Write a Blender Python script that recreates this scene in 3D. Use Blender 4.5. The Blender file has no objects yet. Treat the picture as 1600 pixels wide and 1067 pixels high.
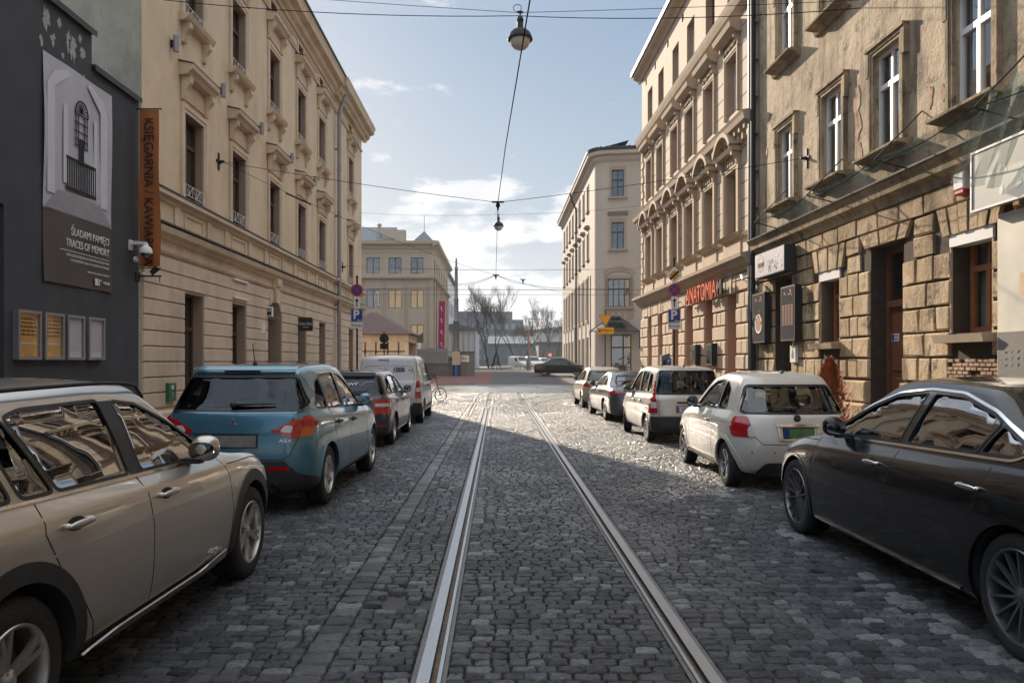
import bpy, bmesh, math, random
import numpy as np
from mathutils import Vector, Matrix
from mathutils.bvhtree import BVHTree
from mathutils.geometry import delaunay_2d_cdt
random.seed(7); rng = np.random.default_rng(5)
SC = bpy.context.scene; COL = SC.collection
R = math.radians
WM = {}
def wm(o): return WM.get(o.name, Matrix.Identity(4)) if o else Matrix.Identity(4)
def tag(o, label=None, cat=None, group=None, kind=None):
    for k, v in (('label', label), ('category', cat), ('group', group), ('kind', kind)):
        if v: o[k] = v
    return o
def thing(name, label, cat, loc=(0, 0, 0), rz=0.0, group=None):
    o = bpy.data.objects.new(name, None); COL.objects.link(o); o.empty_display_size = .2
    o.location = loc; o.rotation_euler = (0, 0, rz)
    WM[o.name] = Matrix.Translation(loc) @ Matrix.Rotation(rz, 4, 'Z')
    return tag(o, label, cat, group)
def frame(o, u, n):
    u = Vector(u).normalized(); n = Vector(n).normalized()
    return Matrix(((u.x, n.x, 0, o[0]), (u.y, n.y, 0, o[1]), (0, 0, 1, o[2]), (0, 0, 0, 1)))
def gz(y):
    return 0.0 if y < 40 else (.02*(y-40) if y < 70 else .6)

class MB:
    """mesh collector; M maps local points to the world, build() stores them relative to the parent"""
    def __init__(s, M=None): s.v = []; s.f = []; s.m = []; s.M = M or Matrix.Identity(4); s.mi = 0
    def add(s, vs, fs):
        b = len(s.v); M = s.M
        s.v += [(M @ Vector(p))[:] for p in vs]
        s.f += [tuple(b+i for i in f) for f in fs]; s.m += [s.mi]*len(fs)
        return s
    def box(s, x0, x1, y0, y1, z0, z1):
        return s.add([(x0,y0,z0),(x1,y0,z0),(x1,y1,z0),(x0,y1,z0),(x0,y0,z1),(x1,y0,z1),(x1,y1,z1),(x0,y1,z1)],
            [(3,2,1,0),(4,5,6,7),(0,1,5,4),(1,2,6,5),(2,3,7,6),(3,0,4,7)])
    def cham(s, x0, x1, y0, y1, z0, z1, c):
        """block standing proud along +y with a chamfered face"""
        c = min(c, (x1-x0)*.45, (z1-z0)*.45)
        return s.add([(x0,y0,z0),(x1,y0,z0),(x1,y0,z1),(x0,y0,z1),(x0,y1-c,z0),(x1,y1-c,z0),(x1,y1-c,z1),(x0,y1-c,z1),
            (x0+c,y1,z0+c),(x1-c,y1,z0+c),(x1-c,y1,z1-c),(x0+c,y1,z1-c)],
            [(0,1,5,4),(1,2,6,5),(2,3,7,6),(3,0,4,7),(4,5,9,8),(5,6,10,9),(6,7,11,10),(7,4,8,11),(8,9,10,11)])
    def prism(s, poly, a0, a1, ax='x'):
        """poly: 2D points in the plane across axis ax, swept from a0 to a1"""
        n = len(poly)
        def P(p, a): return (a, p[0], p[1]) if ax == 'x' else ((p[0], a, p[1]) if ax == 'y' else (p[0], p[1], a))
        return s.add([P(p, a0) for p in poly]+[P(p, a1) for p in poly],
            [tuple(range(n))[::-1], tuple(range(n, 2*n))]+[(i, (i+1) % n, n+(i+1) % n, n+i) for i in range(n)])
    def cyl(s, p0, p1, r0, r1=None, n=10, cap=True):
        p0 = Vector(p0); p1 = Vector(p1); r1 = r0 if r1 is None else r1
        d = (p1-p0).normalized(); a = d.orthogonal().normalized(); b = d.cross(a)
        vs = [p0+(a*math.cos(t)+b*math.sin(t))*r0 for t in [2*math.pi*i/n for i in range(n)]]
        vs += [p1+(a*math.cos(t)+b*math.sin(t))*r1 for t in [2*math.pi*i/n for i in range(n)]]
        fs = [(i, (i+1) % n, n+(i+1) % n, n+i) for i in range(n)]
        if cap: fs += [tuple(range(n))[::-1], tuple(range(n, 2*n))]
        return s.add(vs, fs)
    def tube(s, pts, r, n=6):
        pts = [Vector(p) for p in pts]; rs = r if isinstance(r, (list, tuple)) else [r]*len(pts)
        vs = []; a = None
        for i, p in enumerate(pts):
            d = (pts[min(i+1, len(pts)-1)]-pts[max(i-1, 0)]).normalized()
            a = d.orthogonal().normalized() if a is None else (a-d*a.dot(d)).normalized()
            b = d.cross(a)
            vs += [p+(a*math.cos(2*math.pi*k/n)+b*math.sin(2*math.pi*k/n))*rs[i] for k in range(n)]
        m = len(pts)
        fs = [(i*n+k, i*n+(k+1) % n, (i+1)*n+(k+1) % n, (i+1)*n+k) for i in range(m-1) for k in range(n)]
        fs += [tuple(range(n))[::-1], tuple(range((m-1)*n, m*n))]
        return s.add(vs, fs)
    def lathe(s, prof, c=(0, 0, 0), ax='z', n=24):
        c = Vector(c); vs = []
        for r, h in prof:
            for k in range(n):
                t = 2*math.pi*k/n; x, y = r*math.cos(t), r*math.sin(t)
                vs.append(c+Vector((x, y, h) if ax == 'z' else ((x, h, y) if ax == 'y' else (h, x, y))))
        fs = [(i*n+k, i*n+(k+1) % n, (i+1)*n+(k+1) % n, (i+1)*n+k) for i in range(len(prof)-1) for k in range(n)]
        return s.add(vs, fs)
    def ball(s, c, rx, ry=None, rz=None, n=14, m=9):
        ry = rx if ry is None else ry; rz = rx if rz is None else rz
        vs = []
        for i in range(m+1):
            a = math.pi*i/m-math.pi/2
            for k in range(n):
                t = 2*math.pi*k/n
                vs.append((c[0]+rx*math.cos(a)*math.cos(t), c[1]+ry*math.cos(a)*math.sin(t), c[2]+rz*math.sin(a)))
        return s.add(vs, [(i*n+k, i*n+(k+1) % n, (i+1)*n+(k+1) % n, (i+1)*n+k) for i in range(m) for k in range(n)])
    def quad(s, *p): return s.add(p, [tuple(range(len(p)))])
    def build(s, name, mats, parent=None, smooth=0, W=None):
        if not isinstance(mats, (list, tuple)): mats = [mats]
        me = bpy.data.meshes.new(name)
        inv = (W if W is not None else wm(parent)).inverted()
        me.from_pydata([(inv @ Vector(p))[:] for p in s.v], [], s.f)
        for m in mats: me.materials.append(m)
        if len(mats) > 1: me.polygons.foreach_set('material_index', s.m)
        if smooth: me.shade_smooth() if smooth >= 180 else me.set_sharp_from_angle(angle=R(smooth))
        me.update()
        o = bpy.data.objects.new(name, me); COL.objects.link(o)
        if parent:
            o.parent = parent
            WM[o.name] = wm(parent).copy()
        else: WM[o.name] = Matrix.Identity(4)
        return o

def copy_tree(o, parent=None):
    c = o.copy(); COL.objects.link(c); c.parent = parent
    for ch in [x for x in bpy.data.objects if x.parent == o]: copy_tree(ch, c)
    return c

def text(s, size, mat, parent, M, name='lettering', ext=.004, align='CENTER', sx=1.0, bold=0.0, space=1.0):
    cu = bpy.data.curves.new('t', 'FONT'); cu.body = s; cu.size = size; cu.extrude = ext; cu.offset = bold
    cu.align_x = align; cu.align_y = 'CENTER'; cu.resolution_u = 3; cu.space_character = space
    t = bpy.data.objects.new('t', cu); COL.objects.link(t)
    bpy.context.view_layer.update()
    me = bpy.data.meshes.new_from_object(t.evaluated_get(bpy.context.evaluated_depsgraph_get()))
    bpy.data.objects.remove(t); me.name = name
    me.materials.clear(); me.materials.append(mat)
    me.transform(wm(parent).inverted() @ M @ Matrix.Diagonal((sx, 1, 1, 1)))
    o = bpy.data.objects.new(name, me); COL.objects.link(o)
    if parent: o.parent = parent; WM[o.name] = wm(parent).copy()
    return o
def tm(c, right, up):
    """matrix for text: origin c, x along right, y along up"""
    r = Vector(right).normalized(); u = Vector(up).normalized(); n = r.cross(u)
    return Matrix(((r.x, u.x, n.x, c[0]), (r.y, u.y, n.y, c[1]), (r.z, u.z, n.z, c[2]), (0, 0, 0, 1)))

# ---------------------------------------------------------------- materials
def new_mat(name):
    m = bpy.data.materials.new(name); m.use_nodes = True; nt = m.node_tree
    return m, nt, nt.nodes['Principled BSDF'], nt.nodes, nt.links
def mat(name, col, rough=.7, var=.12, vs=2.5, bump=.0, bs=30, metal=0, coat=0, dirt=0, dcol=(.05, .045, .04), stretch=(1, 1, 1), spec=.5, rvar=0, emit=0):
    m, nt, P, N, L = new_mat(name)
    P.inputs['Roughness'].default_value = rough; P.inputs['Metallic'].default_value = metal
    P.inputs['Coat Weight'].default_value = coat; P.inputs['Coat Roughness'].default_value = .03
    P.inputs['Specular IOR Level'].default_value = spec
    tc = N.new('ShaderNodeTexCoord'); mp = N.new('ShaderNodeMapping'); mp.inputs['Scale'].default_value = stretch
    L.new(tc.outputs['Object'], mp.inputs[0])
    no = N.new('ShaderNodeTexNoise'); no.inputs['Scale'].default_value = vs; no.inputs['Detail'].default_value = 6; no.inputs['Roughness'].default_value = .62
    L.new(mp.outputs[0], no.inputs[0])
    cr = N.new('ShaderNodeValToRGB'); cr.color_ramp.elements[0].position = .3; cr.color_ramp.elements[1].position = .7
    c = col
    cr.color_ramp.elements[0].color = (*[max(0, x*(1-var)) for x in c], 1); cr.color_ramp.elements[1].color = (*[min(1, x*(1+var)) for x in c], 1)
    L.new(no.outputs[0], cr.inputs[0]); out = cr.outputs[0]
    if dirt:
        n2 = N.new('ShaderNodeTexNoise'); n2.inputs['Scale'].default_value = .9; n2.inputs['Detail'].default_value = 9; n2.inputs['Roughness'].default_value = .7
        mp2 = N.new('ShaderNodeMapping'); mp2.inputs['Scale'].default_value = (1, 1, .35); L.new(tc.outputs['Object'], mp2.inputs[0]); L.new(mp2.outputs[0], n2.inputs[0])
        r2 = N.new('ShaderNodeValToRGB'); r2.color_ramp.elements[0].position = .48; r2.color_ramp.elements[1].position = .75
        L.new(n2.outputs[0], r2.inputs[0])
        mu = N.new('ShaderNodeMath'); mu.operation = 'MULTIPLY'; mu.inputs[1].default_value = dirt; L.new(r2.outputs[0], mu.inputs[0])
        mx = N.new('ShaderNodeMix'); mx.data_type = 'RGBA'; L.new(mu.outputs[0], mx.inputs[0]); L.new(out, mx.inputs[6]); mx.inputs[7].default_value = (*dcol, 1)
        out = mx.outputs[2]
    L.new(out, P.inputs['Base Color'])
    if rvar:
        mr = N.new('ShaderNodeMapRange'); mr.inputs[3].default_value = max(0, rough-rvar); mr.inputs[4].default_value = rough+rvar
        L.new(no.outputs[0], mr.inputs[0]); L.new(mr.outputs[0], P.inputs['Roughness'])
    if bump:
        nb = N.new('ShaderNodeTexNoise'); nb.inputs['Scale'].default_value = bs; nb.inputs['Detail'].default_value = 5
        L.new(mp.outputs[0], nb.inputs[0]); b = N.new('ShaderNodeBump'); b.inputs['Strength'].default_value = bump; b.inputs['Distance'].default_value = .02
        L.new(nb.outputs[0], b.inputs['Height']); L.new(b.outputs[0], P.inputs['Normal'])
    if emit:
        P.inputs['Emission Color'].default_value = (*col, 1); P.inputs['Emission Strength'].default_value = emit
    return m
def glass_mat(name, tint, gloss=.12, rough=.0, gcol=(1, 1, 1), wob=0.0, ior=1.5):
    m, nt, P, N, L = new_mat(name); N.remove(P)
    t = N.new('ShaderNodeBsdfTransparent'); t.inputs[0].default_value = (*tint, 1)
    g = N.new('ShaderNodeBsdfGlossy'); g.inputs['Roughness'].default_value = rough; g.inputs[0].default_value = (*gcol, 1)
    f = N.new('ShaderNodeLayerWeight'); f.inputs[0].default_value = .5; pw = N.new('ShaderNodeMath'); pw.operation = 'POWER'; pw.inputs[1].default_value = 4.5; L.new(f.outputs['Facing'], pw.inputs[0])
    a = N.new('ShaderNodeMath'); a.operation = 'ADD'; a.use_clamp = True; a.inputs[1].default_value = gloss+.04; L.new(pw.outputs[0], a.inputs[0])
    mx = N.new('ShaderNodeMixShader'); L.new(a.outputs[0], mx.inputs[0]); L.new(t.outputs[0], mx.inputs[1]); L.new(g.outputs[0], mx.inputs[2])
    if wob:
        tc = N.new('ShaderNodeTexCoord'); n = N.new('ShaderNodeTexNoise'); n.inputs['Scale'].default_value = 2.2; n.inputs['Detail'].default_value = 1
        L.new(tc.outputs['Object'], n.inputs[0]); b = N.new('ShaderNodeBump'); b.inputs['Strength'].default_value = wob; b.inputs['Distance'].default_value = .05
        L.new(n.outputs[0], b.inputs['Height']); L.new(b.outputs[0], g.inputs['Normal'])
    L.new(mx.outputs[0], N['Material Output'].inputs[0])
    return m
MT = {}
MT['cream'] = mat('cream_plaster', (.71, .56, .385), .85, .07, 1.2, .25, 60, dirt=.6, dcol=(.42, .305, .19))
MT['cream2'] = mat('cream_rustic', (.66, .53, .41), .85, .10, 1.6, .4, 45, dirt=.65, dcol=(.36, .27, .195))
MT['creamtrim'] = mat('cream_trim', (.68, .54, .39), .85, .09, 2, .2, 50, dirt=.6, dcol=(.33, .25, .17))
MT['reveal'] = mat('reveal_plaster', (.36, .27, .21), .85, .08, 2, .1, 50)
MT['pink'] = mat('pink_plaster', (.50, .40, .305), .85, .08, 1.3, .3, 50, dirt=.3, dcol=(.42, .32, .25))
MT['pinktrim'] = mat('pink_trim', (.43, .335, .24), .85, .1, 2, .25, 50, dirt=.45, dcol=(.27, .2, .15))
MT['pinkstone'] = mat('pink_rustic', (.51, .39, .28), .85, .1, 2, .5, 45, dirt=.3, dcol=(.38, .28, .2))
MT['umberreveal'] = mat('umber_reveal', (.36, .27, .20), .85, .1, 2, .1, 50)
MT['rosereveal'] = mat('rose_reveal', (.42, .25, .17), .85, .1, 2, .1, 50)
MT['grey'] = mat('anthracite_render', (.050, .050, .058), .8, .18, 1.3, .35, 60, dirt=.5, dcol=(.075, .074, .078))
MT['peeled'] = mat('peeled_paint', (.36, .36, .35), .8, .2, 12, .3, 40)
MT['weathered'] = mat('weathered_gable', (.36, .345, .28), .9, .2, 1.5, .4, 40, dirt=.85, dcol=(.10, .11, .075))
MT['dark'] = mat('dark_void', (.012, .011, .010), .9, .1)
MT['blackmetal'] = mat('black_metal', (.02, .02, .022), .6, .2, 8, .1, 40, spec=.25)
MT['zinc'] = mat('zinc_sheet', (.17, .175, .18), .5, .15, 3, .1, 20, metal=.6)
MT['darkzinc'] = mat('dark_zinc', (.075, .075, .08), .5, .15, 3, .1, 20, metal=.5)
MT['brownwood'] = mat('brown_wood', (.11, .045, .025), .5, .2, 6, .15, 30, stretch=(6, 6, 1))
MT['orangewood'] = mat('orange_wood', (.28, .105, .04), .45, .2, 5, .1, 30, stretch=(6, 6, 1))
MT['doorwood'] = mat('door_wood', (.17, .065, .03), .5, .25, 5, .2, 30, stretch=(7, 7, .7))
MT['pvc'] = mat('white_pvc', (.72, .72, .72), .35, .04)
MT['white'] = mat('white_paint', (.72, .71, .68), .5, .06, 5)
MT['curtain'] = mat('net_curtain', (.55, .54, .52), .9, .1, 6)
MT['pane'] = glass_mat('window_glass', (.7, .74, .74), .16, .0, (.92, .95, 1), wob=.12)
MT['panec'] = glass_mat('shop_glass', (.6, .66, .62), .2, .0, wob=.08)
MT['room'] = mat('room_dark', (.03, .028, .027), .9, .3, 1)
MT['goldroom'] = mat('blind_gold', (.35, .24, .10), .8, .2, 3)
MT['lampbox'] = mat('lamp_metal', (.30, .30, .32), .4, .1, 3, metal=.6)
# old stone house: layered dirt, streaks, flaked render
def old_mat(name, c1, c2, c3, bmp=.7, sc=1.0):
    m, nt, P, N, L = new_mat(name); P.inputs['Roughness'].default_value = .92
    tc = N.new('ShaderNodeTexCoord')
    def noise(scale, det=8, st=(1, 1, 1), ro=.65):
        mp = N.new('ShaderNodeMapping'); mp.inputs['Scale'].default_value = st; L.new(tc.outputs['Object'], mp.inputs[0])
        n = N.new('ShaderNodeTexNoise'); n.inputs['Scale'].default_value = scale*sc; n.inputs['Detail'].default_value = det; n.inputs['Roughness'].default_value = ro
        L.new(mp.outputs[0], n.inputs[0]); return n.outputs[0]
    def ramp(i, a, b):
        r = N.new('ShaderNodeValToRGB'); r.color_ramp.elements[0].position = a; r.color_ramp.elements[1].position = b; L.new(i, r.inputs[0]); return r.outputs[0]
    def mix(f, a, b):
        x = N.new('ShaderNodeMix'); x.data_type = 'RGBA'; L.new(f, x.inputs[0])
        for i, q in ((6, a), (7, b)):
            if isinstance(q, tuple): x.inputs[i].default_value = (*q, 1)
            else: L.new(q, x.inputs[i])
        return x.outputs[2]
    big = noise(.7); a = mix(ramp(big, .42, .58), c1, c2)
    st = noise(2.2, 8, (1, 1, .18)); a = mix(ramp(st, .50, .66), a, c3); sp_ = noise(1.3, 10, (1, 1, 1), .75); a = mix(ramp(sp_, .55, .63), a, tuple(x*.8 for x in c3))
    fine = noise(9, 6); a = mix(ramp(fine, .56, .78), a, tuple(x*.55 for x in c1))
    pale = noise(3.1, 9, (1.2, 1.2, 1)); a = mix(ramp(pale, .66, .74), a, tuple(min(1, x*1.35) for x in c2))
    L.new(a, P.inputs['Base Color'])
    hb = noise(22, 8); ad = N.new('ShaderNodeMath'); ad.operation = 'ADD'; L.new(hb, ad.inputs[0])
    m2 = N.new('ShaderNodeMath'); m2.operation = 'MULTIPLY'; m2.inputs[1].default_value = 2.0; L.new(noise(3, 6), m2.inputs[0]); L.new(m2.outputs[0], ad.inputs[1])
    b = N.new('ShaderNodeBump'); b.inputs['Strength'].default_value = bmp; b.inputs['Distance'].default_value = .03; L.new(ad.outputs[0], b.inputs['Height']); L.new(b.outputs[0], P.inputs['Normal'])
    return m
MT['old'] = old_mat('soot_stained_render', (.34, .265, .18), (.47, .38, .265), (.165, .125, .085), .6)
MT['oldstone'] = old_mat('soot_stained_stone', (.37, .265, .155), (.53, .40, .255), (.17, .12, .075), .6, 1.4)
MT['oldtrim'] = old_mat('soot_stained_trim', (.25, .19, .12), (.42, .32, .20), (.13, .10, .07), .5, 1.5)
MT['joint'] = mat('dark_joint', (.055, .04, .028), .95, .3, 6)
MT['brick'] = old_mat('bare_brick', (.36, .22, .15), (.48, .34, .24), (.26, .17, .12), .5, 4)
# ---------------------------------------------------------------- ground
def cobble_mat(name, tex=False):
    m, nt, P, N, L = new_mat(name)
    tc = N.new('ShaderNodeTexCoord')
    def noise(sc, det=6, st=(1, 1, 1), ro=.65):
        mp = N.new('ShaderNodeMapping'); mp.inputs['Scale'].default_value = st; L.new(tc.outputs['Object'], mp.inputs[0])
        n = N.new('ShaderNodeTexNoise'); n.inputs['Scale'].default_value = sc; n.inputs['Detail'].default_value = det; n.inputs['Roughness'].default_value = ro; L.new(mp.outputs[0], n.inputs[0]); return n.outputs[0]
    def mth(op, a, b, c=None):
        n = N.new('ShaderNodeMath'); n.operation = op
        for i, v in enumerate((a, b, c)):
            if v is None: continue
            if isinstance(v, (int, float)): n.inputs[i].default_value = v
            else: L.new(v, n.inputs[i])
        return n.outputs[0]
    chis = noise(42, 8, (.6, 1.25, 1), .78); big = noise(.5, 5)
    if tex:
        br = N.new('ShaderNodeTexBrick'); br.inputs['Scale'].default_value = 3.2; br.inputs['Mortar Size'].default_value = .04; br.inputs['Color1'].default_value = (.4,.4,.4,1); br.inputs['Color2'].default_value = (.6,.6,.6,1); br.inputs['Mortar'].default_value = (.08,.08,.08,1)
        L.new(tc.outputs['Object'], br.inputs[0]); src = br.outputs[0]
    else:
        at = N.new('ShaderNodeAttribute'); at.attribute_name = 'tone'; src = at.outputs['Fac']
    r = N.new('ShaderNodeValToRGB'); e = r.color_ramp.elements; e[0].position = .0; e[0].color = (.012, .012, .013, 1); e[1].position = 1; e[1].color = (.42, .43, .44, 1)
    e2 = r.color_ramp.elements.new(.5); e2.color = (.082, .093, .110, 1); e3 = r.color_ramp.elements.new(.75); e3.color = (.17, .188, .21, 1)
    v = mth('ADD', src, mth('MULTIPLY_ADD', chis, 1.3, -.65)); v = mth('ADD', v, mth('MULTIPLY_ADD', big, .5, -.25)); L.new(v, r.inputs[0]); L.new(r.outputs[0], P.inputs['Base Color'])
    mr = N.new('ShaderNodeMapRange'); mr.inputs[1].default_value = .35; mr.inputs[2].default_value = .68; mr.inputs[3].default_value = .24; mr.inputs[4].default_value = .48
    L.new(big, mr.inputs[0]); L.new(mr.outputs[0], P.inputs['Roughness']); P.inputs['Specular IOR Level'].default_value = .6
    b = N.new('ShaderNodeBump'); b.inputs['Strength'].default_value = 1; b.inputs['Distance'].default_value = .055
    wet = N.new('ShaderNodeMapRange'); wet.inputs[1].default_value = .40; wet.inputs[2].default_value = .52; wet.inputs[3].default_value = .6; wet.inputs[4].default_value = .0; L.new(big, wet.inputs[0]); L.new(wet.outputs[0], P.inputs['Coat Weight']); P.inputs['Coat Roughness'].default_value = .16; P.inputs['Coat IOR'].default_value = 1.4
    b2 = N.new('ShaderNodeBump'); b2.inputs['Strength'].default_value = .8; b2.inputs['Distance'].default_value = .012; L.new((br.outputs[0] if tex else chis), b2.inputs['Height']); L.new(b2.outputs[0], P.inputs['Coat Normal'])
    L.new((br.outputs[0] if tex else chis), b.inputs['Height']); L.new(b.outputs[0], P.inputs['Normal'])
    return m
MT['cobble'] = cobble_mat('wet_granite_setts'); MT['cobbletex'] = cobble_mat('far_setts', True)
MT['dirt'] = mat('joint_dirt', (.035, .033, .032), .55, .4, 9, .6, 40, rvar=.2)
MT['kerbstone'] = mat('kerb_granite', (.20, .19, .18), .6, .15, 8, .3, 60)
MT['pave'] = mat('pavement_slabs', (.16, .15, .14), .5, .2, 2, .3, 50, rvar=.15)
MT['redpave'] = mat('red_block_paving', (.16, .085, .075), .85, .22, 1.2, .5, 30, spec=.2)
MT['asphalt'] = mat('asphalt', (.085, .083, .085), .8, .25, .8, .5, 60, spec=.25)
MT['palepave'] = mat('pale_paving', (.30, .25, .21), .9, .1, 1, .2, 30, spec=.2)
MT['grass'] = mat('grass_soil', (.07, .085, .03), .95, .35, 1.5, .6, 20)
MT['steel'] = mat('polished_rail', (.44, .45, .46), .34, .08, 6, .12, 9, metal=1, stretch=(14, .6, 1))
MT['rust'] = mat('groove_grime', (.10, .065, .04), .7, .5, 18, .6, 40)
MT['bitumen'] = mat('joint_mortar', (.10, .098, .096), .5, .35, 7, .5, 25, rvar=.15)
GR0, GR1 = -.353, 1.085     # gauge faces
def G(px):                   # ground sheets in strips following the slope north of the junction
    return px
def sheet(name, x0, x1, ys, dz, m, label=None):
    mb = MB()
    for a, b in zip(ys, ys[1:]):
        mb.quad((x0, a, gz(a)+dz), (x1, a, gz(a)+dz), (x1, b, gz(b)+dz), (x0, b, gz(b)+dz))
    o = mb.build(name, m); o['kind'] = 'structure'; return o
YS = [-60, 0, 20, 40, 50, 60, 70, 120, 400, 2500]
mb = MB()
for a, b in zip(YS, YS[1:]):
    mb.quad((-900, a, gz(a)-.06), (900, a, gz(a)-.06), (900, b, gz(b)-.06), (-900, b, gz(b)-.06))
tag(mb.build('ground', MT['asphalt']), kind='structure')
sheet('road_bed', -4.42, 5.42, [-20, 2, 20, 40, 40.34], -.034, MT['dirt'])
sheet('cross_street', -80, 80, [40.35, 44, 47, 49.4], -.004, MT['cobbletex'])
sheet('red_paving', -60, 60, [49.6, 55, 60, 70, 77], .0, MT['redpave'])
sheet('plaza', -60, 90, [77.2, 100, 135], .01, MT['palepave'])
sheet('side_road', -.5, 14, [49.8, 60, 70, 76.8], .006, MT['asphalt'])
mb = MB(); mb.box(-80, -1.5, 49.35, 49.6, .1, .25); mb.box(14, 80, 49.35, 49.6, .1, .25)
tag(mb.build('far_kerb', MT['kerbstone']), kind='structure')
mb = MB(); mb.box(-20, 60, 103, 118, .58, .66)
tag(mb.build('lawn', MT['grass']), kind='structure')
for nm, xs in (('left_pavement', (-7.25, -4.55)), ('right_pavement', (5.55, 7.6))):
    mb = MB(); mb.box(xs[0], xs[1], -20, 40.4, -.05, .11); tag(mb.build(nm, MT['pave']), kind='structure')
mb = MB()
for x in (-4.55, 5.42):
    y = -20
    while y < 40.3:
        mb.box(x, x+.13, y+.004, y+.99, -.1, .125); y += 1
tag(mb.build('kerb', MT['kerbstone']), kind='structure')

# granite setts, every one a small domed stone
def setts():
    V = []; F = []; T = []; nb = 0
    def stones(x0s, x1s, y0s, y1s, n, tone):
        nonlocal nb
        S = len(x0s)
        if not S: return
        g = np.array({3: [0, .5, 1], 4: [0, .14, .86, 1], 5: [0, .10, .5, .9, 1], 6: [0, .09, .36, .64, .91, 1]}[n])
        uu, vv = np.meshgrid(g, g)
        uu = uu.ravel()[None, :]; vv = vv.ravel()[None, :]
        w = (x1s-x0s)[:, None]; d = (y1s-y0s)[:, None]
        cu = (uu-.5)*2; cv = (vv-.5)*2
        k = 1-.045*(cu**2)*(cv**2)
        # each stone is a slightly skewed quadrangle
        sk1 = rng.normal(0, .05, (S, 1)); sk2 = rng.normal(0, .05, (S, 1)); sk3 = rng.normal(0, .03, (S, 1))
        X = (x0s+x1s)[:, None]/2+cu*k*w/2*(1+sk1*cv)+sk3*cv*w/2; Y = (y0s+y1s)[:, None]/2+cv*k*d/2*(1+sk2*cu*.8)
        edge = np.maximum(abs(cu), abs(cv))
        jx = rng.normal(0, .0028, X.shape); jy = rng.normal(0, .0028, X.shape)
        Z = np.where(edge > .98, -.009, 0) + rng.normal(0, .0028, X.shape)
        Z += rng.normal(0, .0016, (S, 1))+cu*rng.normal(0, .0014, (S, 1))+cv*rng.normal(.0006, .0018, (S, 1))
        X += jx; Y += jy
        top = np.stack([X, Y, Z], -1)
        idx = np.arange(n*n).reshape(n, n)
        ring = list(idx[0, :-1])+list(idx[:-1, -1])+list(idx[-1, ::-1][:-1])+list(idx[::-1, 0][:-1])
        sk = top[:, ring].copy(); sk[:, :, 2] = -.04
        P = np.concatenate([top, sk], 1); m = P.shape[1]
        q = []
        for i in range(n-1):
            for j in range(n-1): q.append((idx[i, j], idx[i, j+1], idx[i+1, j+1], idx[i+1, j]))
        rl = len(ring)
        for a in range(rl): q.append((ring[a], n*n+a, n*n+(a+1) % rl, ring[(a+1) % rl]))
        q = np.array(q)
        fs = (q[None]+np.arange(S)[:, None, None]*m+nb).reshape(-1, 4)
        V.append(P.reshape(-1, 3)); F.append(fs); T.append(np.repeat(tone, m)); nb += S*m
    def lane(xa, xb, ya, yb, dy, wmin, wmax, n, gap, lengthwise=False):
        y = ya; A = [[], [], [], []]; tone = []
        while y < yb:
            h = dy*random.uniform(.93, 1.07)
            x = xa
            while x < xb-.05:
                w = random.uniform(wmin, wmax)
                if x+w > xb-.05: w = xb-x-.006
                g = gap*random.uniform(.5, 1.4); gy = g*.65
                off = .02*math.sin(x*1.3+y*.31)+.008*math.sin(x*3.1-y*1.3)
                miss = (random.random() < .0016) or (-.98 < x < -.5 and 5.0 < y < 5.6 and random.random() < .3)
                if not miss:
                    A[0].append(x+g/2); A[1].append(x+w-g/2); A[2].append(y+off+gy/2); A[3].append(y+h+off-gy/2)
                    t = random.gauss(.53, .15)+(.10 if dy == .15 else 0)+.05*math.sin(y*.9+x*2)
                    if 2.72 < x+w/2 < 2.9 and (abs(y-5.45) < .4 or abs(y-4.45) < .45 or abs(y-7.2) < .3 or abs(y-9.5) < .3) and random.random() < .75: t = random.uniform(.8, 1.0)
                    if -3.4 < y-14 < 3 and abs(x-.9-.06*y) < .4 and random.random() < .03: t = .85
                    tone.append(min(1, max(.12, t)))
                x += w
            y += h
        stones(*[np.array(a) for a in A], n, np.array(tone))
    strips = [(-4.41, -1.090), (-.914, -.452), (-.268, 1.0), (1.185, 5.41)]
    for ya, yb, n, gp in ((1.6, 12, 6, .010), (12, 24, 5, .011), (24, 40.3, 3, .013)):
        for xa, xb in strips:
            lane(xa, xb, ya, yb, .094, .085, .15, n, gp)
        lane(-1.095, -.91, ya, yb, .15, .17, .2, n, .010)
    V = np.concatenate(V); F = np.concatenate(F); T = np.concatenate(T).astype(np.float32)
    me = bpy.data.meshes.new('cobbled_road')
    me.vertices.add(len(V)); me.vertices.foreach_set('co', V.astype(np.float32).ravel())
    me.loops.add(F.size); me.loops.foreach_set('vertex_index', F.astype(np.int32).ravel())
    me.polygons.add(len(F)); me.polygons.foreach_set('loop_start', np.arange(0, F.size, 4, dtype=np.int32)); me.polygons.foreach_set('loop_total', np.full(len(F), 4, dtype=np.int32))
    me.update(calc_edges=True); me.validate()
    a = me.attributes.new('tone', 'FLOAT', 'POINT'); a.data.foreach_set('value', T)
    me.shade_smooth()
    me.materials.append(MT['cobble'])
    o = bpy.data.objects.new('cobbled_road', me); COL.objects.link(o); o['kind'] = 'structure'
setts()
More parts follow.
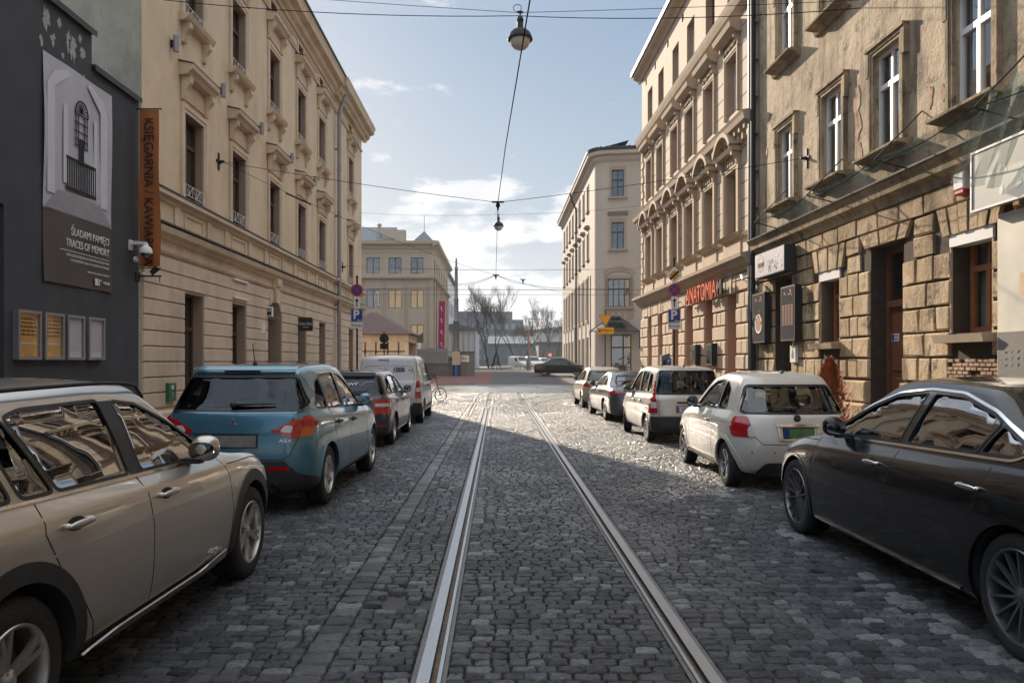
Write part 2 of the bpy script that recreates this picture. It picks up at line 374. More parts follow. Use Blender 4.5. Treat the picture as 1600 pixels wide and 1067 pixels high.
# tram rails: swept groove-rail section; side=-1 head on the left of the gauge face
def rail(mb, path, side, w0=1.0):
    prof = [(.0, 0), (-.066, 0), (-.066, -.03), None, (.004, -.03), (.034, -.03), None, (.038, -.002), (.058, -.002), (.058, -.03), None, (-.098, -.012), (-.067, -.012), None, (.060, -.012), (.085, -.012)]
    mats = [0, 1, 0, 2, 2]
    pts = [Vector((p[0], p[1])) for p in path]; nr = []
    for i in range(len(pts)):
        d = (pts[min(i+1, len(pts)-1)]-pts[max(0, i-1)]).normalized(); nr.append(Vector((d.y, -d.x)))
    seg = []; cur = []
    for p in prof:
        if p is None: seg.append(cur); cur = []
        else: cur.append(p)
    seg.append(cur)
    for sgm, mi in zip(seg, mats):
        mb.mi = mi; vs = []
        for (q, n) in zip(pts, nr):
            for off, z in sgm:
                o = off*side*(1 if mi < 2 else w0)
                vs.append((q.x+n.x*o, q.y+n.y*o, gz(q.y)+z+(.002 if w0 == 1 else .009)))
        k = len(sgm)
        mb.add(vs, [(i*k+j, i*k+j+1, (i+1)*k+j+1, (i+1)*k+j) for i in range(len(pts)-1) for j in range(k-1)])
def arc(x0, y0, r, sgn, a1=90, n=22, tail=30):
    p = [(x0+sgn*r*(1-math.cos(R(a1)*i/n)), y0+r*math.sin(R(a1)*i/n)) for i in range(n+1)]
    return p+[(p[-1][0]+sgn*tail, p[-1][1])]
mb = MB()
rail(mb, [(GR0, -5), (GR0, 10), (GR0, 26.2)], 1)
rail(mb, [(GR1, -5), (GR1, 10), (GR1, 26.2)], -1)
rail(mb, arc(GR0, 26.2, 19.7, 1), 1, .2); rail(mb, arc(GR1, 26.2, 18.26, 1), -1, .2)
rail(mb, arc(GR0, 26.0, 17.2, -1), 1, .2); rail(mb, arc(GR1, 26.0, 18.64, -1), -1, .2)
tag(mb.build('tram_track', [MT['steel'], MT['rust'], MT['bitumen']]), kind='structure')
# ---------------------------------------------------------------- building helpers (local: x along street, y outward, z up)
def wall_open(mb, u0, u1, z0, z1, ops, depth=.25, n=0, rmi=None):
    us = sorted({u0, u1, *[max(u0, o[0]) for o in ops], *[min(u1, o[1]) for o in ops]})
    zs = sorted({z0, z1, *[max(z0, o[2]) for o in ops], *[min(z1, o[3]) for o in ops]})
    for a, b in zip(us, us[1:]):
        for c, d in zip(zs, zs[1:]):
            um, zm = (a+b)/2, (c+d)/2
            if any(o[0] < um < o[1] and o[2] < zm < o[3] for o in ops): continue
            mb.quad((a, n, c), (b, n, c), (b, n, d), (a, n, d))
    k = mb.mi
    if rmi is not None: mb.mi = rmi
    for a, b, c, d in ops:
        m = n-depth
        mb.quad((a, n, c), (a, m, c), (a, m, d), (a, n, d)); mb.quad((b, n, c), (b, m, c), (b, m, d), (b, n, d))
        mb.quad((a, n, d), (b, n, d), (b, m, d), (a, m, d)); mb.quad((a, n, c), (b, n, c), (b, m, c), (a, m, c))
    mb.mi = k
def cut_runs(u0, u1, z0, z1, ops, pad=0):
    """intervals of [u0,u1] free of openings at this height"""
    r = [(u0, u1)]
    for a, b, c, d in ops:
        if d+pad <= z0+.01 or c-pad >= z1-.01: continue
        nr = []
        for p, q in r:
            if b <= p or a >= q: nr.append((p, q)); continue
            if a > p: nr.append((p, a))
            if b < q: nr.append((b, q))
        r = nr
    return [(p, q) for p, q in r if q-p > .06]
def profile_run(mb, prof, u0, u1):
    mb.prism(prof, u0, u1, 'x')
def molding(n0, n1, z0, z1, steps=3):
    """cornice section, projecting n1 at the top"""
    P = [(n0, z0)]
    for i in range(steps):
        a = (i+1)/steps; P += [(n0+(n1-n0)*(i/steps)**.8+.02*(i == 0), z0+(z1-z0)*i/steps*.8), (n0+(n1-n0)*a**.8, z0+(z1-z0)*(i+.35)/steps*.8)]
    P += [(n1, z1), (n0, z1)]
    return P
def console(mb, u, w, n0, n1, z0, z1):
    h = z1-z0; d = n1-n0
    mb.prism([(n0, z0), (n0+.35*d, z0+.05*h), (n0+.45*d, z0+.35*h), (n0+.6*d, z0+.5*h), (n0+d, z0+.72*h), (n1, z1), (n0, z1)], u-w/2, u+w/2, 'x')
    mb.box(u-w/2-.015, u+w/2+.015, n0, n0+.3*d, z0-.04*h, z0+.08*h)
def arch_band(mb, uc, zs, hw, rise, th, n0, n1, seg=12):
    r = (hw*hw+rise*rise)/(2*rise); zc = zs+rise-r; a0 = math.asin(min(1, hw/r))
    ps = []
    for i in range(seg+1):
        t = -a0+2*a0*i/seg; ps.append((uc+r*math.sin(t), zc+r*math.cos(t), uc+(r+th)*math.sin(t), zc+(r+th)*math.cos(t)))
    for a, b in zip(ps, ps[1:]):
        mb.prism([(a[0], a[1]), (b[0], b[1]), (b[2], b[3]), (a[2], a[3])], n0, n1, 'y')
def window(par, F, uc, w, z0, z1, fm, n=-.22, cols=2, transom=.3, fw=.055, curtain=0, room=None, glass='pane', label=None, t=.05):
    """frame as the part, glass / curtain / dark room as its sub-parts"""
    mb = MB(F); a, b = uc-w/2, uc+w/2
    mb.box(a, a+fw, n-t, n+.02, z0, z1); mb.box(b-fw, b, n-t, n+.02, z0, z1)
    mb.box(a+fw, b-fw, n-t, n+.02, z0, z0+fw); mb.box(a+fw, b-fw, n-t, n+.02, z1-fw, z1)
    zt = z1-(z1-z0)*transom
    if transom: mb.box(a+fw, b-fw, n-t, n+.03, zt-.045, zt+.045)
    for i in range(1, cols):
        x = a+w*i/cols
        mb.box(x-.04, x+.04, n-t, n+.025, z0+fw, (zt-.045) if transom else z1-fw)
        if transom: mb.box(x-.025, x+.025, n-t, n+.015, zt+.045, z1-fw)
    # sash rails
    o = mb.build('window', MT[fm], par)
    if label: o['label'] = label
    g = MB(F); g.quad((a+fw*.5, n-.02, z0+fw*.5), (b-fw*.5, n-.02, z0+fw*.5), (b-fw*.5, n-.02, z1-fw*.5), (a+fw*.5, n-.02, z1-fw*.5)); g.build('pane', MT[glass], o)
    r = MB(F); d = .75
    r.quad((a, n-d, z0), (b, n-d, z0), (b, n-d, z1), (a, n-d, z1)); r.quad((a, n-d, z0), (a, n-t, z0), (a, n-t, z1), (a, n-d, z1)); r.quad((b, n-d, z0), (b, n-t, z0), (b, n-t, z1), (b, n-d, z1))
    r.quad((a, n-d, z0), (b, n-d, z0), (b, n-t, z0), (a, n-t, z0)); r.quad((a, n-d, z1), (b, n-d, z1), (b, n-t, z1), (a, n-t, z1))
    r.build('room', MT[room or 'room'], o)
    if curtain:
        c = MB(F); k = 26
        for lo, hi in (((a, a+w*curtain), (b-w*curtain, b)) if curtain < .5 else ((a, b),)):
            vs = []
            for i in range(k+1):
                x = lo+(hi-lo)*i/k; y = n-.14+.018*math.sin(i*1.9+uc)
                vs += [(x, y, z0+.05), (x, y, z1-.03)]
            c.add(vs, [(2*i, 2*i+2, 2*i+3, 2*i+1) for i in range(k)])
        c.build('curtain', MT['curtain'], o)
    return o
def sub(par, F, name, m, fn, smooth=0):
    mb = MB(F); fn(mb); return mb.build(name, MT[m] if isinstance(m, str) else m, par, smooth)

# ================================================================ left: cream museum house
LX = -7.2
LF = frame((LX, 0, 0), (0, 1, 0), (1, 0, 0))
B = thing('cream_tenement', 'cream three storey corner house with white window railings and brown windows', 'building', (LX, 15.4, 0))
U0, U1 = 15.38, 40.2
wc = [18.0, 21.12, 24.5, 27.86, 31.08, 37.15]
gw = [(c-.58, c+.58, 1.0, 3.22) for i, c in enumerate(wc) if i != 2]
gd = [(23.73, 25.27, .0, 3.0)]
w1 = [(c-.56, c+.56, 5.42, 7.35) for c in wc]
w2 = [(c-.56, c+.56, 9.55, 11.5) for c in wc]
wa = [(c-.32, c+.32, 12.85, 13.15) for c in wc]
mb = MB(LF); mb.mi = 0
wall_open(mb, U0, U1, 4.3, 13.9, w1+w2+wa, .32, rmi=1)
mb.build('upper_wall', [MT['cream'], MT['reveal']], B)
mb = MB(LF)
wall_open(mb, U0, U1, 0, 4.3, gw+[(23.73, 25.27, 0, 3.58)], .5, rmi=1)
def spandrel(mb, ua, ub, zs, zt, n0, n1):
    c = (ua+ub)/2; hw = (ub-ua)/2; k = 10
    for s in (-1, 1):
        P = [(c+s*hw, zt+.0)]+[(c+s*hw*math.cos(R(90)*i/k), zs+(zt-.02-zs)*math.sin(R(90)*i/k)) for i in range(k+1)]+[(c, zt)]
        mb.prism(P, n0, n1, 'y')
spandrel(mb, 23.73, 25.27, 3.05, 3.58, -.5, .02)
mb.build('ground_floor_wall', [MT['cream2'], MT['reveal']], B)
# banded courses
mb = MB(LF); zl = [.66]+[.66+.325*i for i in range(1, 11)]
ops = gw+[(23.73, 25.27, 0, 3.1), (33.1, 34.1, 0, 5)]
ops2 = [(24.5-.62, 24.5+.62, 3, 3.6)]
for i, (a, b) in enumerate(zip(zl, zl[1:])):
    for p, q in cut_runs(U0+.02, U1, a, b, ops+(ops2 if a > 2.9 else [])):
        mb.cham(p+.002, q-.002, -.01, .045, a+.014, b-.014, .012)
mb.build('banded_courses', MT['cream2'], B)
mb = MB(LF)
for p, q in cut_runs(U0, U1, .1, .6, [(23.7, 25.3, 0, 3)]):
    mb.prism([(0, -.1), (.10, -.1), (.10, .54), (.06, .60), (0, .6)], p, q)
mb.build('plinth', MT['cream2'], B)
mb = MB(LF)
mb.prism([(0, 3.93), (.06, 3.95), (.09, 4.0), (0, 4.02)], U0, U1)
for p, q, e in ((U0, 33.2, 0), (33.2, U1+.12, .07)):
    mb.prism([(0, 4.25), (.06+e, 4.27), (.09+e, 4.33), (.20+e, 4.38), (.24+e, 4.5), (.0, 4.56)], p, q)
    mb.prism([(0, 5.07), (.04+e, 5.09), (.07+e, 5.15), (.16+e, 5.2), (.16+e, 5.29), (.0, 5.33)], p, q)
mb.prism([(0, 12.68), (.06, 12.68), (.06, 12.74), (0, 12.76)], U0, U1)
mb.build('string_courses', MT['creamtrim'], B)
mb = MB(LF)
for p, q, e in ((U0-.1, 33.25, 0), (33.25, U1+.5, .12)):
    mb.prism([(0, 13.3), (.07+e, 13.32), (.10+e, 13.42), (.22+e, 13.5), (.26+e, 13.66), (.46+e, 13.72), (.5+e, 13.9), (.55+e, 14.06), (0, 14.1)], p, q)
mb.build('cornice', MT['creamtrim'], B)
mb = MB(LF)
mb.prism([(.56, 14.04), (.60, 14.04), (.60, 14.1), (-.2, 14.22), (-.2, 14.1)], U0-.1, U1+.52)
mb.prism([(.25, 4.56), (.26, 4.54), (.26, 4.58), (0, 4.63)], U0, U1+.12); mb.prism([(.17, 5.33), (.175, 5.30), (.175, 5.34), (0, 5.38)], U0, U1)
mb.box(U0, U1+.4, -12, .0, 14.0, 14.3)
mb.build('roof', MT['darkzinc'], B)
# panels below the first floor windows and in the frieze
def ring(mb, a, b, c, d, t, n0, n1):
    mb.box(a, b, n0, n1, c, c+t); mb.box(a, b, n0, n1, d-t, d); mb.box(a, a+t, n0, n1, c+t, d-t); mb.box(b-t, b, n0, n1, c+t, d-t)
for c in wc:
    mb = MB(LF); ring(mb, c-.55, c+.55, 4.68, 5.02, .045, 0, .03); mb.build('sill_panel', MT['creamtrim'], B)
    for s in (-1, 1): mb = MB(LF); mb.box(c+s*.95-.16, c+s*.95+.16, 0, .045, 4.6, 5.08); mb.build('pedestal', MT['creamtrim'], B)
for a, b in zip(wc, wc[1:]): mb = MB(LF); ring(mb, a+.55, b-.55, 12.85, 13.2, .05, 0, .03); mb.build('frieze_panel', MT['creamtrim'], B)
mb = MB(LF)   # gable facing the camera and the bodies behind
mb.box(U0+.004, U1-.002, -12, -.85, 0, 14.0)
mb.quad((U1, -12, 0), (U1, 0, 0), (U1, 0, 13.9), (U1, -12, 13.9))
mb.build('rear_wall', MT['cream'], B)
mb = MB(LF); mb.box(U0-.12, U0, -12, .004, 0, 13.95); mb.build('gable_wall', MT['weathered'], B)
def railing(par, F, uc, w, z, m='white', n0=-.02):
    mb = MB(F); r = .009; a, b = uc-w/2, uc+w/2
    mb.tube([(a, n0, z+.30), (b, n0, z+.30)], r, 5); mb.tube([(a, n0, z+.06), (b, n0, z+.06)], r, 5)
    for x in (a, b): mb.tube([(x, n0, z), (x, n0, z+.30)], r, 5)
    k = 5
    for i in range(k):
        x0 = a+w*i/k; x1 = a+w*(i+1)/k
        mb.tube([(x0, n0, z+.06), (x1, n0, z+.30)] if i % 2 else [(x0, n0, z+.30), (x1, n0, z+.06)], r*.8, 4)
        mb.tube([(x1, n0, z+.06), (x1, n0, z+.3)], r*.8, 4)
    return mb.build('railing', MT[m], par)
def surround(mb, uc, w, z0, z1, t, n1):
    mb.box(uc-w/2-t, uc-w/2, 0, n1, z0, z1+t); mb.box(uc+w/2, uc+w/2+t, 0, n1, z0, z1+t); mb.box(uc-w/2, uc+w/2, 0, n1, z1, z1+t)
    mb.box(uc-w/2-t-.02, uc-w/2-t*.55, 0, n1+.02, z0, z1+t+.02); mb.box(uc+w/2+t*.55, uc+w/2+t+.02, 0, n1+.02, z0, z1+t+.02); mb.box(uc-w/2-t*.55, uc+w/2+t*.55, 0, n1+.02, z1+t*.5, z1+t+.02)
for i, c in enumerate(wc):
    if i != 2: 
        o = window(B, LF, c, 1.16, 1.0, 3.22, 'brownwood', n=-.26, transom=.36, curtain=0, room='goldroom' if i == 1 else 'room')
        sub(o, LF, 'sill', 'zinc', lambda m: m.prism([(-.4, .98), (.09, .95), (.09, .975), (-.4, 1.01)], c-.6, c+.6))
    for lv, (z0, z1) in enumerate(((5.42, 7.35), (9.55, 11.5))):
        o = window(B, LF, c, 1.12, z0, z1, 'brownwood', n=-.19, transom=.32, curtain=.3 if (i+lv) % 2 else 0)
        def orn(m):
            surround(m, c, 1.12, z0-.05, z1, .17, .045)
            for s in (-1, 1): console(m, c+s*.66, .15, .02, .24, z1+.27, z1+.76)
            m.box(c-.58, c+.58, 0, .05, z1+.30, z1+.36); m.box(c-.58, c+.58, 0, .035, z1+.38, z1+.7)
            if lv:
                for s in (-1, 1): console(m, c+s*.6, .15, .0, .2, z0-.62, z0-.19)
        sub(o, LF, 'surround', 'creamtrim', orn)
        sub(o, LF, 'hood', 'creamtrim', lambda m: m.prism([(0, z1+.76), (.2, z1+.78), (.25, z1+.85), (.32, z1+.9), (.34, z1+1.0), (0, z1+1.06)], c-.84, c+.84))
        sub(o, LF, 'hood_flashing', 'darkzinc', lambda m: m.prism([(0, z1+1.065), (.345, z1+1.005), (.35, z1+1.02), (0, z1+1.10)], c-.86, c+.86))
        if lv: sub(o, LF, 'sill', 'creamtrim', lambda m: m.prism([(0, z0-.2), (.14, z0-.18), (.2, z0-.12), (.24, z0-.03), (0, z0+.0)], c-.82, c+.82))
        railing(o, LF, c, 1.08, z0+(.02 if lv else .0), n0=.03)
    mb = MB(LF); mb.quad((c-.32, -.2, 12.85), (c+.32, -.2, 12.85), (c+.32, -.2, 13.15), (c-.32, -.2, 13.15)); mb.build('attic_vent', MT['brownwood'], B)
# entrance with keystone
mb = MB(LF); mb.box(23.73, 25.27, -.46, -.40, 0, 3.6); 
for a in (23.78, 24.52):
    for z0, z1 in ((.25, 1.1), (1.2, 2.45)):
        mb.cham(a+.06, a+.64, -.40, -.37, z0, z1, .03)
d = mb.build('entrance_door', MT['brownwood'], B)
mb = MB(LF)
for k in range(9):
    u = 23.85+.16*k; mb.tube([(u, -.365, 1.25), (u+.05*math.sin(k*2), -.36, 1.8), (u, -.365, 2.4)], .008, 4)
mb.build('door_grille', MT['blackmetal'], d)
mb = MB(LF); mb.prism([(24.34, 3.52), (24.66, 3.52), (24.74, 4.3), (24.26, 4.3)], 0, .14, 'y'); mb.prism([(24.30, 4.05), (24.70, 4.05), (24.74, 4.28), (24.26, 4.28)], .14, .2, 'y')
for s in (-1, 1): mb.prism([(24.5+s*.2, 3.6), (24.5+s*.5, 3.42), (24.5+s*.75, 3.92), (24.5+s*.28, 3.94)], 0, .05, 'y')
mb.build('keystone', MT['creamtrim'], B)
# rain pipe
p = thing('rain_pipe', 'grey metal rain pipe running down the cream corner house', 'rain pipe', (LX+.2, 33.6, 0), group=None)
mb = MB(); mb.tube([(LX+.5, 33.6, 13.4), (LX+.22, 33.6, 12.7), (LX+.2, 33.6, 12.3), (LX+.2, 33.6, .0)], .085, 10)
for z in (1.2, 3.2, 4.1, 6, 8, 10, 12): mb.cyl((LX+.2, 33.6, z), (LX+.2, 33.6, z+.1), .10, n=10)
mb.build('pipe', MT['lampbox'], p, 40)
for z in (1.3, 4.15, 8.05, 11):
    mb = MB(); mb.box(LX, LX+.14, 33.57, 33.63, z-.02, z+.02); mb.build('bracket', MT['blackmetal'], p)

# ================================================================ left: anthracite museum building
GB = thing('anthracite_building', 'dark grey rendered low building with peeling paint near its stepped roof edge', 'building', (LX, 11, 0))
mb = MB(LF)
wall_open(mb, -14, 13.5, 0, 7.45, [(8.0, 11.1, .0, 3.93)], .8)
mb.quad((13.5, 0, 0), (15.25, 0, 0), (15.25, 0, 6.85), (13.5, 0, 6.85))
mb.quad((13.5, 0, 6.85), (13.5, -.35, 6.85), (13.5, -.35, 7.45), (13.5, 0, 7.45))
mb.quad((8, -.8, 0), (11.1, -.8, 0), (11.1, -.8, 3.93), (8, -.8, 3.93))
mb.box(-14, 13.48, -9, -.81, 0, 7.4); mb.box(13.48, 15.24, -9, -.01, 0, 6.8)
mb.build('wall', MT['grey'], GB)
mb = MB(LF)
mb.prism([(-.35, 7.45), (.05, 7.45), (.07, 7.40), (.08, 7.5), (-.35, 7.56)], -14, 13.55); mb.prism([(-.35, 6.85), (.05, 6.85), (.07, 6.80), (.08, 6.9), (-.35, 6.96)], 13.5, 15.26)
mb.build('roof_flashing', MT['darkzinc'], GB)
mb = MB(LF)
rr = random.Random(3)
for uc, zc, s in ((12.15, 7.12, .13), (12.75, 7.0, .11), (12.9, 6.93, .16), (13.2, 6.98, .10), (12.32, 6.85, .08), (13.1, 7.2, .07), (12.0, 6.7, .06), (12.6, 6.7, .045), (13.25, 6.55, .05), (12.5,7.2,.07)):
    P = [(uc+s*(.3+.8*rr.random())*math.cos(2*math.pi*k/23), zc+s*(.4+1.5*rr.random())*math.sin(2*math.pi*k/23)) for k in range(23)]
    mb = MB(LF); mb.prism(P, .002, .005, 'y'); mb.build('peeled_patch', MT['peeled'], GB)
mb = MB(LF); mb.box(8.02, 11.08, -.798, -.75, .0, 3.9)
for u in (8.8, 9.6, 10.4): mb.box(u-.02, u+.02, -.75, -.73, .1, 3.85)
mb.build('gate', MT['blackmetal'], GB)

# ================================================================ right side frame (the facade turns very slightly inward)
RX = 7.3
RF = frame((RX, 0, 0), (-.01345, 1, 0), (-1, -.01345, 0))
def RP(u, n, z): return RF @ Vector((u, n, z))
B = thing('ornate_tenement', 'pink beige ornate four storey house with arched window hoods and a dentil cornice', 'building', RP(20.7, 0, 0))
U0, U1 = 20.62, 36.05
wc = [22.85, 25.35, 27.85, 30.45, 33.05, 35.15]
gops = [(22.2, 23.15, .1, 3.66), (24.5, 25.45, .1, 3.66), (26.85, 27.9, 1.45, 3.66), (28.85, 29.8, .1, 3.66), (31.5, 32.3, 1.45, 3.7), (33.55, 34.4, 1.45, 3.7)]
wc = [22.7, 25.0, 27.4, 29.6, 32.1, 34.25]
rows = [(5.38, 7.28), (9.0, 10.72), (12.3, 13.9)]
ops = [(c-.5, c+.5, a, b) for c in wc for a, b in rows]
vents = [((a+b)/2-.13, (a+b)/2+.13, 14.35, 14.65) for a, b in zip([20.9]+wc, wc+[35.9])]
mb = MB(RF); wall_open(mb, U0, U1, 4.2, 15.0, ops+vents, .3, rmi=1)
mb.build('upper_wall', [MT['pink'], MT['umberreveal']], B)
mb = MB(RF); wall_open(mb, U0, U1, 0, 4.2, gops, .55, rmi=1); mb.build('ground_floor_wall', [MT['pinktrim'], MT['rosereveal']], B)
mb = MB(RF); mb.box(U0+.004, U1-.004, -13, -.9, 0, 15.0); mb.quad((U1, -13, 0), (U1, 0, 0), (U1, 0, 15), (U1, -13, 15)); mb.quad((U0, -13, 0), (U0, 0, 0), (U0, 0, 15), (U0, -13, 15)); mb.build('rear_wall', MT['pink'], B)
# bossed stones, alternately one long / two short
def stones(mb, U0, U1, zl, ops, base, proud, gap, c, jit=0, long=.95, rnd=None, skip=lambda u, z: False):
    rnd = rnd or random.Random(1)
    for i, (a, b) in enumerate(zip(zl, zl[1:])):
        for p, q in cut_runs(U0, U1, a, b, ops):
            L_ = q-p; k = max(1, round(L_/long)) if i % 2 else max(1, round(L_/(long*.55)))
            e = [p+L_*j/k+(rnd.uniform(-jit, jit) if 0 < j < k else 0) for j in range(k+1)]
            for x, y in zip(e, e[1:]):
                if skip((x+y)/2, (a+b)/2): continue
                k0 = len(mb.v); mb.cham(x+gap/2, y-gap/2, base-.01, base+proud*rnd.uniform(.8, 1.1), a+gap/2, b-gap/2, c*rnd.uniform(.7, 1.3))
                if jit > .03:
                    for q in range(k0+4, len(mb.v)): mb.v[q] = tuple(t+rnd.gauss(0, .006) for t in mb.v[q])
mb = MB(RF)
stones(mb, U0+.05, U1, [.95+.445*i for i in range(7)], gops, 0, .085, .035, .03, .02)
for p, q in cut_runs(U0+.05, U1, .1, .9, gops): mb.prism([(0, 0), (.13, 0), (.13, .84), (.09, .92), (0, .92)], p, q)
mb.build('bossed_stones', MT['pinkstone'], B)
mb = MB(RF)      # flat band with keystone triplets
for j, (a, b, c_, d_) in enumerate(gops):
    m_ = (a+b)/2
    for k in (-1, 0, 1): mb.prism([(m_+k*.26-.11, 3.66), (m_+k*.26+.11, 3.66), (m_+k*.34+.13, 4.18), (m_+k*.34-.13, 4.18)], 0, .07+.02*(k == 0), 'y')
es = [U0+.05]+[(a+b)/2 for a, b, _, _ in gops]+[U1]
for a, b in zip(es, es[1:]): mb.cham(a+.52, b-.52, 0, .07, 3.68, 4.17, .02) if b-a > 1.3 else None
mb.build('voussoirs', MT['pinkstone'], B)
mb = MB(RF)
mb.prism([(0, 4.18), (.12, 4.2), (.16, 4.3), (.28, 4.36), (.30, 4.46), (.42, 4.52), (.44, 4.62), (0, 4.66)], U0+.1, U1+.3)
mb.prism([(0, 11.62), (.08, 11.65), (.2, 11.8), (.26, 11.95), (.30, 12.08), (0, 12.1)], U0, U1+.25)
mb.prism([(0, 8.05), (.1, 8.08), (.13, 8.18), (.32, 8.28), (.36, 8.42), (.40, 8.5), (0, 8.56)], U0+.1, U1+.5)
mb.prism([(0, 14.86), (.08, 14.88), (.14, 15.0), (.34, 15.08), (.40, 15.25), (0, 15.3)], U0, U1+.4)
mb.prism([(0, 5.18), (.05, 5.2), (.1, 5.3), (0, 5.33)], U0+.1, U1)
u = U0+.3
while u < U1+.3:
    mb.box(u, u+.13, .08, .25, 8.08, 8.26); u += .42
for u in range(0, 40):
    uu = U0+.2+u*.4
    if uu < U1: mb.box(uu, uu+.1, .05, .2, 7.86, 8.04)
mb.build('cornices', MT['pinktrim'], B)
mb = MB(RF); mb.prism([(.40, 15.22), (.46, 15.22), (.46, 15.38), (-.3, 15.75), (-.3, 15.3)], U0, U1+.45); mb.box(U0, U1+.3, -13, -.2, 15.2, 15.6); mb.build('roof', MT['darkzinc'], B)
mb = MB(RF)      # quoins and joint courses of the first two floors
z = 4.7; i = 0
while z < 11.5:
    for s, e in ((U0+.06, 1), (U1-.0, -1)):
        w = .5 if i % 2 else .32
        mb.cham(min(s, s+e*w), max(s, s+e*w), 0, .05, z+.015, z+.335, .018)
    z += .35; i += 1
mb.build('quoins', MT['pinkstone'], B)
mb = MB(RF)
for z in [4.75+.5*i for i in range(14)]:
    if 8.0 < z < 8.7 or z > 11.5: continue
    for p, q in cut_runs(U0+.6, U1-.6, z-.2, z+.2, [(c-.72, c+.72, 5.1, 8.0) for c in wc]+[(c-.72, c+.72, 9.0, 11.6) for c in wc]):
        mb.box(p, q, .0, .004, z-.012, z+.012)
mb.build('render_joints', MT['joint'], B)
for i, c in enumerate(wc):
    for lv, (z0, z1) in enumerate(rows):
        o = window(B, RF, c, 1.0, z0, z1, 'pvc' if (i+lv) % 3 else 'brownwood', n=-.24, transom=.3 if lv < 2 else .0, curtain=.35 if (i+lv) % 2 else 1, label=None)
        if lv == 0:
            def orn(m):
                surround(m, c, 1.0, z0-.06, z1, .13, .07)
                for s in (-1, 1):
                    m.box(c+s*.70-.07, c+s*.70+.07, 0, .10, z0-.1, z1+.38); console(m, c+s*.70, .15, .05, .28, z1+.1, z1+.42)
                for k in (-1.5, -.5, .5, 1.5): m.box(c+k*.2-.045, c+k*.2+.045, .03, .12, z1+.16, z1+.38)
                m.box(c-.8, c+.8, 0, .04, z0-.75, z0-.12)
            sub(o, RF, 'surround', 'pinktrim', orn)
            def hood(m):
                m.prism([(0, z1+.42), (.28, z1+.44), (.34, z1+.54), (0, z1+.56)], c-.86, c+.86)
                arch_band(m, c, z1+.56, .74, .44, .13, .0, .38); arch_band(m, c, z1+.56, .52, .3, .05, .0, .12)
            sub(o, RF, 'arched_hood', 'pinktrim', hood)
            sub(o, RF, 'sill', 'pinktrim', lambda m: m.prism([(0, z0-.14), (.16, z0-.12), (.24, z0-.02), (0, z0+.02)], c-.85, c+.85))
        elif lv == 1:
            def orn(m):
                surround(m, c, 1.0, z0-.05, z1, .12, .06)
                rr = random.Random(i)
                for k in range(16): m.ball((c-.55+k*.073, .09, z1+.25+.05*rr.uniform(-1, 1)), .04, .04, .07, 6, 4)
                m.box(c-.62, c+.62, 0, .06, z1+.13, z1+.4)
                for s in (-1, 1): console(m, c+s*.64, .1, .0, .2, z1+.1, z1+.42)
            sub(o, RF, 'surround', 'pinktrim', orn)
            sub(o, RF, 'hood', 'pinktrim', lambda m: m.prism([(0, z1+.42), (.14, z1+.44), (.34, z1+.56), (.38, z1+.7), (0, z1+.76)], c-.84, c+.84))
        else: sub(o, RF, 'sill', 'pinktrim', lambda m: m.prism([(0, z0-.08), (.07, z0-.07), (.09, z0-.01), (0, z0)], c-.55, c+.55))
    for a, b, z0, z1 in [gops[i]]:
        if z0 > 1: 
            o = window(B, RF, (a+b)/2, b-a, z0, z1, 'pvc', n=-.42, transom=.25, curtain=.3)
            sub(o, RF, 'sill', 'pinktrim', lambda m: m.prism([(-.3, z0-.16), (.2, z0-.14), (.22, z0-.03), (-.3, z0)], a-.06, b+.06))
        else:
            mb = MB(RF); mb.box(a, b, -.54, -.5, .1, z1)
            for q, r_ in ((.3, 1.3), (1.45, 2.6)): mb.cham(a+.1, b-.1, -.5, -.47, q, r_, .03)
            mb.build('door', MT['doorwood'], B)
for v in vents:
    mb = MB(RF); mb.quad((v[0], -.1, v[2]), (v[1], -.1, v[2]), (v[1], -.1, v[3]), (v[0], -.1, v[3])); mb.build('attic_vent', MT['dark'], B)
p = thing('rain_pipe', 'dark double rain pipe between the pink ornate house and the sooty old house', 'rain pipe', RP(20.6, .15, 0))
for dn in (0, .22):
    mb = MB(RF); mb.tube([(20.55+dn*.0+dn, .14, 14.9), (20.55+dn, .14, .1)], .065, 10); mb.build('pipe', MT['zinc' if dn else 'blackmetal'], p, 60)
for z in [.8+1.0*i for i in range(14)]:
    mb = MB(RF); mb.box(20.46, 20.86, .0, .10, z-.02, z+.02); mb.build('bracket', MT['lampbox'], p)
# ================================================================ sooty old house
B = thing('old_tenement', 'sooty brown old house with flaking render, white upstairs windows and a bossed stone ground floor', 'building', RP(10, 0, 0))
U0, U1 = -24, 20.44
wc = [18.55, 16.05, 13.85, 11.4, 9.0, 6.6, 4.2, 1.8, -.6]
rows = [(5.5, 7.35), (9.0, 10.9)]
more = [-3.5, -6.5, -9.5, -12.5, -15.5, -18.5, -21.5]
ops = [(c-.46, c+.46, a, b) for c in wc+more for a, b in rows]
mb = MB(RF); wall_open(mb, U0, U1, 4.5, 14.5, ops, .2); mb.build('upper_wall', MT['old'], B)
ent = (18.2, 19.3, .1, 3.72); door = (13.35, 14.5, .1, 3.78); wA = (15.75, 16.65, 2.06, 3.55); wB = (10.98, 11.95, 2.08, 3.6)
low = [(7.6, 8.6, 2.08, 3.6), (4.6, 5.6, 2.08, 3.6), (1.5, 2.6, .1, 3.6), (-2, -1, 2.1, 3.6)]
gops = [ent, door, wA, wB]+low
mb = MB(RF); wall_open(mb, U0, U1, 0, 4.5, gops, .42); mb.build('ground_floor_wall', MT['joint'], B)
mb = MB(RF); mb.box(U0, U1-.004, -13, -.95, 0, 14.5); mb.build('rear_wall', MT['old'], B)
mb = MB(RF); rr = random.Random(11)
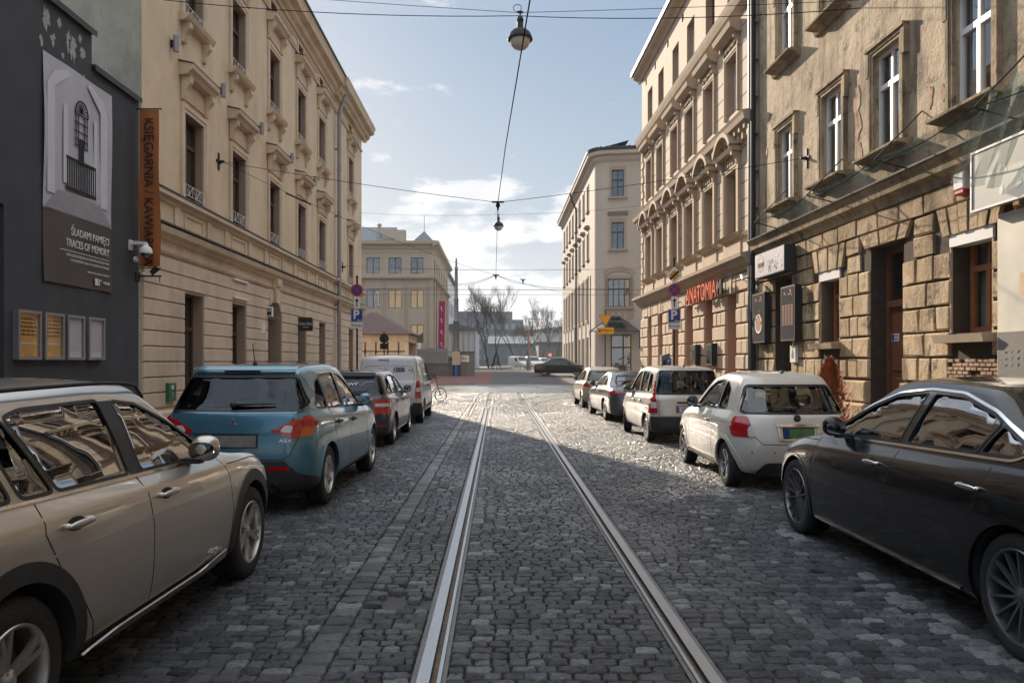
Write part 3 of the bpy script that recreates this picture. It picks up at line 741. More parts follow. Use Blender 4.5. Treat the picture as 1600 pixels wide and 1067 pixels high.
zl = [1.30, 1.71, 2.12, 2.53, 2.95, 3.38, 3.74, 4.08, 4.44]
vz = {(15.75, 16.65): (3.58, .36), (10.98, 11.95): (3.62, .42), (13.35, 14.5): (3.8, .3)}
vops = gops+[(13.0, 14.85, 3.72, 4.09), (15.4, 17.0, 3.55, 4.09), (10.55, 12.4, 3.60, 4.09)]+[(a-.35, b+.35, 3.6, 4.09) for a, b, _, _ in low]
stones(mb, 8.0, U1-.02, zl, vops, 0, .052, .036, .020, .06, .78, rr, skip=lambda u, z: z < 1.7 and 10.2 < u < 12.1)
stones(mb, U0, 8.0, zl, vops, 0, .052, .036, .020, .06, .95, rr)
def fan(mb, a, b, z0, z1, k):
    m_ = (a+b)/2; hw = (b-a)/2+.33
    for j in range(k):
        x0 = -hw+2*hw*j/k; x1 = -hw+2*hw*(j+1)/k; s = .80
        mb.prism([(m_+x0*s+.02, z0), (m_+x1*s-.02, z0), (m_+x1-.02, z1), (m_+x0+.02, z1)], 0, .065+.015*(j % 2), 'y')
fan(mb, wA[0], wA[1], 3.58, 4.06, 6); fan(mb, wB[0], wB[1], 3.62, 4.06, 6); fan(mb, door[0], door[1], 3.80, 4.06, 5)
for l in low: fan(mb, l[0], l[1], 3.62, 4.06, 6)
for p, q in cut_runs(U0, U1-.02, .5, 1.2, gops):
    x = p
    while x < q-.1:
        w = min(q-x, rr.uniform(.5, 1.1)); 
        if q-x-w < .3: w = q-x
        mb.cham(x+.02, x+w-.02, 0, .10+rr.uniform(0, .03), .86, 1.27, .03); mb.cham(x+.015, x+w-.015, 0, .15+rr.uniform(-.01, .03), .1, .84, .05); x += w
mb.build('bossed_stones', MT['oldstone'], B)
mb = MB(RF)      # bare brick where the stone has fallen
for j in range(6):
    z = 1.32+.062*j; x = 10.25-(.06 if j % 2 else 0)
    while x < 12.05:
        if rr.random() < .93: mb.cham(x, x+.125, 0, .035+rr.uniform(0, .025), z, z+.05, .006)
        x += .14
mb.build('bare_bricks', MT['brick'], B)
mb = MB(RF)
mb.prism([(0, 4.42), (.08, 4.44), (.12, 4.56), (.22, 4.62), (.24, 4.74), (.30, 4.80), (.32, 4.86), (0, 4.92)], U0, U1+.1)
mb.prism([(0, 14.2), (.2, 14.3), (.4, 14.45), (.4, 14.6), (0, 14.6)], U0, U1)
mb.build('cornice', MT['oldtrim'], B)
mb = MB(RF); mb.prism([(.32, 4.865), (.34, 4.84), (.345, 4.87), (0, 4.98)], U0, U1+.12); mb.box(U0, U1, -13, .45, 14.6, 14.8); mb.build('flashing', MT['darkzinc'], B)
for i, c in enumerate(wc):
    for lv, (z0, z1) in enumerate(rows):
        o = window(B, RF, c, .92, z0, z1, 'pvc', n=-.07, transom=.34, curtain=.4 if (i+lv) % 2 else 0, fw=.06)
        def orn(m):
            t = .13; w = .92; n1 = .075
            surround(m, c, w, z0-.02, z1, t, n1)
            for s in (-1, 1): m.box(c+s*(w/2+t+.03)-.05, c+s*(w/2+t+.03)+.05, 0, n1+.03, z1-.35, z1+t+.05)
            m.box(c-w/2-t-.08, c+w/2+t+.08, 0, n1+.06, z1+t, z1+t+.06)
        sub(o, RF, 'surround', 'oldtrim', orn)
        sub(o, RF, 'sill', 'oldtrim', lambda m: m.prism([(0, z0-.22), (.08, z0-.2), (.12, z0-.1), (.30, z0-.07), (.31, z0-.03), (-.1, z0+.01)], c-.78, c+.78))
for c in more:
    for z0, z1 in rows: window(B, RF, c, .92, z0, z1, 'pvc', n=-.2, transom=.34)
for k, (a, b, z0, z1) in enumerate([wA, wB]+low[:2]+low[3:]):
    o = window(B, RF, (a+b)/2, b-a-.1, z0, z1-.06, 'orangewood', n=-.26, transom=.32, curtain=.42, fw=.09)
    sub(o, RF, 'shutter_box', 'pvc', lambda m: m.box(a-.03, b+.03, -.2, .04, z1-.17, z1+.02))
    sub(o, RF, 'sill', 'pinktrim' if k == 1 else 'oldtrim', lambda m: m.prism([(-.2, z0-.15), (.24, z0-.15), (.27, z0-.03), (-.2, z0-.01)], a-.12, b+.12))
    for q in (a-.03, b): mb = MB(RF); mb.box(q, q+.03, -.3, .03, z0, z1-.17); mb.build('jamb', MT['pinktrim'], o)
# door with fanlight
a, b = door[0], door[1]; n = -.34
mb = MB(RF); mb.box(a, a+.1, n-.06, n+.05, .1, 3.78); mb.box(b-.1, b, n-.06, n+.05, .1, 3.78); mb.box(a+.1, b-.1, n-.06, n+.05, 3.66, 3.78); mb.box(a+.1, b-.1, n-.06, n+.09, 2.66, 2.78)
mb.box(a+.1, b-.1, n-.05, n-.01, .1, 2.66)
for x0, x1 in ((a+.16, (a+b)/2-.03), ((a+b)/2+.03, b-.16)):
    for q, r_ in ((.25, .95), (1.05, 1.35), (1.45, 2.55)): mb.cham(x0, x1, n-.01, n+.03, q, r_, .03)
mb.box((a+b)/2-.025, (a+b)/2+.025, n-.01, n+.045, .1, 2.66); mb.box((a+b)/2-.03, (a+b)/2+.03, n-.05, n+.03, 2.78, 3.66)
d = mb.build('front_door', MT['doorwood'], B)
mb = MB(RF); mb.quad((a+.1, n, 2.78), (b-.1, n, 2.78), (b-.1, n, 3.66), (a+.1, n, 3.66)); mb.build('fanlight', MT['panec'], d)
mb = MB(RF); mb.box(a, b, -1.1, -1.0, .1, 3.8); mb.build('room', MT['goldroom'], d)
mb = MB(RF); mb.box(14.08, 14.34, n+.03, n+.036, 2.02, 2.16); nt_ = mb.build('door_notice', MT['white'], d)
MT['blue'] = mat('sign_blue', (.012, .05, .24), .4, .05); MT['red'] = mat('sign_red', (.42, .018, .03), .4, .05)
mb = MB(RF); mb.box(14.24, 14.33, n+.036, n+.038, 2.03, 2.15); mb.box(14.1, 14.22, n+.036, n+.038, 2.11, 2.13); mb.box(14.1, 14.22, n+.036, n+.038, 2.05, 2.07); mb.build('notice_print', MT['blue'], d)
mb = MB(RF); mb.ball((a+.6-.1, n+.07, 1.15), .03); mb.build('handle', MT['zinc'], d)
mb = MB(RF); mb.box(ent[0], ent[1], -.42-1.2, -1.6, .1, 3.72); mb.box(ent[0]-.02, ent[0], -1.6, -.42, .1, 3.72); mb.box(ent[1], ent[1]+.02, -1.6, -.42, .1, 3.72); mb.build('passage', MT['old'], B)
mb = MB(RF); rr = random.Random(5)   # flaked render spots
for uc, zc, s in ((15.05, 6.75, .17), (15.0, 6.25, .14), (20.1, 6.6, .11), (20.1, 5.9, .13), (12.55, 6.0, .09), (12.2, 5.95, .07), (20.25, 7.8, .1), (17.3, 5.5, .08), (9.9, 5.6, .25), (14.9, 5.7, .09), (19.9, 7.1, .07)):
    P = [(uc+s*rr.uniform(.5, 1.2)*math.cos(2*math.pi*k/13), zc+s*rr.uniform(1.0, 2.6)*math.sin(2*math.pi*k/13)) for k in range(13)]
    mb = MB(RF); mb.prism(P, .002, .012, 'y'); mb.build('flaked_patch', MT['brick'], B)

# ================================================================ round-cornered house across the side street
MT['blush'] = mat('blush_plaster', (.42, .37, .31), .85, .05, 1, .15, 50, dirt=.15, dcol=(.4, .3, .26))
MT['blushtrim'] = mat('blush_trim', (.33, .27, .22), .85, .08, 2, .15, 50)
MT['greenframe'] = mat('dark_green_frame', (.02, .03, .027), .4, .1)
CB = thing('round_corner_house', 'pale house with a rounded corner, dark green windows and a glazed canopy over its door', 'building', (10, 54, gz(54)))
g0 = .2; H = 16.5
pts = [(6.95, 82.0), (6.95, 57.3)]
ctr = (7.85, 54.9); rad = .9
for k in range(0, 8): t = R(180+72*k/8); pts.append((ctr[0]+rad*math.cos(t), ctr[1]+rad*math.sin(t)))
t = R(252+8); p8 = (ctr[0]+rad*math.cos(t), ctr[1]+rad*math.sin(t)); pts.append(p8)
dirx = Vector((1, -.15)).normalized(); p9 = (p8[0]+dirx.x*14, p8[1]+dirx.y*14); pts.append(p9)
FF = frame((p8[0], p8[1], g0), (dirx.x, dirx.y, 0), (dirx.y, -dirx.x, 0))   # front facet
def fx(px):  # x along the front facet under an image column at its depth
    return px
SF = frame((6.95, 57.3, g0), (0, 1, 0), (-1, 0, 0))
mb = MB()
loops = pts
for a, b in zip(loops[1:-2], loops[2:-1]): mb.quad((*a, 0), (*b, 0), (*b, H), (*a, H))
mb.quad((*p9, 0), (p9[0], 82, 0), (p9[0], 82, H), (*p9, H)); mb.quad((6.95, 82, 0), (p9[0], 82, 0), (p9[0], 82, H), (6.95, 82, H))
mb.M = FF; fw_ = [(.65, 1.5)]
fops = [(-.85+.0, .0, 0, 0)]
c1 = -.35
fo = [(.36, 1.22, 13.1, 15.0), (.36, 1.22, 9.4, 11.3), (.1, 1.65, 5.3, 7.3), (.3, 1.75, .0, 3.35)]
far = [(5.0+3.2*k, 5.9+3.2*k, z, z+1.9) for k in range(3) for z in (13.1, 9.4, 5.4)]
wall_open(mb, 0, 14, -.2, H-.2, fo+far, .25)
mb.M = SF
sw = [1.4+2.95*k for k in range(8)]
so = [(c-.5, c+.5, z, z+h) for c in sw for z, h in ((13.0, 2.0), (9.3, 2.0), (4.6, 3.0), (1.0, 2.3))]
wall_open(mb, 0, 24.7, -.2, H-.2, so, .22)
mb.build('wall', MT['blush'], CB)
mb = MB(); 
ring_ = [(p[0], p[1]) for p in loops]+[(p9[0], 82)]
mb.prism([(x, y) for x, y in ring_], H-.0, H+.05, 'z')
cen = Vector((14, 66))
def offs(p, d):
    i = loops.index(p); a = Vector(loops[max(0, i-1)]); b = Vector(loops[min(len(loops)-1, i+1)]); t = (b-a).normalized(); n = Vector((t.y, -t.x)); n = -n if (Vector(p)+n-cen).length < (Vector(p)-cen).length else n
    return Vector(p)+n*d
for (d0, z0, d1, z1) in ((0, H-.75, .18, H-.55), (.18, H-.55, .2, H-.35), (.2, H-.35, .5, H-.25), (.5, H-.25, .52, H)):
    for a, b in zip(loops, loops[1:]):
        A, B_, C_, D_ = offs(a, d0), offs(b, d0), offs(b, d1), offs(a, d1); mb.quad((*A, z0), (*B_, z0), (*C_, z1), (*D_, z1))
mb.build('cornice', MT['blush'], CB)
mb = MB()
for (d0, z0, d1, z1) in ((.52, H, .58, H+.02), (.58, H+.02, .58, H+.2), (.58, H+.2, -2.5, H+1.1)):
    for a, b in zip(loops, loops[1:]):
        A, B_, C_, D_ = offs(a, d0), offs(b, d0), offs(b, d1), offs(a, d1); mb.quad((*A, z0), (*B_, z0), (*C_, z1), (*D_, z1))
for a, b in zip(loops, loops[1:]):
    n = max(1, int((Vector(b)-Vector(a)).length/.4))
    for k in range(n):
        q = Vector(a).lerp(Vector(b), k/n); A = q+(offs(a, .45)-Vector(a)); mb.ball((A.x, A.y, H+.24), .09, .09, .07, 6, 4)
mb.build('tiled_roof', MT['blackmetal'], CB)
for a, b, z0, z1 in fo[:3]+far:
    o = window(CB, FF, (a+b)/2, b-a, z0, z1, 'greenframe', n=-.16, cols=2 if b-a < 1.2 else 4, transom=.36)
    sub(o, FF, 'surround', 'blushtrim', lambda m: (m.box(a-.16, a, 0, .05, z0, z1), m.box(b, b+.16, 0, .05, z0, z1), m.box(a-.16, b+.16, 0, .05, z1, z1+.25), m.box(a-.25, b+.25, 0, .16, z0-.14, z0)))
for z in (11.75,):
    mb = MB(FF); mb.prism([(0, z), (.2, z+.15), (.3, z+.28), (0, z+.34)], .1, 1.5); mb.build('hood', MT['blushtrim'], CB)
mb = MB(FF); arch_band(mb, .88, 7.5, .92, .35, .35, 0, .06); mb.box(-.12, .06, 0, .05, 4.5, 7.5); mb.box(1.70, 1.9, 0, .05, 4.5, 7.5)
for k in range(4): mb.box(.15+k*.42, .37+k*.42, 0, .05, 4.3, 5.0)
mb.build('arched_surround', MT['blushtrim'], CB)
for c in sw:
    for z, h in ((13.0, 2.0), (9.3, 2.0), (4.6, 3.0), (1.0, 2.3)):
        o = window(CB, SF, c, 1.0, z, z+h, 'greenframe', n=-.16, transom=.3)
        def sd(m):
            m.box(c-.64, c-.5, 0, .05, z, z+h); m.box(c+.5, c+.64, 0, .05, z, z+h); m.box(c-.62, c+.62, 0, .16, z-.14, z)
            if z == 9.3: m.prism([(0, z+h+.3), (.25, z+h+.42), (.3, z+h+.5), (0, z+h+.52)], c-.7, c+.7)
            if z == 4.6: arch_band(m, c, z+h, .5, .3, .14, 0, .08)
        sub(o, SF, 'surround', 'blushtrim', sd)
mb = MB(SF)
for c in [0.0]+[(a+b)/2 for a, b in zip(sw, sw[1:])]: mb.box(c-.28, c+.28, 0, .07, 0, 7.9)
mb.build('pilasters', MT['blush'], CB)
mb = MB(FF); a, b = fo[3][0], fo[3][1]
for x0, x1 in ((a, a+.08), (b-.08, b), ((a+b)/2+.1, (a+b)/2+.2)): mb.box(x0, x1, -.3, -.18, 0, 3.35)
mb.box(a, b, -.3, -.18, 2.4, 2.5); mb.box(a, b, -.3, -.18, 3.27, 3.35); mb.box(a, b, -.3, -.2, 0, .35); mb.box(a, b, -.3, -.2, 1.0, 1.06)
d = mb.build('glazed_door', MT['greenframe'], CB)
mb = MB(FF); mb.quad((a, -.25, 0), (b, -.25, 0), (b, -.25, 3.35), (a, -.25, 3.35)); mb.build('pane', MT['pane'], d)
mb = MB(FF); mb.box(a, b, -1.2, -1.1, 0, 3.4); mb.build('room', MT['goldroom'], d)
mb = MB(FF)   # faceted glass canopy
P0 = [(-1.15, 1.1, 3.55), (-.2, 1.5, 3.55), (1.5, 1.5, 3.55), (2.3, .9, 3.55)]; ap = [(.45, .02, 4.65), (.85, .02, 4.65)]
mb.quad(P0[0], P0[1], ap[0]); mb.quad(P0[1], P0[2], ap[1], ap[0]); mb.quad(P0[2], P0[3], ap[1]); mb.quad((-1.1, 0, 3.55), P0[0], ap[0]); mb.quad(P0[3], (2.35, 0, 3.55), ap[1])
c = mb.build('entrance_canopy', glass_mat('canopy_glass', (.25, .3, .3), .15, .1), CB)
mb = MB(FF)
for p, q in ((P0[0], P0[1]), (P0[1], P0[2]), (P0[2], P0[3]), ((-1.1, 0, 3.55), P0[0]), (P0[3], (2.35, 0, 3.55)), (ap[0], P0[0]), (ap[0], P0[1]), (ap[1], P0[2]), (ap[1], P0[3]), (ap[0], ap[1]), ((2.3, .05, 2.4), P0[3]), ((-1.1, .05, 2.4), P0[0])): mb.tube([p, q], .035, 5)
mb.build('canopy_frame', MT['greenframe'], c)
p = thing('rain_pipe', 'dark rain pipe on the long side of the round-cornered house', 'rain pipe', (6.8, 66.5, .5))
mb = MB(); mb.tube([(6.3, 66.5, H-.2), (6.5, 66.5, H-.9), (6.82, 66.5, H-1.6), (6.82, 66.5, .5)], .075, 8); mb.build('pipe', MT['blackmetal'], p, 60)

# ================================================================ office block, kiosk and other things beyond the junction
MT['office'] = mat('office_render', (.42, .365, .285), .85, .07, .6, .2, 40, dirt=.3, dcol=(.33, .28, .22))
MT['tile'] = mat('brown_roof_tile', (.09, .045, .04), .6, .25, 4, .3, 20)
MT['slate'] = mat('slate_sheet', (.11, .13, .15), .5, .15, 3, .2, 20)
MT['magenta'] = mat('magenta_cloth', (.42, .015, .14), .7, .06)
OB = thing('office_block', 'beige modernist office block with blue reflecting windows and a magenta banner', 'building', (-15, 81, .6))
OF = frame((-6.9, 81, .6), (-1, 0, 0), (0, -1, 0)); OS = frame((-6.9, 81, .6), (0, 1, 0), (1, 0, 0))
cols = [(1.03, 2.38), (3.35, 4.73), (5.67, 7.08)]+[(8.0+2.32*k, 9.4+2.32*k) for k in range(12)]
oo = [(a, b, z0, z1) for a, b in cols for z0, z1 in ((3.05, 4.95), (6.75, 8.65), (10.4, 12.1))]
mb = MB(OF); wall_open(mb, 0, 36, -1, 13.85, oo, .25)
mb.M = OS; ss = [(1.5+3.2*k, 2.9+3.2*k, z0, z1) for k in range(7) for z0, z1 in ((3.05, 4.95), (6.75, 8.65), (10.4, 12.1))]
wall_open(mb, 0, 24, -1, 13.85, ss, .25); mb.M = Matrix.Identity(4); mb.quad((-43, 105, 0), (-6.9, 105, 0), (-6.9, 105, 14.4), (-43, 105, 14.4)); mb.quad((-43, 81, 14.3), (-6.9, 81, 14.3), (-6.9, 105, 14.3), (-43, 105, 14.3))
mb.build('wall', MT['office'], OB)
mb = MB(OF)
mb.prism([(0, 13.0), (.1, 13.05), (.12, 13.3), (.6, 13.5), (.65, 13.8), (0, 13.85)], -.5, 36)
mb.prism([(0, 9.75), (.35, 9.85), (.4, 10.0), (0, 10.05)], -.3, 36); mb.prism([(0, 12.6), (.06, 12.6), (.06, 12.75), (0, 12.75)], 0, 36)
for k, (a, b) in enumerate(cols):
    for e in (-.52, -.36): mb.box(a+e-.06, a+e+.06, 0, .12, 2.4, 9.8)
mb.box(-.02, .4, 0, .1, 2.4, 9.8)
mb.M = OS; mb.prism([(0, 13.0), (.12, 13.3), (.6, 13.5), (.65, 13.8), (0, 13.85)], -.6, 24); mb.prism([(0, 9.75), (.35, 9.85), (.4, 10.0), (0, 10.05)], -.3, 24)
for k in range(8): mb.box(.6+3.2*k, 1.0+3.2*k, 0, .15, 2.4, 9.8)
mb.build('pilasters_and_cornices', MT['office'], OB)
for F_, L_ in ((OF, oo), (OS, ss)):
    for a, b, z0, z1 in L_:
        if F_ is OF and a > 14: continue
        window(OB, F_, (a+b)/2, b-a, z0, z1, 'greenframe', n=-.12, transom=0, room='goldroom' if z0 < 5 else None, glass='skypane' if False else 'pane')
mb = MB(OF); mb.box(9, 30, -8, -2, 13.8, 14.6); mb.prism([(-9, 13.9), (-1, 13.9), (-5, 16.2)], 4.5, 36); mb.build('slate_roof', MT['slate'], OB)
mb = MB(OF); mb.add([(-.1, -.6, 13.85), (2.3, -.6, 13.85), (2.3, -4, 13.85), (-.1, -4, 13.85), (1.15, -2.2, 15.3)], [(0, 1, 4), (1, 2, 4), (2, 3, 4), (3, 0, 4)]); t_ = mb.build('pyramid_roof', MT['slate'], OB)
mb = MB(OF); mb.tube([(1.15, -2.2, 15.2), (1.15, -2.2, 16.9)], .03, 5); mb.build('mast', MT['zinc'], t_)
mb = MB(OF); mb.box(3.2, 5.6, -3, -2, 13.9, 15.4); mb.build('chimney', MT['office'], OB)
mb = MB(OF); mb.cyl((6.1, -2.6, 13.8), (6.1, -2.6, 16.0), .24, .2, 10); mb.cyl((6.1, -2.6, 16.0), (6.1, -2.6, 16.2), .3, .1, 10)
mb.build('chimney', MT['office'], OB); mb = MB(OS); mb.box(11, 22, -5, -.2, 13.85, 15.2); mb.build('roof_house', MT['office'], OB)
mb = MB(); mb.box(-13, -5.4, 80.1, 80.7, .6, 2.9); mb.box(-7.3, -5.3, 79.9, 80.8, .6, 3.05); mb.build('garden_wall', MT['kerbstone'], OB)
bn = thing('magenta_banner', 'tall magenta cloth banner with white marks on the side of the beige office block', 'banner', (-6.3, 83.5, 2.6))
mb = MB(); k = 10
mb.add([(-6.6+.0, 84, 3.1), (-5.94, 84, 3.0), (-5.8, 84, 8.3), (-6.46, 84, 8.3), (-6.6, 84.03, 3.1), (-5.94, 84.03, 3.0), (-5.8, 84.03, 8.3), (-6.46, 84.03, 8.3)], [(0,1,2,3),(7,6,5,4),(0,4,5,1),(1,5,6,2),(2,6,7,3),(3,7,4,0)]); mb.build('cloth', MT['magenta'], bn)
mb = MB()
for z in (3.5, 4.8, 6.1, 7.4): mb.box(-6.3, -6.18, 83.97, 83.995, z, z+.3); mb.box(-6.28, -6.05, 83.97, 83.995, z-.15, z-.08)
mb.build('print', MT['white'], bn)
sg = thing('office_sign', 'small white sign with a dark logo on the office garden wall', 'sign', (-6.4, 79.8, 3))
mb = MB(); mb.box(-9.0, -8.1, 79.95, 80.05, 3.0, 3.6); mb.build('panel', MT['white'], sg)
mb = MB(); mb.lathe([(.07, 0), (.10, 0)], (-8.8, 79.94, 3.35), 'y', 12); mb.box(-8.68, -8.25, 79.93, 79.94, 3.27, 3.34); mb.box(-8.89, -8.85, 79.93, 79.94, 3.15, 3.36); mb.build('logo', MT['magenta'], sg)
# kiosk
K = thing('kiosk', 'cream glazed kiosk with a hipped brown tile roof at the left street corner', 'kiosk', (-9.7, 60, gz(58)))
g = gz(58)
mb = MB(); mb.add([(-13.4, 56.6, g+3.35), (-6.35, 56.6, g+3.35), (-6.35, 63.6, g+3.35), (-13.4, 63.6, g+3.35), (-9.8, 59.9, g+5.2), (-9.6, 60.3, g+5.2)], [(0, 1, 4), (1, 2, 5, 4), (2, 3, 5), (3, 0, 4, 5), (0, 1, 2, 3)]); mb.build('roof', MT['tile'], K)
mb = MB()
for r_ in range(9):
    t = r_/9
    for q in range(26):
        x = -13.3+6.9*q/26; a = t; zz = g+3.37+1.85*t; yy = 56.6+3.3*t
        if abs(x+9.85) < 3.5*(1-t)-.1: mb.add([(x, yy-.03, zz), (x+.2, yy-.03, zz), (x+.2, yy+.05, zz+.06), (x, yy+.05, zz+.06)], [(0, 1, 2, 3)])
mb.build('tile_courses', MT['tile'], K)
mb = MB(); mb.box(-13, -6.7, 57.0, 63.2, g+2.75, g+3.34); mb.box(-13, -12.7, 57, 63.2, g, g+2.8); mb.box(-6.95, -6.7, 57.0, 57.25, g, g+2.8); mb.box(-6.95, -6.7, 62.9, 63.2, g, g+2.8); mb.box(-13, -6.7, 57.02, 57.2, g, g+.7); mb.box(-12.8, -6.8, 62.8, 63.1, g, g+2.8)
mb.build('wall', MT['cream'], K)
mb = MB()
for x in [-12.6, -11.7, -10.9, -10.0, -9.2, -8.3, -7.5]: mb.box(x, x+.1, 57.03, 57.13, g+.7, g+2.75)
mb.box(-13, -6.95, 57.03, 57.13, g+2.0, g+2.1); f_ = mb.build('window_frame', MT['brownwood'], K)
mb = MB(); mb.quad((-13, 57.1, g+.7), (-6.95, 57.1, g+.7), (-6.95, 57.1, g+2.75), (-13, 57.1, g+2.75)); mb.build('pane', MT['pane'], f_)
mb = MB(); mb.box(-12.9, -6.9, 58.4, 58.5, g, g+2.7); mb.build('room', MT['goldroom'], K)
mb = MB()
for x, z, w, h in ((-12.2, 1.0, .6, .7), (-11.4, 1.1, .5, .8), (-10.5, .9, .6, .9), (-9.6, 1.2, .5, .5), (-8.9, 1.0, .6, .8)): mb.box(x, x+w, 57.9, 57.95, g+z, g+z+h)
mb.build('poster', MT['white'], K)
# low fence wall with railing and the block with a white sign
W = thing('fence_wall', 'low grey concrete wall with a metal railing on top and a taller end block', 'wall', (-4, 63.4, gz(63.4)))
g = gz(63.4)
MT['conc'] = mat('grey_concrete', (.17, .16, .145), .8, .12, 2, .3, 40)
mb = MB(); mb.box(-12, -3.8, 63.4, 63.7, g-.2, g+.95); mb.box(-3.75, -1.95, 63.35, 63.8, g-.2, g+1.95); mb.build('concrete', MT['conc'], W)
mb = MB(); mb.box(-12, -3.8, 63.36, 63.74, g+.95, g+1.0); mb.box(-3.8, -1.9, 63.3, 63.85, g+1.95, g+2.02); mb.build('coping', MT['darkzinc'], W)
mb = MB()
for k in range(52): mb.cyl((-11.9+k*.155, 63.55, g+.95), (-11.9+k*.155, 63.55, g+2.0), .014, n=5)
mb.cyl((-12, 63.55, g+2.0), (-3.8, 63.55, g+2.0), .025, n=6); mb.cyl((-12, 63.55, g+1.1), (-3.8, 63.55, g+1.1), .02, n=6); mb.build('railing', MT['zinc'], W)
s_ = thing('wall_sign', 'white sign with a small dark logo on the taller block of the fence wall', 'sign', (-2.8, 63.3, g+1.3))
mb = MB(); mb.box(-3.2, -2.4, 63.31, 63.35, g+1.15, g+1.7); mb.build('panel', MT['white'], s_)
mb = MB(); mb.lathe([(.07, 0), (.1, 0)], (-3.0, 63.3, g+1.48), 'y', 12); mb.box(-2.9, -2.55, 63.295, 63.31, g+1.4, g+1.47); mb.box(-3.09, -3.06, 63.295, 63.31, g+1.28, g+1.5); mb.build('logo', MT['magenta'], s_)
b_ = thing('metal_bollard', 'thin grey pair of hoop posts in front of the fence wall', 'bollard', (-3.2, 62.6, g))
mb = MB()
mb.tube([(-3.45, 62.6, g), (-3.45, 62.6, g+.95), (-3.38, 62.6, g+1.0), (-3.0, 62.6, g+1.0), (-2.93, 62.6, g+.95), (-2.93, 62.6, g)], .03, 6); mb.build('hoop', MT['lampbox'], b_)
TP = thing('tram_pole', 'tall grey tram pole with a blue base standing by the low fence wall', 'pole', (-3.44, 62.9, g))
mb = MB(); x = -3.44; y = 62.9
mb.lathe([(.0, g+2.0), (.3, g+2.0), (.3, g+2.1), (.24, g+2.3), (.24, g+4.4), (.3, g+4.5), (.2, g+4.6), (.18, g+6.2), (.22, g+6.3), (.15, g+6.4), (.12, g+8.8), (.16, g+8.9), (.09, g+9.0), (.07, g+9.6), (0, g+9.8)], (x, y, 0), 'z', 14); mb.build('shaft', MT['zinc'], TP, 60)
mb = MB(); mb.lathe([(.3, g), (.3, g+.9), (.0, g+.9)], (x, y, 0), 'z', 14); mb.build('base', MT['blue'], TP, 60)
mb = MB(); mb.box(x-.32, x+.32, y-.36, y-.2, g+.9, g+2.0); mb.build('notice_case', MT['pinkstone'], TP)
mb = MB(); mb.tube([(x, y, g+5.2), (x+.7, y, g+5.3), (x+1.2, y, g+5.6)], .03, 5); mb.build('bracket', MT['blackmetal'], TP)
wb = thing('white_house', 'narrow white house end seen behind the office block', 'building', (-8, 118, .6))
mb = MB(); mb.box(-16, -7.55, 112, 135, .6, 14.6); mb.build('wall', MT['white'], wb); mb = MB(); mb.box(-16, -7.1, 111.6, 135.2, 14.6, 14.9)
for k in range(5): mb.box(-7.56, -7.5, 115+k*4, 116.2+k*4, 4, 6); mb.box(-7.56, -7.5, 115+k*4, 116.2+k*4, 9, 11)
mb.build('roof', MT['slate'], wb)
sh = thing('white_shed', 'long white shed with a pale grey roof behind the tram pole', 'building', (-5, 112, .6))
mb = MB(); mb.box(-9.5, -3.2, 110, 130, .6, 6.2); mb.build('wall', mat('shed_sheet', (.5, .52, .56), .6, .06), sh); mb = MB(); mb.prism([(-9.8, 6.2), (-3.0, 6.2), (-3.0, 6.4), (-6, 7.2), (-9.8, 6.6)], 109.6, 130, 'y')
for k in range(8): mb.box(-9+.8*k, -8.97+.8*k, 109.9, 110, .6, 6.2)
mb.build('roof', MT['slate'], sh)
FBk = thing('far_block', 'long bluish grey block of flats behind the bare trees', 'building', (0, 215, .6))
MT['farwall'] = mat('far_render', (.16, .18, .20), .9, .1, .2)
mb = MB(); mb.box(-22, 7, 210, 225, .6, 13.2); mb.box(-22, 4, 211, 225, 13.2, 15.5); mb.build('wall', MT['farwall'], FBk)
for k in range(15):
    for l in range(4):
        mb = MB(); mb.box(-21+1.9*k, -19.9+1.9*k, 209.9, 210, 2.2+2.8*l, 3.6+2.8*l); mb.build('window', MT['lampbox'], FBk)
for (nm, lb, x0, x1, y, z, m) in (('low_house', 'low grey house with a dark roof at the right end of the street view', 8, 22, 150, 7.5, 'darkzinc'), ('low_house', 'distant long low building behind the parked vans', -2, 24, 185, 8.0, 'farwall')):
    h_ = thing(nm, lb, 'building', (x0+4, y, .6))
    mb = MB(); mb.box(x0, x1, y, y+12, .6, z-2); mb.build('wall', MT['farwall' if m == 'farwall' else 'conc'], h_); mb = MB(); mb.prism([(y-.5, z-2), (y+12.5, z-2), (y+6, z)], x0-.5, x1+.5, 'x'); mb.build('roof', MT[m], h_)
tag(None or (lambda m: m.build('hill', mat('wooded_hill', (.06, .07, .075), .95, .25, .02)))(MB().prism([(-200, .0), (-200, 12), (-60, 16), (0, 17), (60, 24), (130, 20), (220, 14), (220, 0)], 420, 460, 'y')), kind='structure')
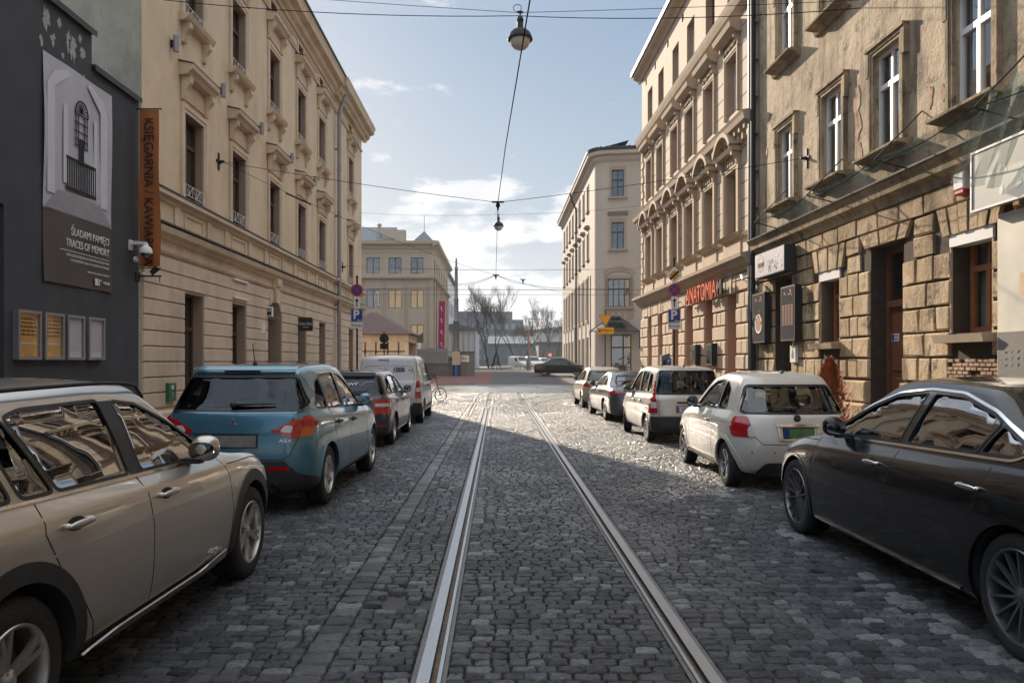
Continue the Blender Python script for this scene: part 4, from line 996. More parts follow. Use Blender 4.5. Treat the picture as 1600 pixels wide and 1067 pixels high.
# bare winter trees
MT['bark'] = mat('grey_bark', (.075, .062, .05), .9, .25, 5)
def bare_tree(x, y, h, lab, seed, spread=.5, trunks=1, leaf=0):
    rr = random.Random(seed); t = thing('bare_tree', lab, 'tree', (x, y, .6), group='bare winter trees beyond the junction')
    tk = MB(); br = MB()
    def grow(mb, p, d, L_, r_, lv):
        pts_ = [p]; q = p; dd = d.copy()
        for s in range(3):
            dd = (dd+Vector((rr.gauss(0, .10), rr.gauss(0, .10), .06))).normalized(); q = q+dd*L_/3; pts_.append(q)
        mb.tube(pts_, [r_, r_*.88, r_*.76, r_*.62], 5 if lv < 2 else 3)
        if lv >= 6 or r_ < .0055: return
        for k in range(2 if lv < 1 else (3 if lv < 3 else 4)):
            a = rr.uniform(0, 6.28); sp = rr.uniform(.25, .6)*(.55+spread*.7)
            nd = (dd+Vector((math.cos(a)*sp, math.sin(a)*sp, rr.uniform(-.05, .2)))).normalized()
            at = pts_[-1] if k else pts_[2]
            grow(br, at, nd, L_*rr.uniform(.62, .82), r_*rr.uniform(.52, .68), lv+1)
    for k in range(trunks):
        a = k*6.28/max(1, trunks); grow(tk, Vector((x+.25*math.cos(a)*(trunks > 1), y, .55)), Vector((.22*math.cos(a)*(trunks > 1), .2*math.sin(a), 1)).normalized(), h*.29, h*.0105, 0)
    tk.build('trunk', MT['bark'], t); br.build('crown', MT['bark'], t)
for a in ((-1.3, 118, 13.8, 'tallest bare tree, forking low, left of the street view centre', 1, .12, 3), (3.4, 125, 13.2, 'bare tree with a dense rounded top right of the tallest one', 2, .5, 2), (7.0, 128, 10.0, 'low dense bare tree behind the right street lamp', 3, .9, 2),
    (9.6, 133, 10.6, 'bare tree nearest to the round-cornered house', 4, .9, 2), (-5.2, 140, 11, 'bare tree rising behind the white shed', 5, .7, 1), (5.2, 150, 9.6, 'small far bare tree between two larger ones', 6, .8, 2), (11.6, 145, 10.4, 'bare tree half hidden behind the round-cornered house', 7, .8, 1)): bare_tree(*a)
# street lamps far off
def lamp_post(x, y, h, arm, lab):
    t = thing('street_lamp', lab, 'street lamp', (x, y, .6), group='slim street lamps beyond the junction')
    mb = MB(); mb.cyl((x, y, .6), (x, y, .6+h), .09, .05, 8); mb.tube([(x, y, .6+h), (x-arm, y, .75+h)], .04, 5); mb.build('post', MT['zinc'], t)
    mb = MB(); mb.box(x-arm-.7, x-arm+.1, y-.12, y+.12, .68+h, .8+h); mb.build('lamp_head', MT['zinc'], t)
lamp_post(6.9, 105, 6.8, 1.9, 'slim grey street lamp beside the round-cornered house'); lamp_post(4.05, 100, 5.6, 1.0, 'shorter street lamp next to the striped post')
pp = thing('striped_post', 'orange brown post with a dark base beside the black saloon', 'post', (3.7, 92, .6))
mb = MB(); mb.cyl((3.7, 92, 2.0), (3.7, 92, 5.3), .12, .1, 8); mb.build('shaft', MT['orangewood'], pp); mb = MB(); mb.cyl((3.7, 92, .6), (3.7, 92, 2.0), .28, .25, 8); mb.build('base', MT['conc'], pp)
rs = thing('round_sign', 'small red and white round sign on a post near the far parked vans', 'sign', (6.7, 98, .6))
mb = MB(); mb.cyl((6.7, 98, .6), (6.7, 98, 2.8), .04, n=6); mb.build('post', MT['zinc'], rs); mb = MB(); mb.cyl((6.7, 97.9, 2.5), (6.7, 97.95, 2.5), .38, n=16); mb.build('plate', MT['red'], rs); mb = MB(); mb.cyl((6.7, 97.88, 2.5), (6.7, 97.9, 2.5), .24, n=16); mb.build('face', MT['white'], rs)
cn = thing('utility_cabinet', 'brown utility cabinet behind the black saloon', 'cabinet', (8.5, 92, .6))
mb = MB(); mb.prism([(7.2, .6), (9.6, .6), (9.6, 1.7), (9.3, 2.0), (7.5, 2.0), (7.2, 1.7)], 92, 93, 'y'); mb.build('body', MT['conc'], cn); mb = MB(); mb.box(7.5, 7.9, 91.96, 92, 1.1, 1.6); mb.build('notice', MT['white'], cn)
sx = thing('plank_stack', 'low heap of pale planks and panels on the far pavement', 'stack', (.5, 95, .6))
mb = MB(); rr = random.Random(2)
for k in range(14): x0 = rr.uniform(-1.2, 2); mb.box(x0, x0+rr.uniform(.6, 1.8), 94+rr.uniform(0, 2), 96.2+rr.uniform(0, 1), .62+.06*k % .5, .66+.06*k % .5+.03)
mb.build('planks', MT['white'], sx)
dt = thing('small_fir', 'small dark green fir in front of the far parking place', 'tree', (-.2, 98, .6))
mb = MB(); rr = random.Random(4)
for k in range(500):
    h_ = rr.random(); r_ = .75*(1-h_)*rr.uniform(.5, 1.05); a = rr.uniform(0, 6.28); p_ = Vector((-.2+r_*math.cos(a), 98+r_*math.sin(a), .75+2.1*h_)); mb.add([p_, p_+Vector((.14*math.cos(a), .14*math.sin(a), -.1)), p_+Vector((rr.uniform(-.06, .06), rr.uniform(-.06, .06), .1))], [(0, 1, 2)])
mb.build('crown', mat('fir_green', (.02, .035, .02), .9), dt); mb = MB(); mb.cyl((-.2, 98, .6), (-.2, 98, 1.2), .06, n=6); mb.build('trunk', MT['bark'], dt)
# ---------------------------------------------------------------- signs, lamps, wires and other street furniture
MT['orangecloth'] = mat('orange_cloth', (.36, .115, .03), .8, .12, 2, .2, 14)
MT['yellow'] = mat('sign_yellow', (.55, .27, .01), .5, .06)
MT['black'] = mat('black_paint', (.012, .012, .013), .5, .1)
MT['backgrey'] = mat('sign_back', (.05, .05, .052), .8, .1, spec=.2)
MT['orangeneon'] = mat('orange_letter', (.62, .12, .035), .4, .05)
MT['printgrey'] = mat('print_grey', (.47, .46, .51), .6, .12, 1.5)
MT['printmid'] = mat('print_mid_grey', (.30, .29, .33), .6, .15, 2)
MT['printdark'] = mat('print_dark', (.05, .048, .05), .95, .1, spec=.05)
MT['printbrown'] = mat('print_taupe', (.075, .062, .058), .6, .05)
MT['paper'] = mat('printed_paper', (.74, .72, .82), .6, .05)
MT['gold'] = mat('gold_paper', (.74, .40, .10), .45, .2, 3)
MT['frosted'] = mat('lamp_bowl', (.55, .50, .42), .25, .1, 4, spec=.6)
MT['clearpane'] = glass_mat('case_glass', (.9, .9, .9), .0, .0)
MT['green'] = mat('green_enamel', (.02, .13, .06), .4, .08)
MT['leaf'] = mat('house_plant_green', (.03, .08, .02), .8, .3)
MT['wire'] = mat('cable_black', (.02, .02, .022), 1, .1, spec=0)
def simple(name, label, cat, loc, part, m, fn, M=None, group=None, smooth=0):
    t = thing(name, label, cat, loc, group=group); mb = MB(M); fn(mb); mb.build(part, MT[m] if isinstance(m, str) else m, t, smooth); return t
def part(par, name, m, fn, M=None, smooth=0):
    mb = MB(M); fn(mb); return mb.build(name, MT[m] if isinstance(m, str) else m, par, smooth)
# --- exhibition poster on the anthracite wall
P = thing('exhibition_poster', 'large grey exhibition poster with white lettering on the anthracite wall', 'poster', (LX+.03, 13.1, 2.9))
def sheet_(mb, u0, u1, z0, z1, n, k=12, amp=.008):
    vs = []
    for j in range(k+1):
        for i in range(k+1):
            u = u0+(u1-u0)*i/k; z = z0+(z1-z0)*j/k
            vs.append((u, n+amp*math.sin(5*u+2*z)+amp*math.sin(2.3*z-u*3), z))
    mb.add(vs, [(j*(k+1)+i, j*(k+1)+i+1, (j+1)*(k+1)+i+1, (j+1)*(k+1)+i) for j in range(k) for i in range(k)])
part(P, 'photo_print', 'printgrey', lambda m: sheet_(m, 12.02, 14.14, 4.09, 6.56, .03), LF)
part(P, 'text_field', 'printbrown', lambda m: sheet_(m, 12.02, 14.14, 2.92, 4.09, .03), LF)
def hall(m):
    for u0, u1, z0, z1 in ((12.1, 12.3, 4.35, 6.1), (13.72, 13.95, 4.4, 6.1), (12.55, 12.68, 4.6, 5.9), (13.5, 13.6, 4.6, 5.9)): m.box(u0, u1, .040, .046, z0, z1)
    m.prism([(12.1, 6.1), (12.3, 6.1), (12.75, 6.42), (12.7, 6.5), (12.3, 6.35)], .040, .046, 'y'); m.prism([(13.95, 6.1), (13.72, 6.1), (13.3, 6.42), (13.35, 6.5), (13.8, 6.35)], .040, .046, 'y')
MT['pp'] = mat('print_pale', (.60, .59, .65), .6, .08)
for u0, u1, z0, z1 in ((12.1, 12.3, 4.35, 6.1), (13.72, 13.95, 4.4, 6.1), (12.55, 12.68, 4.6, 5.9), (13.5, 13.6, 4.6, 5.9)): part(P, 'printed_column', 'pp', lambda m: m.box(u0, u1, .040, .046, z0, z1), LF)
for q in ([(12.1, 6.1), (12.3, 6.1), (12.75, 6.42), (12.7, 6.5), (12.3, 6.35)], [(13.95, 6.1), (13.72, 6.1), (13.3, 6.42), (13.35, 6.5), (13.8, 6.35)]): part(P, 'printed_arch', 'pp', lambda m: m.prism(q, .040, .046, 'y'), LF)
def rail_(m):
    m.box(12.62, 13.55, .046, .050, 4.50, 4.56); m.box(12.62, 13.55, .046, .050, 5.02, 5.07)
    for i in range(14): m.box(12.64+i*.068, 12.67+i*.068, .046, .050, 4.55, 5.03)
    m.box(13.02, 13.16, .047, .051, 5.07, 5.45)
    for u0 in (12.9, 12.98, 13.17, 13.25): m.box(u0, u0+.025, .047, .050, 5.3, 5.85)
    for z0 in (5.3, 5.42, 5.55, 5.7, 5.84): m.box(12.88, 13.29, .047, .050, z0, z0+.02)
    for k in range(9): m.tube([(13.09+.17*math.cos(R(20*k+10)), .05, 5.86+.2*math.sin(R(20*k+10))), (13.09, .05, 5.9)], .008, 3)
    m.tube([(13.09+.2*math.cos(R(20*k)), .05, 5.86+.24*math.sin(R(20*k))) for k in range(10)], .012, 4)
part(P, 'printed_balustrade', 'printdark', rail_, LF)
part(P, 'printed_floor', 'printmid', lambda m: m.prism([(12.03, 4.1), (14.13, 4.1), (13.7, 4.45), (12.4, 4.45)], .040, .043, 'y'), LF)
def wtxt(par, s, u, z, size, m='white', n=.045, F=LF, side='L', **k):
    c = F @ Vector((u, n, z)); r = (0, 1, 0) if side == 'L' else (.01345, -1, 0)
    return text(s, size, MT[m], par, tm(c, r, (0, 0, 1)), **k)
wtxt(P, 'ŚLADAMI PAMIĘCI', 14.02, 3.82, .185, align='RIGHT', sx=.82); wtxt(P, 'TRACES OF MEMORY', 14.02, 3.62, .185, align='RIGHT', sx=.80)
part(P, 'printed_line', 'white', lambda m: m.box(12.45, 14.02, .042, .046, 3.485, 3.495), LF)
wtxt(P, 'WSPÓŁCZESNE SPOJRZENIE NA ŻYDOWSKĄ PRZESZŁOŚĆ POLSKI', 14.02, 3.42, .062, 'pvc', align='RIGHT', sx=.75, ext=.001); wtxt(P, 'A CONTEMPORARY LOOK AT THE JEWISH PAST IN POLAND', 14.02, 3.34, .062, 'pvc', align='RIGHT', sx=.75, ext=.001)
wtxt(P, 'WYSTAWA STAŁA / PERMANENT EXHIBITION', 14.02, 3.2, .045, 'pvc', align='RIGHT', sx=.8, ext=.001)
part(P, 'printed_logo', 'white', lambda m: (m.box(13.53, 13.64, .042, .046, 3.0, 3.12), m.box(13.67, 13.69, .042, .046, 3.0, 3.1), m.box(13.67, 13.75, .042, .046, 3.09, 3.11)), LF); wtxt(P, 'GALICJA', 14.04, 3.06, .07, align='RIGHT', sx=.85)
# --- four notice cases
for i, (a, b, m_, l) in enumerate(((11.30, 11.88, 'gold', 'leftmost grey wall case with a golden notice in it'), (11.97, 12.51, 'gold', 'second grey wall case, golden notice, next to the first white notice'),
        (12.60, 13.13, 'paper', 'third grey wall case with a white notice, beside a golden one'), (13.25, 13.80, 'paper', 'grey wall case nearest the orange banner, white notice inside'))):
    t = thing('notice_case', l, 'notice case', (LX, (a+b)/2, 1.67), group='notice cases on the anthracite wall')
    def fr(m):
        ring(m, a, b, 1.67, 2.42, .045, 0, .09)
    part(t, 'frame', 'lampbox', fr, LF); part(t, 'notice', m_, lambda m: m.box(a+.04, b-.04, 0, .045, 1.71, 2.38), LF)
    part(t, 'pane', 'clearpane', lambda m: m.quad((a+.045, .075, 1.715), (b-.045, .075, 1.715), (b-.045, .075, 2.375), (a+.045, .075, 2.375)), LF)
    def lines(m):
        rr = random.Random(i)
        for k in range(7 if m_ == 'gold' else 13):
            z = 2.28-.06*k if m_ == 'gold' else 2.33-.042*k
            if m_ == 'gold' and k > 4: continue
            x = a+.08
            while x < b-.1: w = rr.uniform(.03, .1); m.box(x, min(x+w, b-.07), .045, .0465, z, z+(.022 if m_ == 'gold' else .01)); x += w+.018
    part(t, 'printed_lines', 'black' if m_ == 'gold' else 'printmid', lines, LF)
    if m_ == 'gold': part(t, 'white_strip', 'white', lambda m: m.box(a+.05, b-.08, .045, .047, 1.91, 1.935), LF)
# --- banner across the wall
t = thing('orange_banner', 'narrow orange cloth banner with black vertical lettering at the cream house corner', 'banner', (LX+.25, 15.2, 3.5))
def bann(m):
    k = 14; vs = []
    for j in range(k+1):
        z = 3.53+3.12*j/k
        for i in range(5):
            f = i/4; x0 = LX+.045+.01*(j/k); x1 = LX+.47-.03*(j/k)+.02*math.sin(j*.5)*(1-j/k)
            vs.append((x0+(x1-x0)*f, 15.18+.02*math.sin(f*5+j*.7)*(1-j/k*.6), z))
    m.add(vs, [(j*5+i, j*5+i+1, (j+1)*5+i+1, (j+1)*5+i) for j in range(k) for i in range(4)])
part(t, 'cloth', 'orangecloth', bann, None, 60)
part(t, 'top_rod', 'blackmetal', lambda m: (m.cyl((LX, 15.18, 6.67), (LX+.5, 15.18, 6.67), .015), m.cyl((LX, 15.18, 3.50), (LX+.49, 15.18, 3.50), .01)))
text('KSIĘGARNIA / KAWIARNIA', .262, MT['black'], t, tm((LX+.245, 15.145, 5.02), (0, 0, -1), (1, 0, 0)), sx=.93)
t = thing('spotlight_bracket', 'black spotlight on a bar below the orange banner', 'spotlight', (LX+.2, 15.2, 3.35))
part(t, 'bar', 'blackmetal', lambda m: (m.box(LX, LX+.48, 15.19, 15.22, 3.33, 3.36), m.box(LX, LX+.02, 15.1, 15.3, 3.25, 3.42), m.cyl((LX+.45, 15.2, 3.35), (LX+.45, 15.2, 3.22), .008)))
part(t, 'lamp', 'black', lambda m: (m.cyl((LX+.28, 15.2, 3.40), (LX+.38, 15.25, 3.52), .05, .065, 12), m.cyl((LX+.3, 15.2, 3.36), (LX+.3, 15.2, 3.44), .015)))
part(t, 'sensor', 'white', lambda m: m.ball((LX+.12, 15.2, 3.39), .035))
t = thing('dome_camera', 'white dome security camera on an arm in front of the orange banner', 'security camera', (LX, 14.9, 3.9))
part(t, 'arm', 'pvc', lambda m: (m.box(LX, LX+.03, 14.84, 14.96, 3.82, 4.02), m.prism([(LX+.02, 3.93), (LX+.02, 4.0), (LX+.32, 3.98), (LX+.35, 3.94), (LX+.35, 3.90), (LX+.27, 3.92)], 14.87, 14.93, 'y')))
part(t, 'housing', 'pvc', lambda m: m.lathe([(.03, .12), (.045, .1), (.05, .07), (.09, .05), (.115, .0), (.125, -.05), (.125, -.075), (.11, -.08)], (LX+.31, 14.9, 3.83), 'z', 20), None, 60)
part(t, 'dome', 'panec', lambda m: m.ball((LX+.31, 14.9, 3.755), .10, .10, .085)); part(t, 'lens', 'black', lambda m: m.ball((LX+.31, 14.9, 3.75), .06))
simple('alarm_disc', 'small round white disc on the anthracite wall under the dome camera', 'alarm', (LX, 15.1, 3.65), 'disc', 'pvc', lambda m: m.cyl((LX, 15.1, 3.66), (LX+.05, 15.1, 3.66), .06, .05, 16))
t = thing('meter_cabinet', 'small dark green metal cabinet low on the cream house wall', 'cabinet', (LX+.05, 16.6, .8))
part(t, 'box', 'green', lambda m: m.cham(16.4, 16.78, .04, .12, .78, 1.18, .01), LF); part(t, 'sticker', 'white', lambda m: (m.box(16.53, 16.63, .12, .123, 1.04, 1.13)), LF); part(t, 'warning', 'yellow', lambda m: m.box(16.56, 16.61, .12, .123, .88, .97), LF)
t = thing('shop_sign', 'black projecting shop sign with white script on the cream house', 'sign', (LX, 27.4, 2.9))
part(t, 'board', 'black', lambda m: m.box(LX+.02, LX+.54, 27.35, 27.43, 2.74, 3.2)); part(t, 'bracket', 'blackmetal', lambda m: m.box(LX-.0, LX+.5, 27.38, 27.40, 3.2, 3.23))
text('Crem One', .15, MT['white'], t, tm((LX+.28, 27.345, 3.0), (1, 0, 0), (0, 0, 1)), sx=.75); text('HAIR SPA', .05, MT['white'], t, tm((LX+.3, 27.345, 2.88), (1, 0, 0), (0, 0, 1)))
t = thing('number_lamp', 'small white projecting lamp box with a house number by the arched entrance', 'sign', (LX, 23.68, 3.1))
part(t, 'box', 'pvc', lambda m: m.box(LX+.02, LX+.2, 23.62, 23.74, 3.04, 3.34)); part(t, 'number_plate', 'black', lambda m: (m.box(LX+.04, LX+.18, 23.61, 23.62, 3.24, 3.28), m.box(LX+.05, LX+.17, 23.61, 23.62, 3.08, 3.2))); part(t, 'bracket', 'blackmetal', lambda m: m.tube([(LX, 23.68, 3.2), (LX+.05, 23.68, 3.42), (LX+.1, 23.68, 3.34)], .01, 5))
simple('wall_plaque', 'pale plaque on the wall left of the arched entrance', 'plaque', (LX, 23.2, 2.5), 'plate', 'white', lambda m: m.box(23.02, 23.4, .04, .06, 2.5, 2.82), LF)
for u, k in ((16.75, 'nearest the grey gable'), (19.65, 'second from the grey gable'), (22.85, 'above the arched entrance side'), (26.2, 'fourth from the grey gable'), (29.5, 'nearest the rain pipe')):
    t = thing('facade_lamp', 'slim metal up and down lamp on the cream wall, '+k, 'wall lamp', (LX, u, 8.6), group='up and down lamps on the cream house')
    part(t, 'cylinder', 'lampbox', lambda m: m.cyl((u, .12, 8.45), (u, .12, 8.8), .06, n=12), LF, 40); part(t, 'wall_bracket', 'blackmetal', lambda m: m.box(u-.03, u+.03, 0, .08, 8.55, 8.7), LF)
for z, l in ((3.85, 'upper white light bar over the second ground floor window'), (3.36, 'lower white light bar over the second ground floor window')):
    simple('light_bar', l, 'lamp', (LX, 21.1, z), 'tube', 'pvc', lambda m: m.box(20.55, 21.7, .05, .10, z, z+.05), LF)
t = thing('window_box_plant', 'green leafy plant on the sill of the fourth ground floor window of the cream house', 'plant', (LX, 31.1, 1.0))
def lf(m):
    rr = random.Random(9)
    for k in range(90):
        a = rr.uniform(0, 6.28); q = Vector((31.1+.3*math.cos(a)*rr.random(), .05+.12*math.sin(a), 1.05+.32*rr.random())); m.add([q, q+Vector((rr.uniform(-.1, .1), rr.uniform(-.08, .08), .07)), q+Vector((rr.uniform(-.1, .1), .05, -.04))], [(0, 1, 2)])
part(t, 'leaves', 'leaf', lf, LF); part(t, 'trough', 'blackmetal', lambda m: m.box(30.8, 31.4, -.06, .08, .98, 1.08), LF)
# --- traffic signs
def disc(m, x, y, z, r, n=28, t=.003): m.cyl((x, y, z), (x, y-t, z), r, n=n)
def sign_post(x, y, z, k, diamond, lab):
    t = thing('parking_sign_post', lab, 'traffic sign', (x, y, .11))
    part(t, 'pole', 'blackmetal', lambda m: (m.cyl((x, y, .1), (x, y, z+k), .03, n=10), m.ball((x, y, z+k+.02), .045)), None, 60)
    zc = z; s = .2; yy = y-.05
    p = part(t, 'no_stopping_sign', 'red', lambda m: disc(m, x, yy, zc, s)); part(p, 'blue_field', 'blue', lambda m: disc(m, x, yy-.003, zc, s*.78), None)
    def cross(m):
        for a in (45, -45):
            c_, s_ = math.cos(R(a)), math.sin(R(a)); w = .018; l = s*.8
            m.prism([(x+c_*l-s_*w, zc+s_*l+c_*w), (x-c_*l-s_*w, zc-s_*l+c_*w), (x-c_*l+s_*w, zc-s_*l-c_*w), (x+c_*l+s_*w, zc+s_*l-c_*w)], yy-.009-(a > 0)*.001, yy-.006, 'y')
    part(p, 'red_cross', 'red', cross)
    a0 = z-.22; 
    q = part(t, 'arrow_plate', 'white', lambda m: m.box(x-.1, x+.1, yy-.003, yy, a0-.39, a0))
    part(q, 'arrow', 'black', lambda m: (m.box(x-.017, x+.017, yy-.006, yy-.003, a0-.34, a0-.12), m.prism([(x-.06, a0-.15), (x+.06, a0-.15), (x, a0-.04)], yy-.006, yy-.003, 'y')))
    b0 = a0-.4
    q = part(t, 'parking_plate', 'blue', lambda m: m.box(x-.2, x+.2, yy-.003, yy, b0-.43, b0)); part(q, 'white_border', 'white', lambda m: ring(m, 0, 0, 0, 0, 0, 0, 0) if 0 else [m.box(x+a, x+b, yy-.005, yy-.003, c, d) for a, b, c, d in ((-.19, .19, b0-.02, b0-.012), (-.19, .19, b0-.418, b0-.41), (-.19, -.182, b0-.41, b0-.02), (.182, .19, b0-.41, b0-.02))])
    text('P', .40, MT['white'], q, tm((x-.02, yy-.008, b0-.20), (1, 0, 0), (0, 0, 1)), bold=.012, ext=.002); text('Płatny', .075, MT['white'], q, tm((x+.1, yy-.008, b0-.375), (1, 0, 0), (0, 0, 1)), ext=.002)
    c0 = b0-.44
    q = part(t, 'end_plate', 'white', lambda m: m.box(x-.2, x+.2, yy-.003, yy, c0-.2, c0)); text('Koniec', .125, MT['black'], q, tm((x, yy-.006, c0-.1), (1, 0, 0), (0, 0, 1)), ext=.002)
    if diamond:
        d0 = z+.46
        def rh(m, r_, dy, dy2): m.prism([(x-r_, d0), (x, d0-r_), (x+r_, d0), (x, d0+r_)], yy-dy, yy-dy2, 'y')
        q = part(t, 'priority_sign', 'white', lambda m: rh(m, .27, .003, 0)); part(q, 'yellow_field', 'yellow', lambda m: rh(m, .17, .006, .003)); 
        part(q, 'black_bar', 'black', lambda m: m.prism([(x-.17, d0-.11), (x-.12, d0-.16), (x+.17, d0+.11), (x+.12, d0+.16)], yy-.009, yy-.006, 'y'))
    return t
sign_post(5.62, 24.3, 3.93, .98, True, 'right hand sign post with a struck out yellow diamond above no stopping and parking plates')
sign_post(-4.66, 25.2, 4.0, .42, False, 'left hand sign post with no stopping and blue parking plates, no diamond')
t = thing('yield_sign', 'yellow triangle sign with a yellow arrow plate below it by the round-cornered house', 'traffic sign', (5.62, 39.9, .1)); x, y = 5.62, 39.9
part(t, 'pole', 'blackmetal', lambda m: m.cyl((x, y, .1), (x, y, 4.3), .03, n=8))
q = part(t, 'triangle', 'red', lambda m: m.prism([(x-.35, 4.07), (x, 3.46), (x+.35, 4.07)], y-.05, y-.045, 'y')); part(q, 'field', 'yellow', lambda m: m.prism([(x-.31, 4.05), (x, 3.51), (x+.31, 4.05)], y-.055, y-.05, 'y'))
q = part(t, 'arrow_board', 'yellow', lambda m: m.box(x-.44, x+.44, y-.05, y-.045, 3.08, 3.43)); part(q, 'arrow', 'black', lambda m: (m.box(x-.0, x+.36, y-.055, y-.05, 3.25, 3.29), m.prism([(x-.38, 3.3), (x-.2, 3.3), (x-.3, 3.16)], y-.055, y-.05, 'y'), m.box(x-.3, x+.1, y-.055, y-.05, 3.27, 3.3)))
t = thing('reversed_sign_post', 'sign post seen from behind, round and square dark backs, before the kiosk', 'traffic sign', (-5.68, 38, .1)); x, y = -5.68, 38
part(t, 'pole', 'blackmetal', lambda m: m.cyl((x, y, .1), (x, y, 3.15), .03, n=8)); part(t, 'round_back', 'backgrey', lambda m: m.cyl((x, y+.03, 2.8), (x, y+.04, 2.8), .24, n=20)); part(t, 'square_back', 'backgrey', lambda m: m.box(x-.21, x+.21, y+.03, y+.04, 2.26, 2.55))
t = thing('parking_meter', 'grey parking meter with a small blue P plate in front of the ornate house', 'parking meter', (5.95, 27, .1)); x, y = 5.95, 27
part(t, 'body', 'zinc', lambda m: (m.prism([(x-.15, .1), (x+.15, .1), (x+.15, 1.95), (x-.15, 1.85)], y, y+.3, 'y'))); part(t, 'screen', 'black', lambda m: m.box(x-.1, x+.1, y-.01, y, 1.35, 1.7))
q = part(t, 'blue_plate', 'blue', lambda m: m.box(x+.0, x+.2, y-.03, y-.02, 1.5, 1.78)); text('P', .2, MT['white'], q, tm((x+.1, y-.035, 1.64), (1, 0, 0), (0, 0, 1)), ext=.001)
# --- restaurant letters and display cases on the ornate house
t = thing('restaurant_letters', 'tall orange metal letters with dark last letters above the ornate house doors', 'sign', RP(25, .2, 3.5))
c = RF @ Vector((25.05, .30, 3.86)); part(t, 'rail', 'blackmetal', lambda m: (m.tube([(27, .25, 3.70), (22.6, .25, 3.70)], .02, 5), [m.tube([(u, 0, 3.8), (u, .28, 3.74)], .015, 4) for u in (23, 24.2, 25.4, 26.6)]), RF)
text('ANATOMIA', .78, MT['orangeneon'], t, tm(c, (.01345, -1, 0), (0, 0, 1)), sx=.86, ext=.03); text('MI', .66, MT['black'], t, tm(RF @ Vector((22.95, .30, 3.86)), (.01345, -1, 0), (0, 0, 1)), sx=.7, ext=.03, name='dark_lettering')
for u, l in ((26.15, 'left dark display case between the ornate house doors'), (24.28, 'right dark display case between the ornate house doors')):
    t = thing('display_case', l, 'display case', RP(u, .1, 1.5), group='display cases on the ornate house')
    part(t, 'case', 'blackmetal', lambda m: m.box(u-.3, u+.3, .08, .26, 1.52, 2.22), RF); part(t, 'pane', 'panec', lambda m: m.quad((u-.25, .263, 1.57), (u+.25, .263, 1.57), (u+.25, .263, 2.17), (u-.25, .263, 2.17)), RF)
simple('letter_box', 'black rounded letter box on the nearest door of the ornate house', 'letter box', RP(22.7, -.3, 1.6), 'box', 'blackmetal', lambda m: m.prism([(22.4, 1.6), (22.95, 1.6), (22.95, 2.05), (22.8, 2.15), (22.55, 2.15), (22.4, 2.05)], -.47, -.3, 'y'), RF)
for (u, z, l) in ((21.3, 4.0, 'old iron hook on the ornate house next to the rain pipe'), (28.3, 3.9, 'old iron hook on the ornate house left of the orange letters')):
    simple('iron_hook', l, 'hook', RP(u, 0, z), 'hook', 'blackmetal', lambda m: m.tube([(u+.3, 0, z), (u, .3, z-.1), (u-.1, .5, z-.15), (u-.1, .5, z+.1)], .018, 5), RF)
# --- signs on the sooty house
t = thing('restaurant_light_box', 'white printed light box with a red round stamp over the passage', 'sign', RP(18.8, .1, 3.8))
part(t, 'box', 'backgrey', lambda m: m.box(17.87, 19.83, .08, .34, 3.78, 4.40), RF)
MT['lilac'] = mat('sign_print', (.50, .48, .52), .4, .25, 1.2)
f_ = part(t, 'printed_face', 'lilac', lambda m: m.box(17.89, 19.81, .34, .345, 3.80, 4.38), RF)
part(f_, 'stamp', 'red', lambda m: (m.lathe([(.20, 0), (.22, 0)], (19.4, .347, 4.13), 'y', 24), m.lathe([(.14, 0), (.15, 0)], (19.4, .347, 4.13), 'y', 24)), RF)
wtxt(f_, 'PIEREK', 19.38, 4.09, .15, 'printbrown', n=.35, F=RF, side='R'); 
def foodspots(m, u0, u1, z0, z1, n, k, sd, s=.05):
    rr = random.Random(sd)
    for _ in range(k):
        u, z = rr.uniform(u0, u1), rr.uniform(z0, z1); m.prism([(u+s*rr.uniform(.4, 1.2)*math.cos(a), z+s*rr.uniform(.4, 1.1)*math.sin(a)) for a in [6.28*q/7 for q in range(7)]], n, n+.002, 'y')
part(f_, 'food_picture', 'printbrown', lambda m: foodspots(m, 18.1, 18.9, 3.86, 4.12, .345, 26, 3), RF); part(f_, 'pale_picture', 'pvc', lambda m: foodspots(m, 18.0, 19.0, 3.84, 4.2, .348, 26, 4, .04), RF)
for (u0, u1, l, k) in ((19.42, 20.28, 'dark poster case with a bowl of food left of the passage', 0), (17.5, 18.33, 'dark menu case with columns of small print right of the passage', 1)):
    t = thing('menu_case', l, 'menu case', RP(u0, .1, 2.15))
    part(t, 'case', 'blackmetal', lambda m: m.box(u0, u1, .09, .25, 2.13, 3.42), RF); f_ = part(t, 'print', 'printdark', lambda m: m.box(u0+.04, u1-.04, .25, .253, 2.17, 3.38), RF)
    MT.setdefault('brick_red', mat('print_red', (.26, .08, .05), .6, .2, 9))
    part(f_, 'heading', 'brick_red', lambda m: (foodspots(m, u0+.15, u1-.15, 3.15, 3.32, .254, 10, 1, .035)), RF)
    if k: part(f_, 'text_columns', 'brick_red', lambda m: [m.box(u0+.1+.17*c, u0+.22+.17*c, .253, .2545, 2.5+.045*r_, 2.523+.045*r_) for c in range(4) for r_ in range(11)], RF)
    else:
        part(f_, 'bowl', 'white', lambda m: m.lathe([(.20, 0), (.25, .001)], ((u0+u1)/2-.02, .256, 2.62), 'y', 20), RF); part(f_, 'soup', 'brick_red', lambda m: m.cyl(((u0+u1)/2-.02, .253, 2.62), ((u0+u1)/2-.02, .257, 2.62), .2, n=18), RF); part(f_, 'garnish', 'leaf', lambda m: foodspots(m, u0+.2, u1-.2, 2.5, 2.95, .2575, 9, 8, .05), RF)
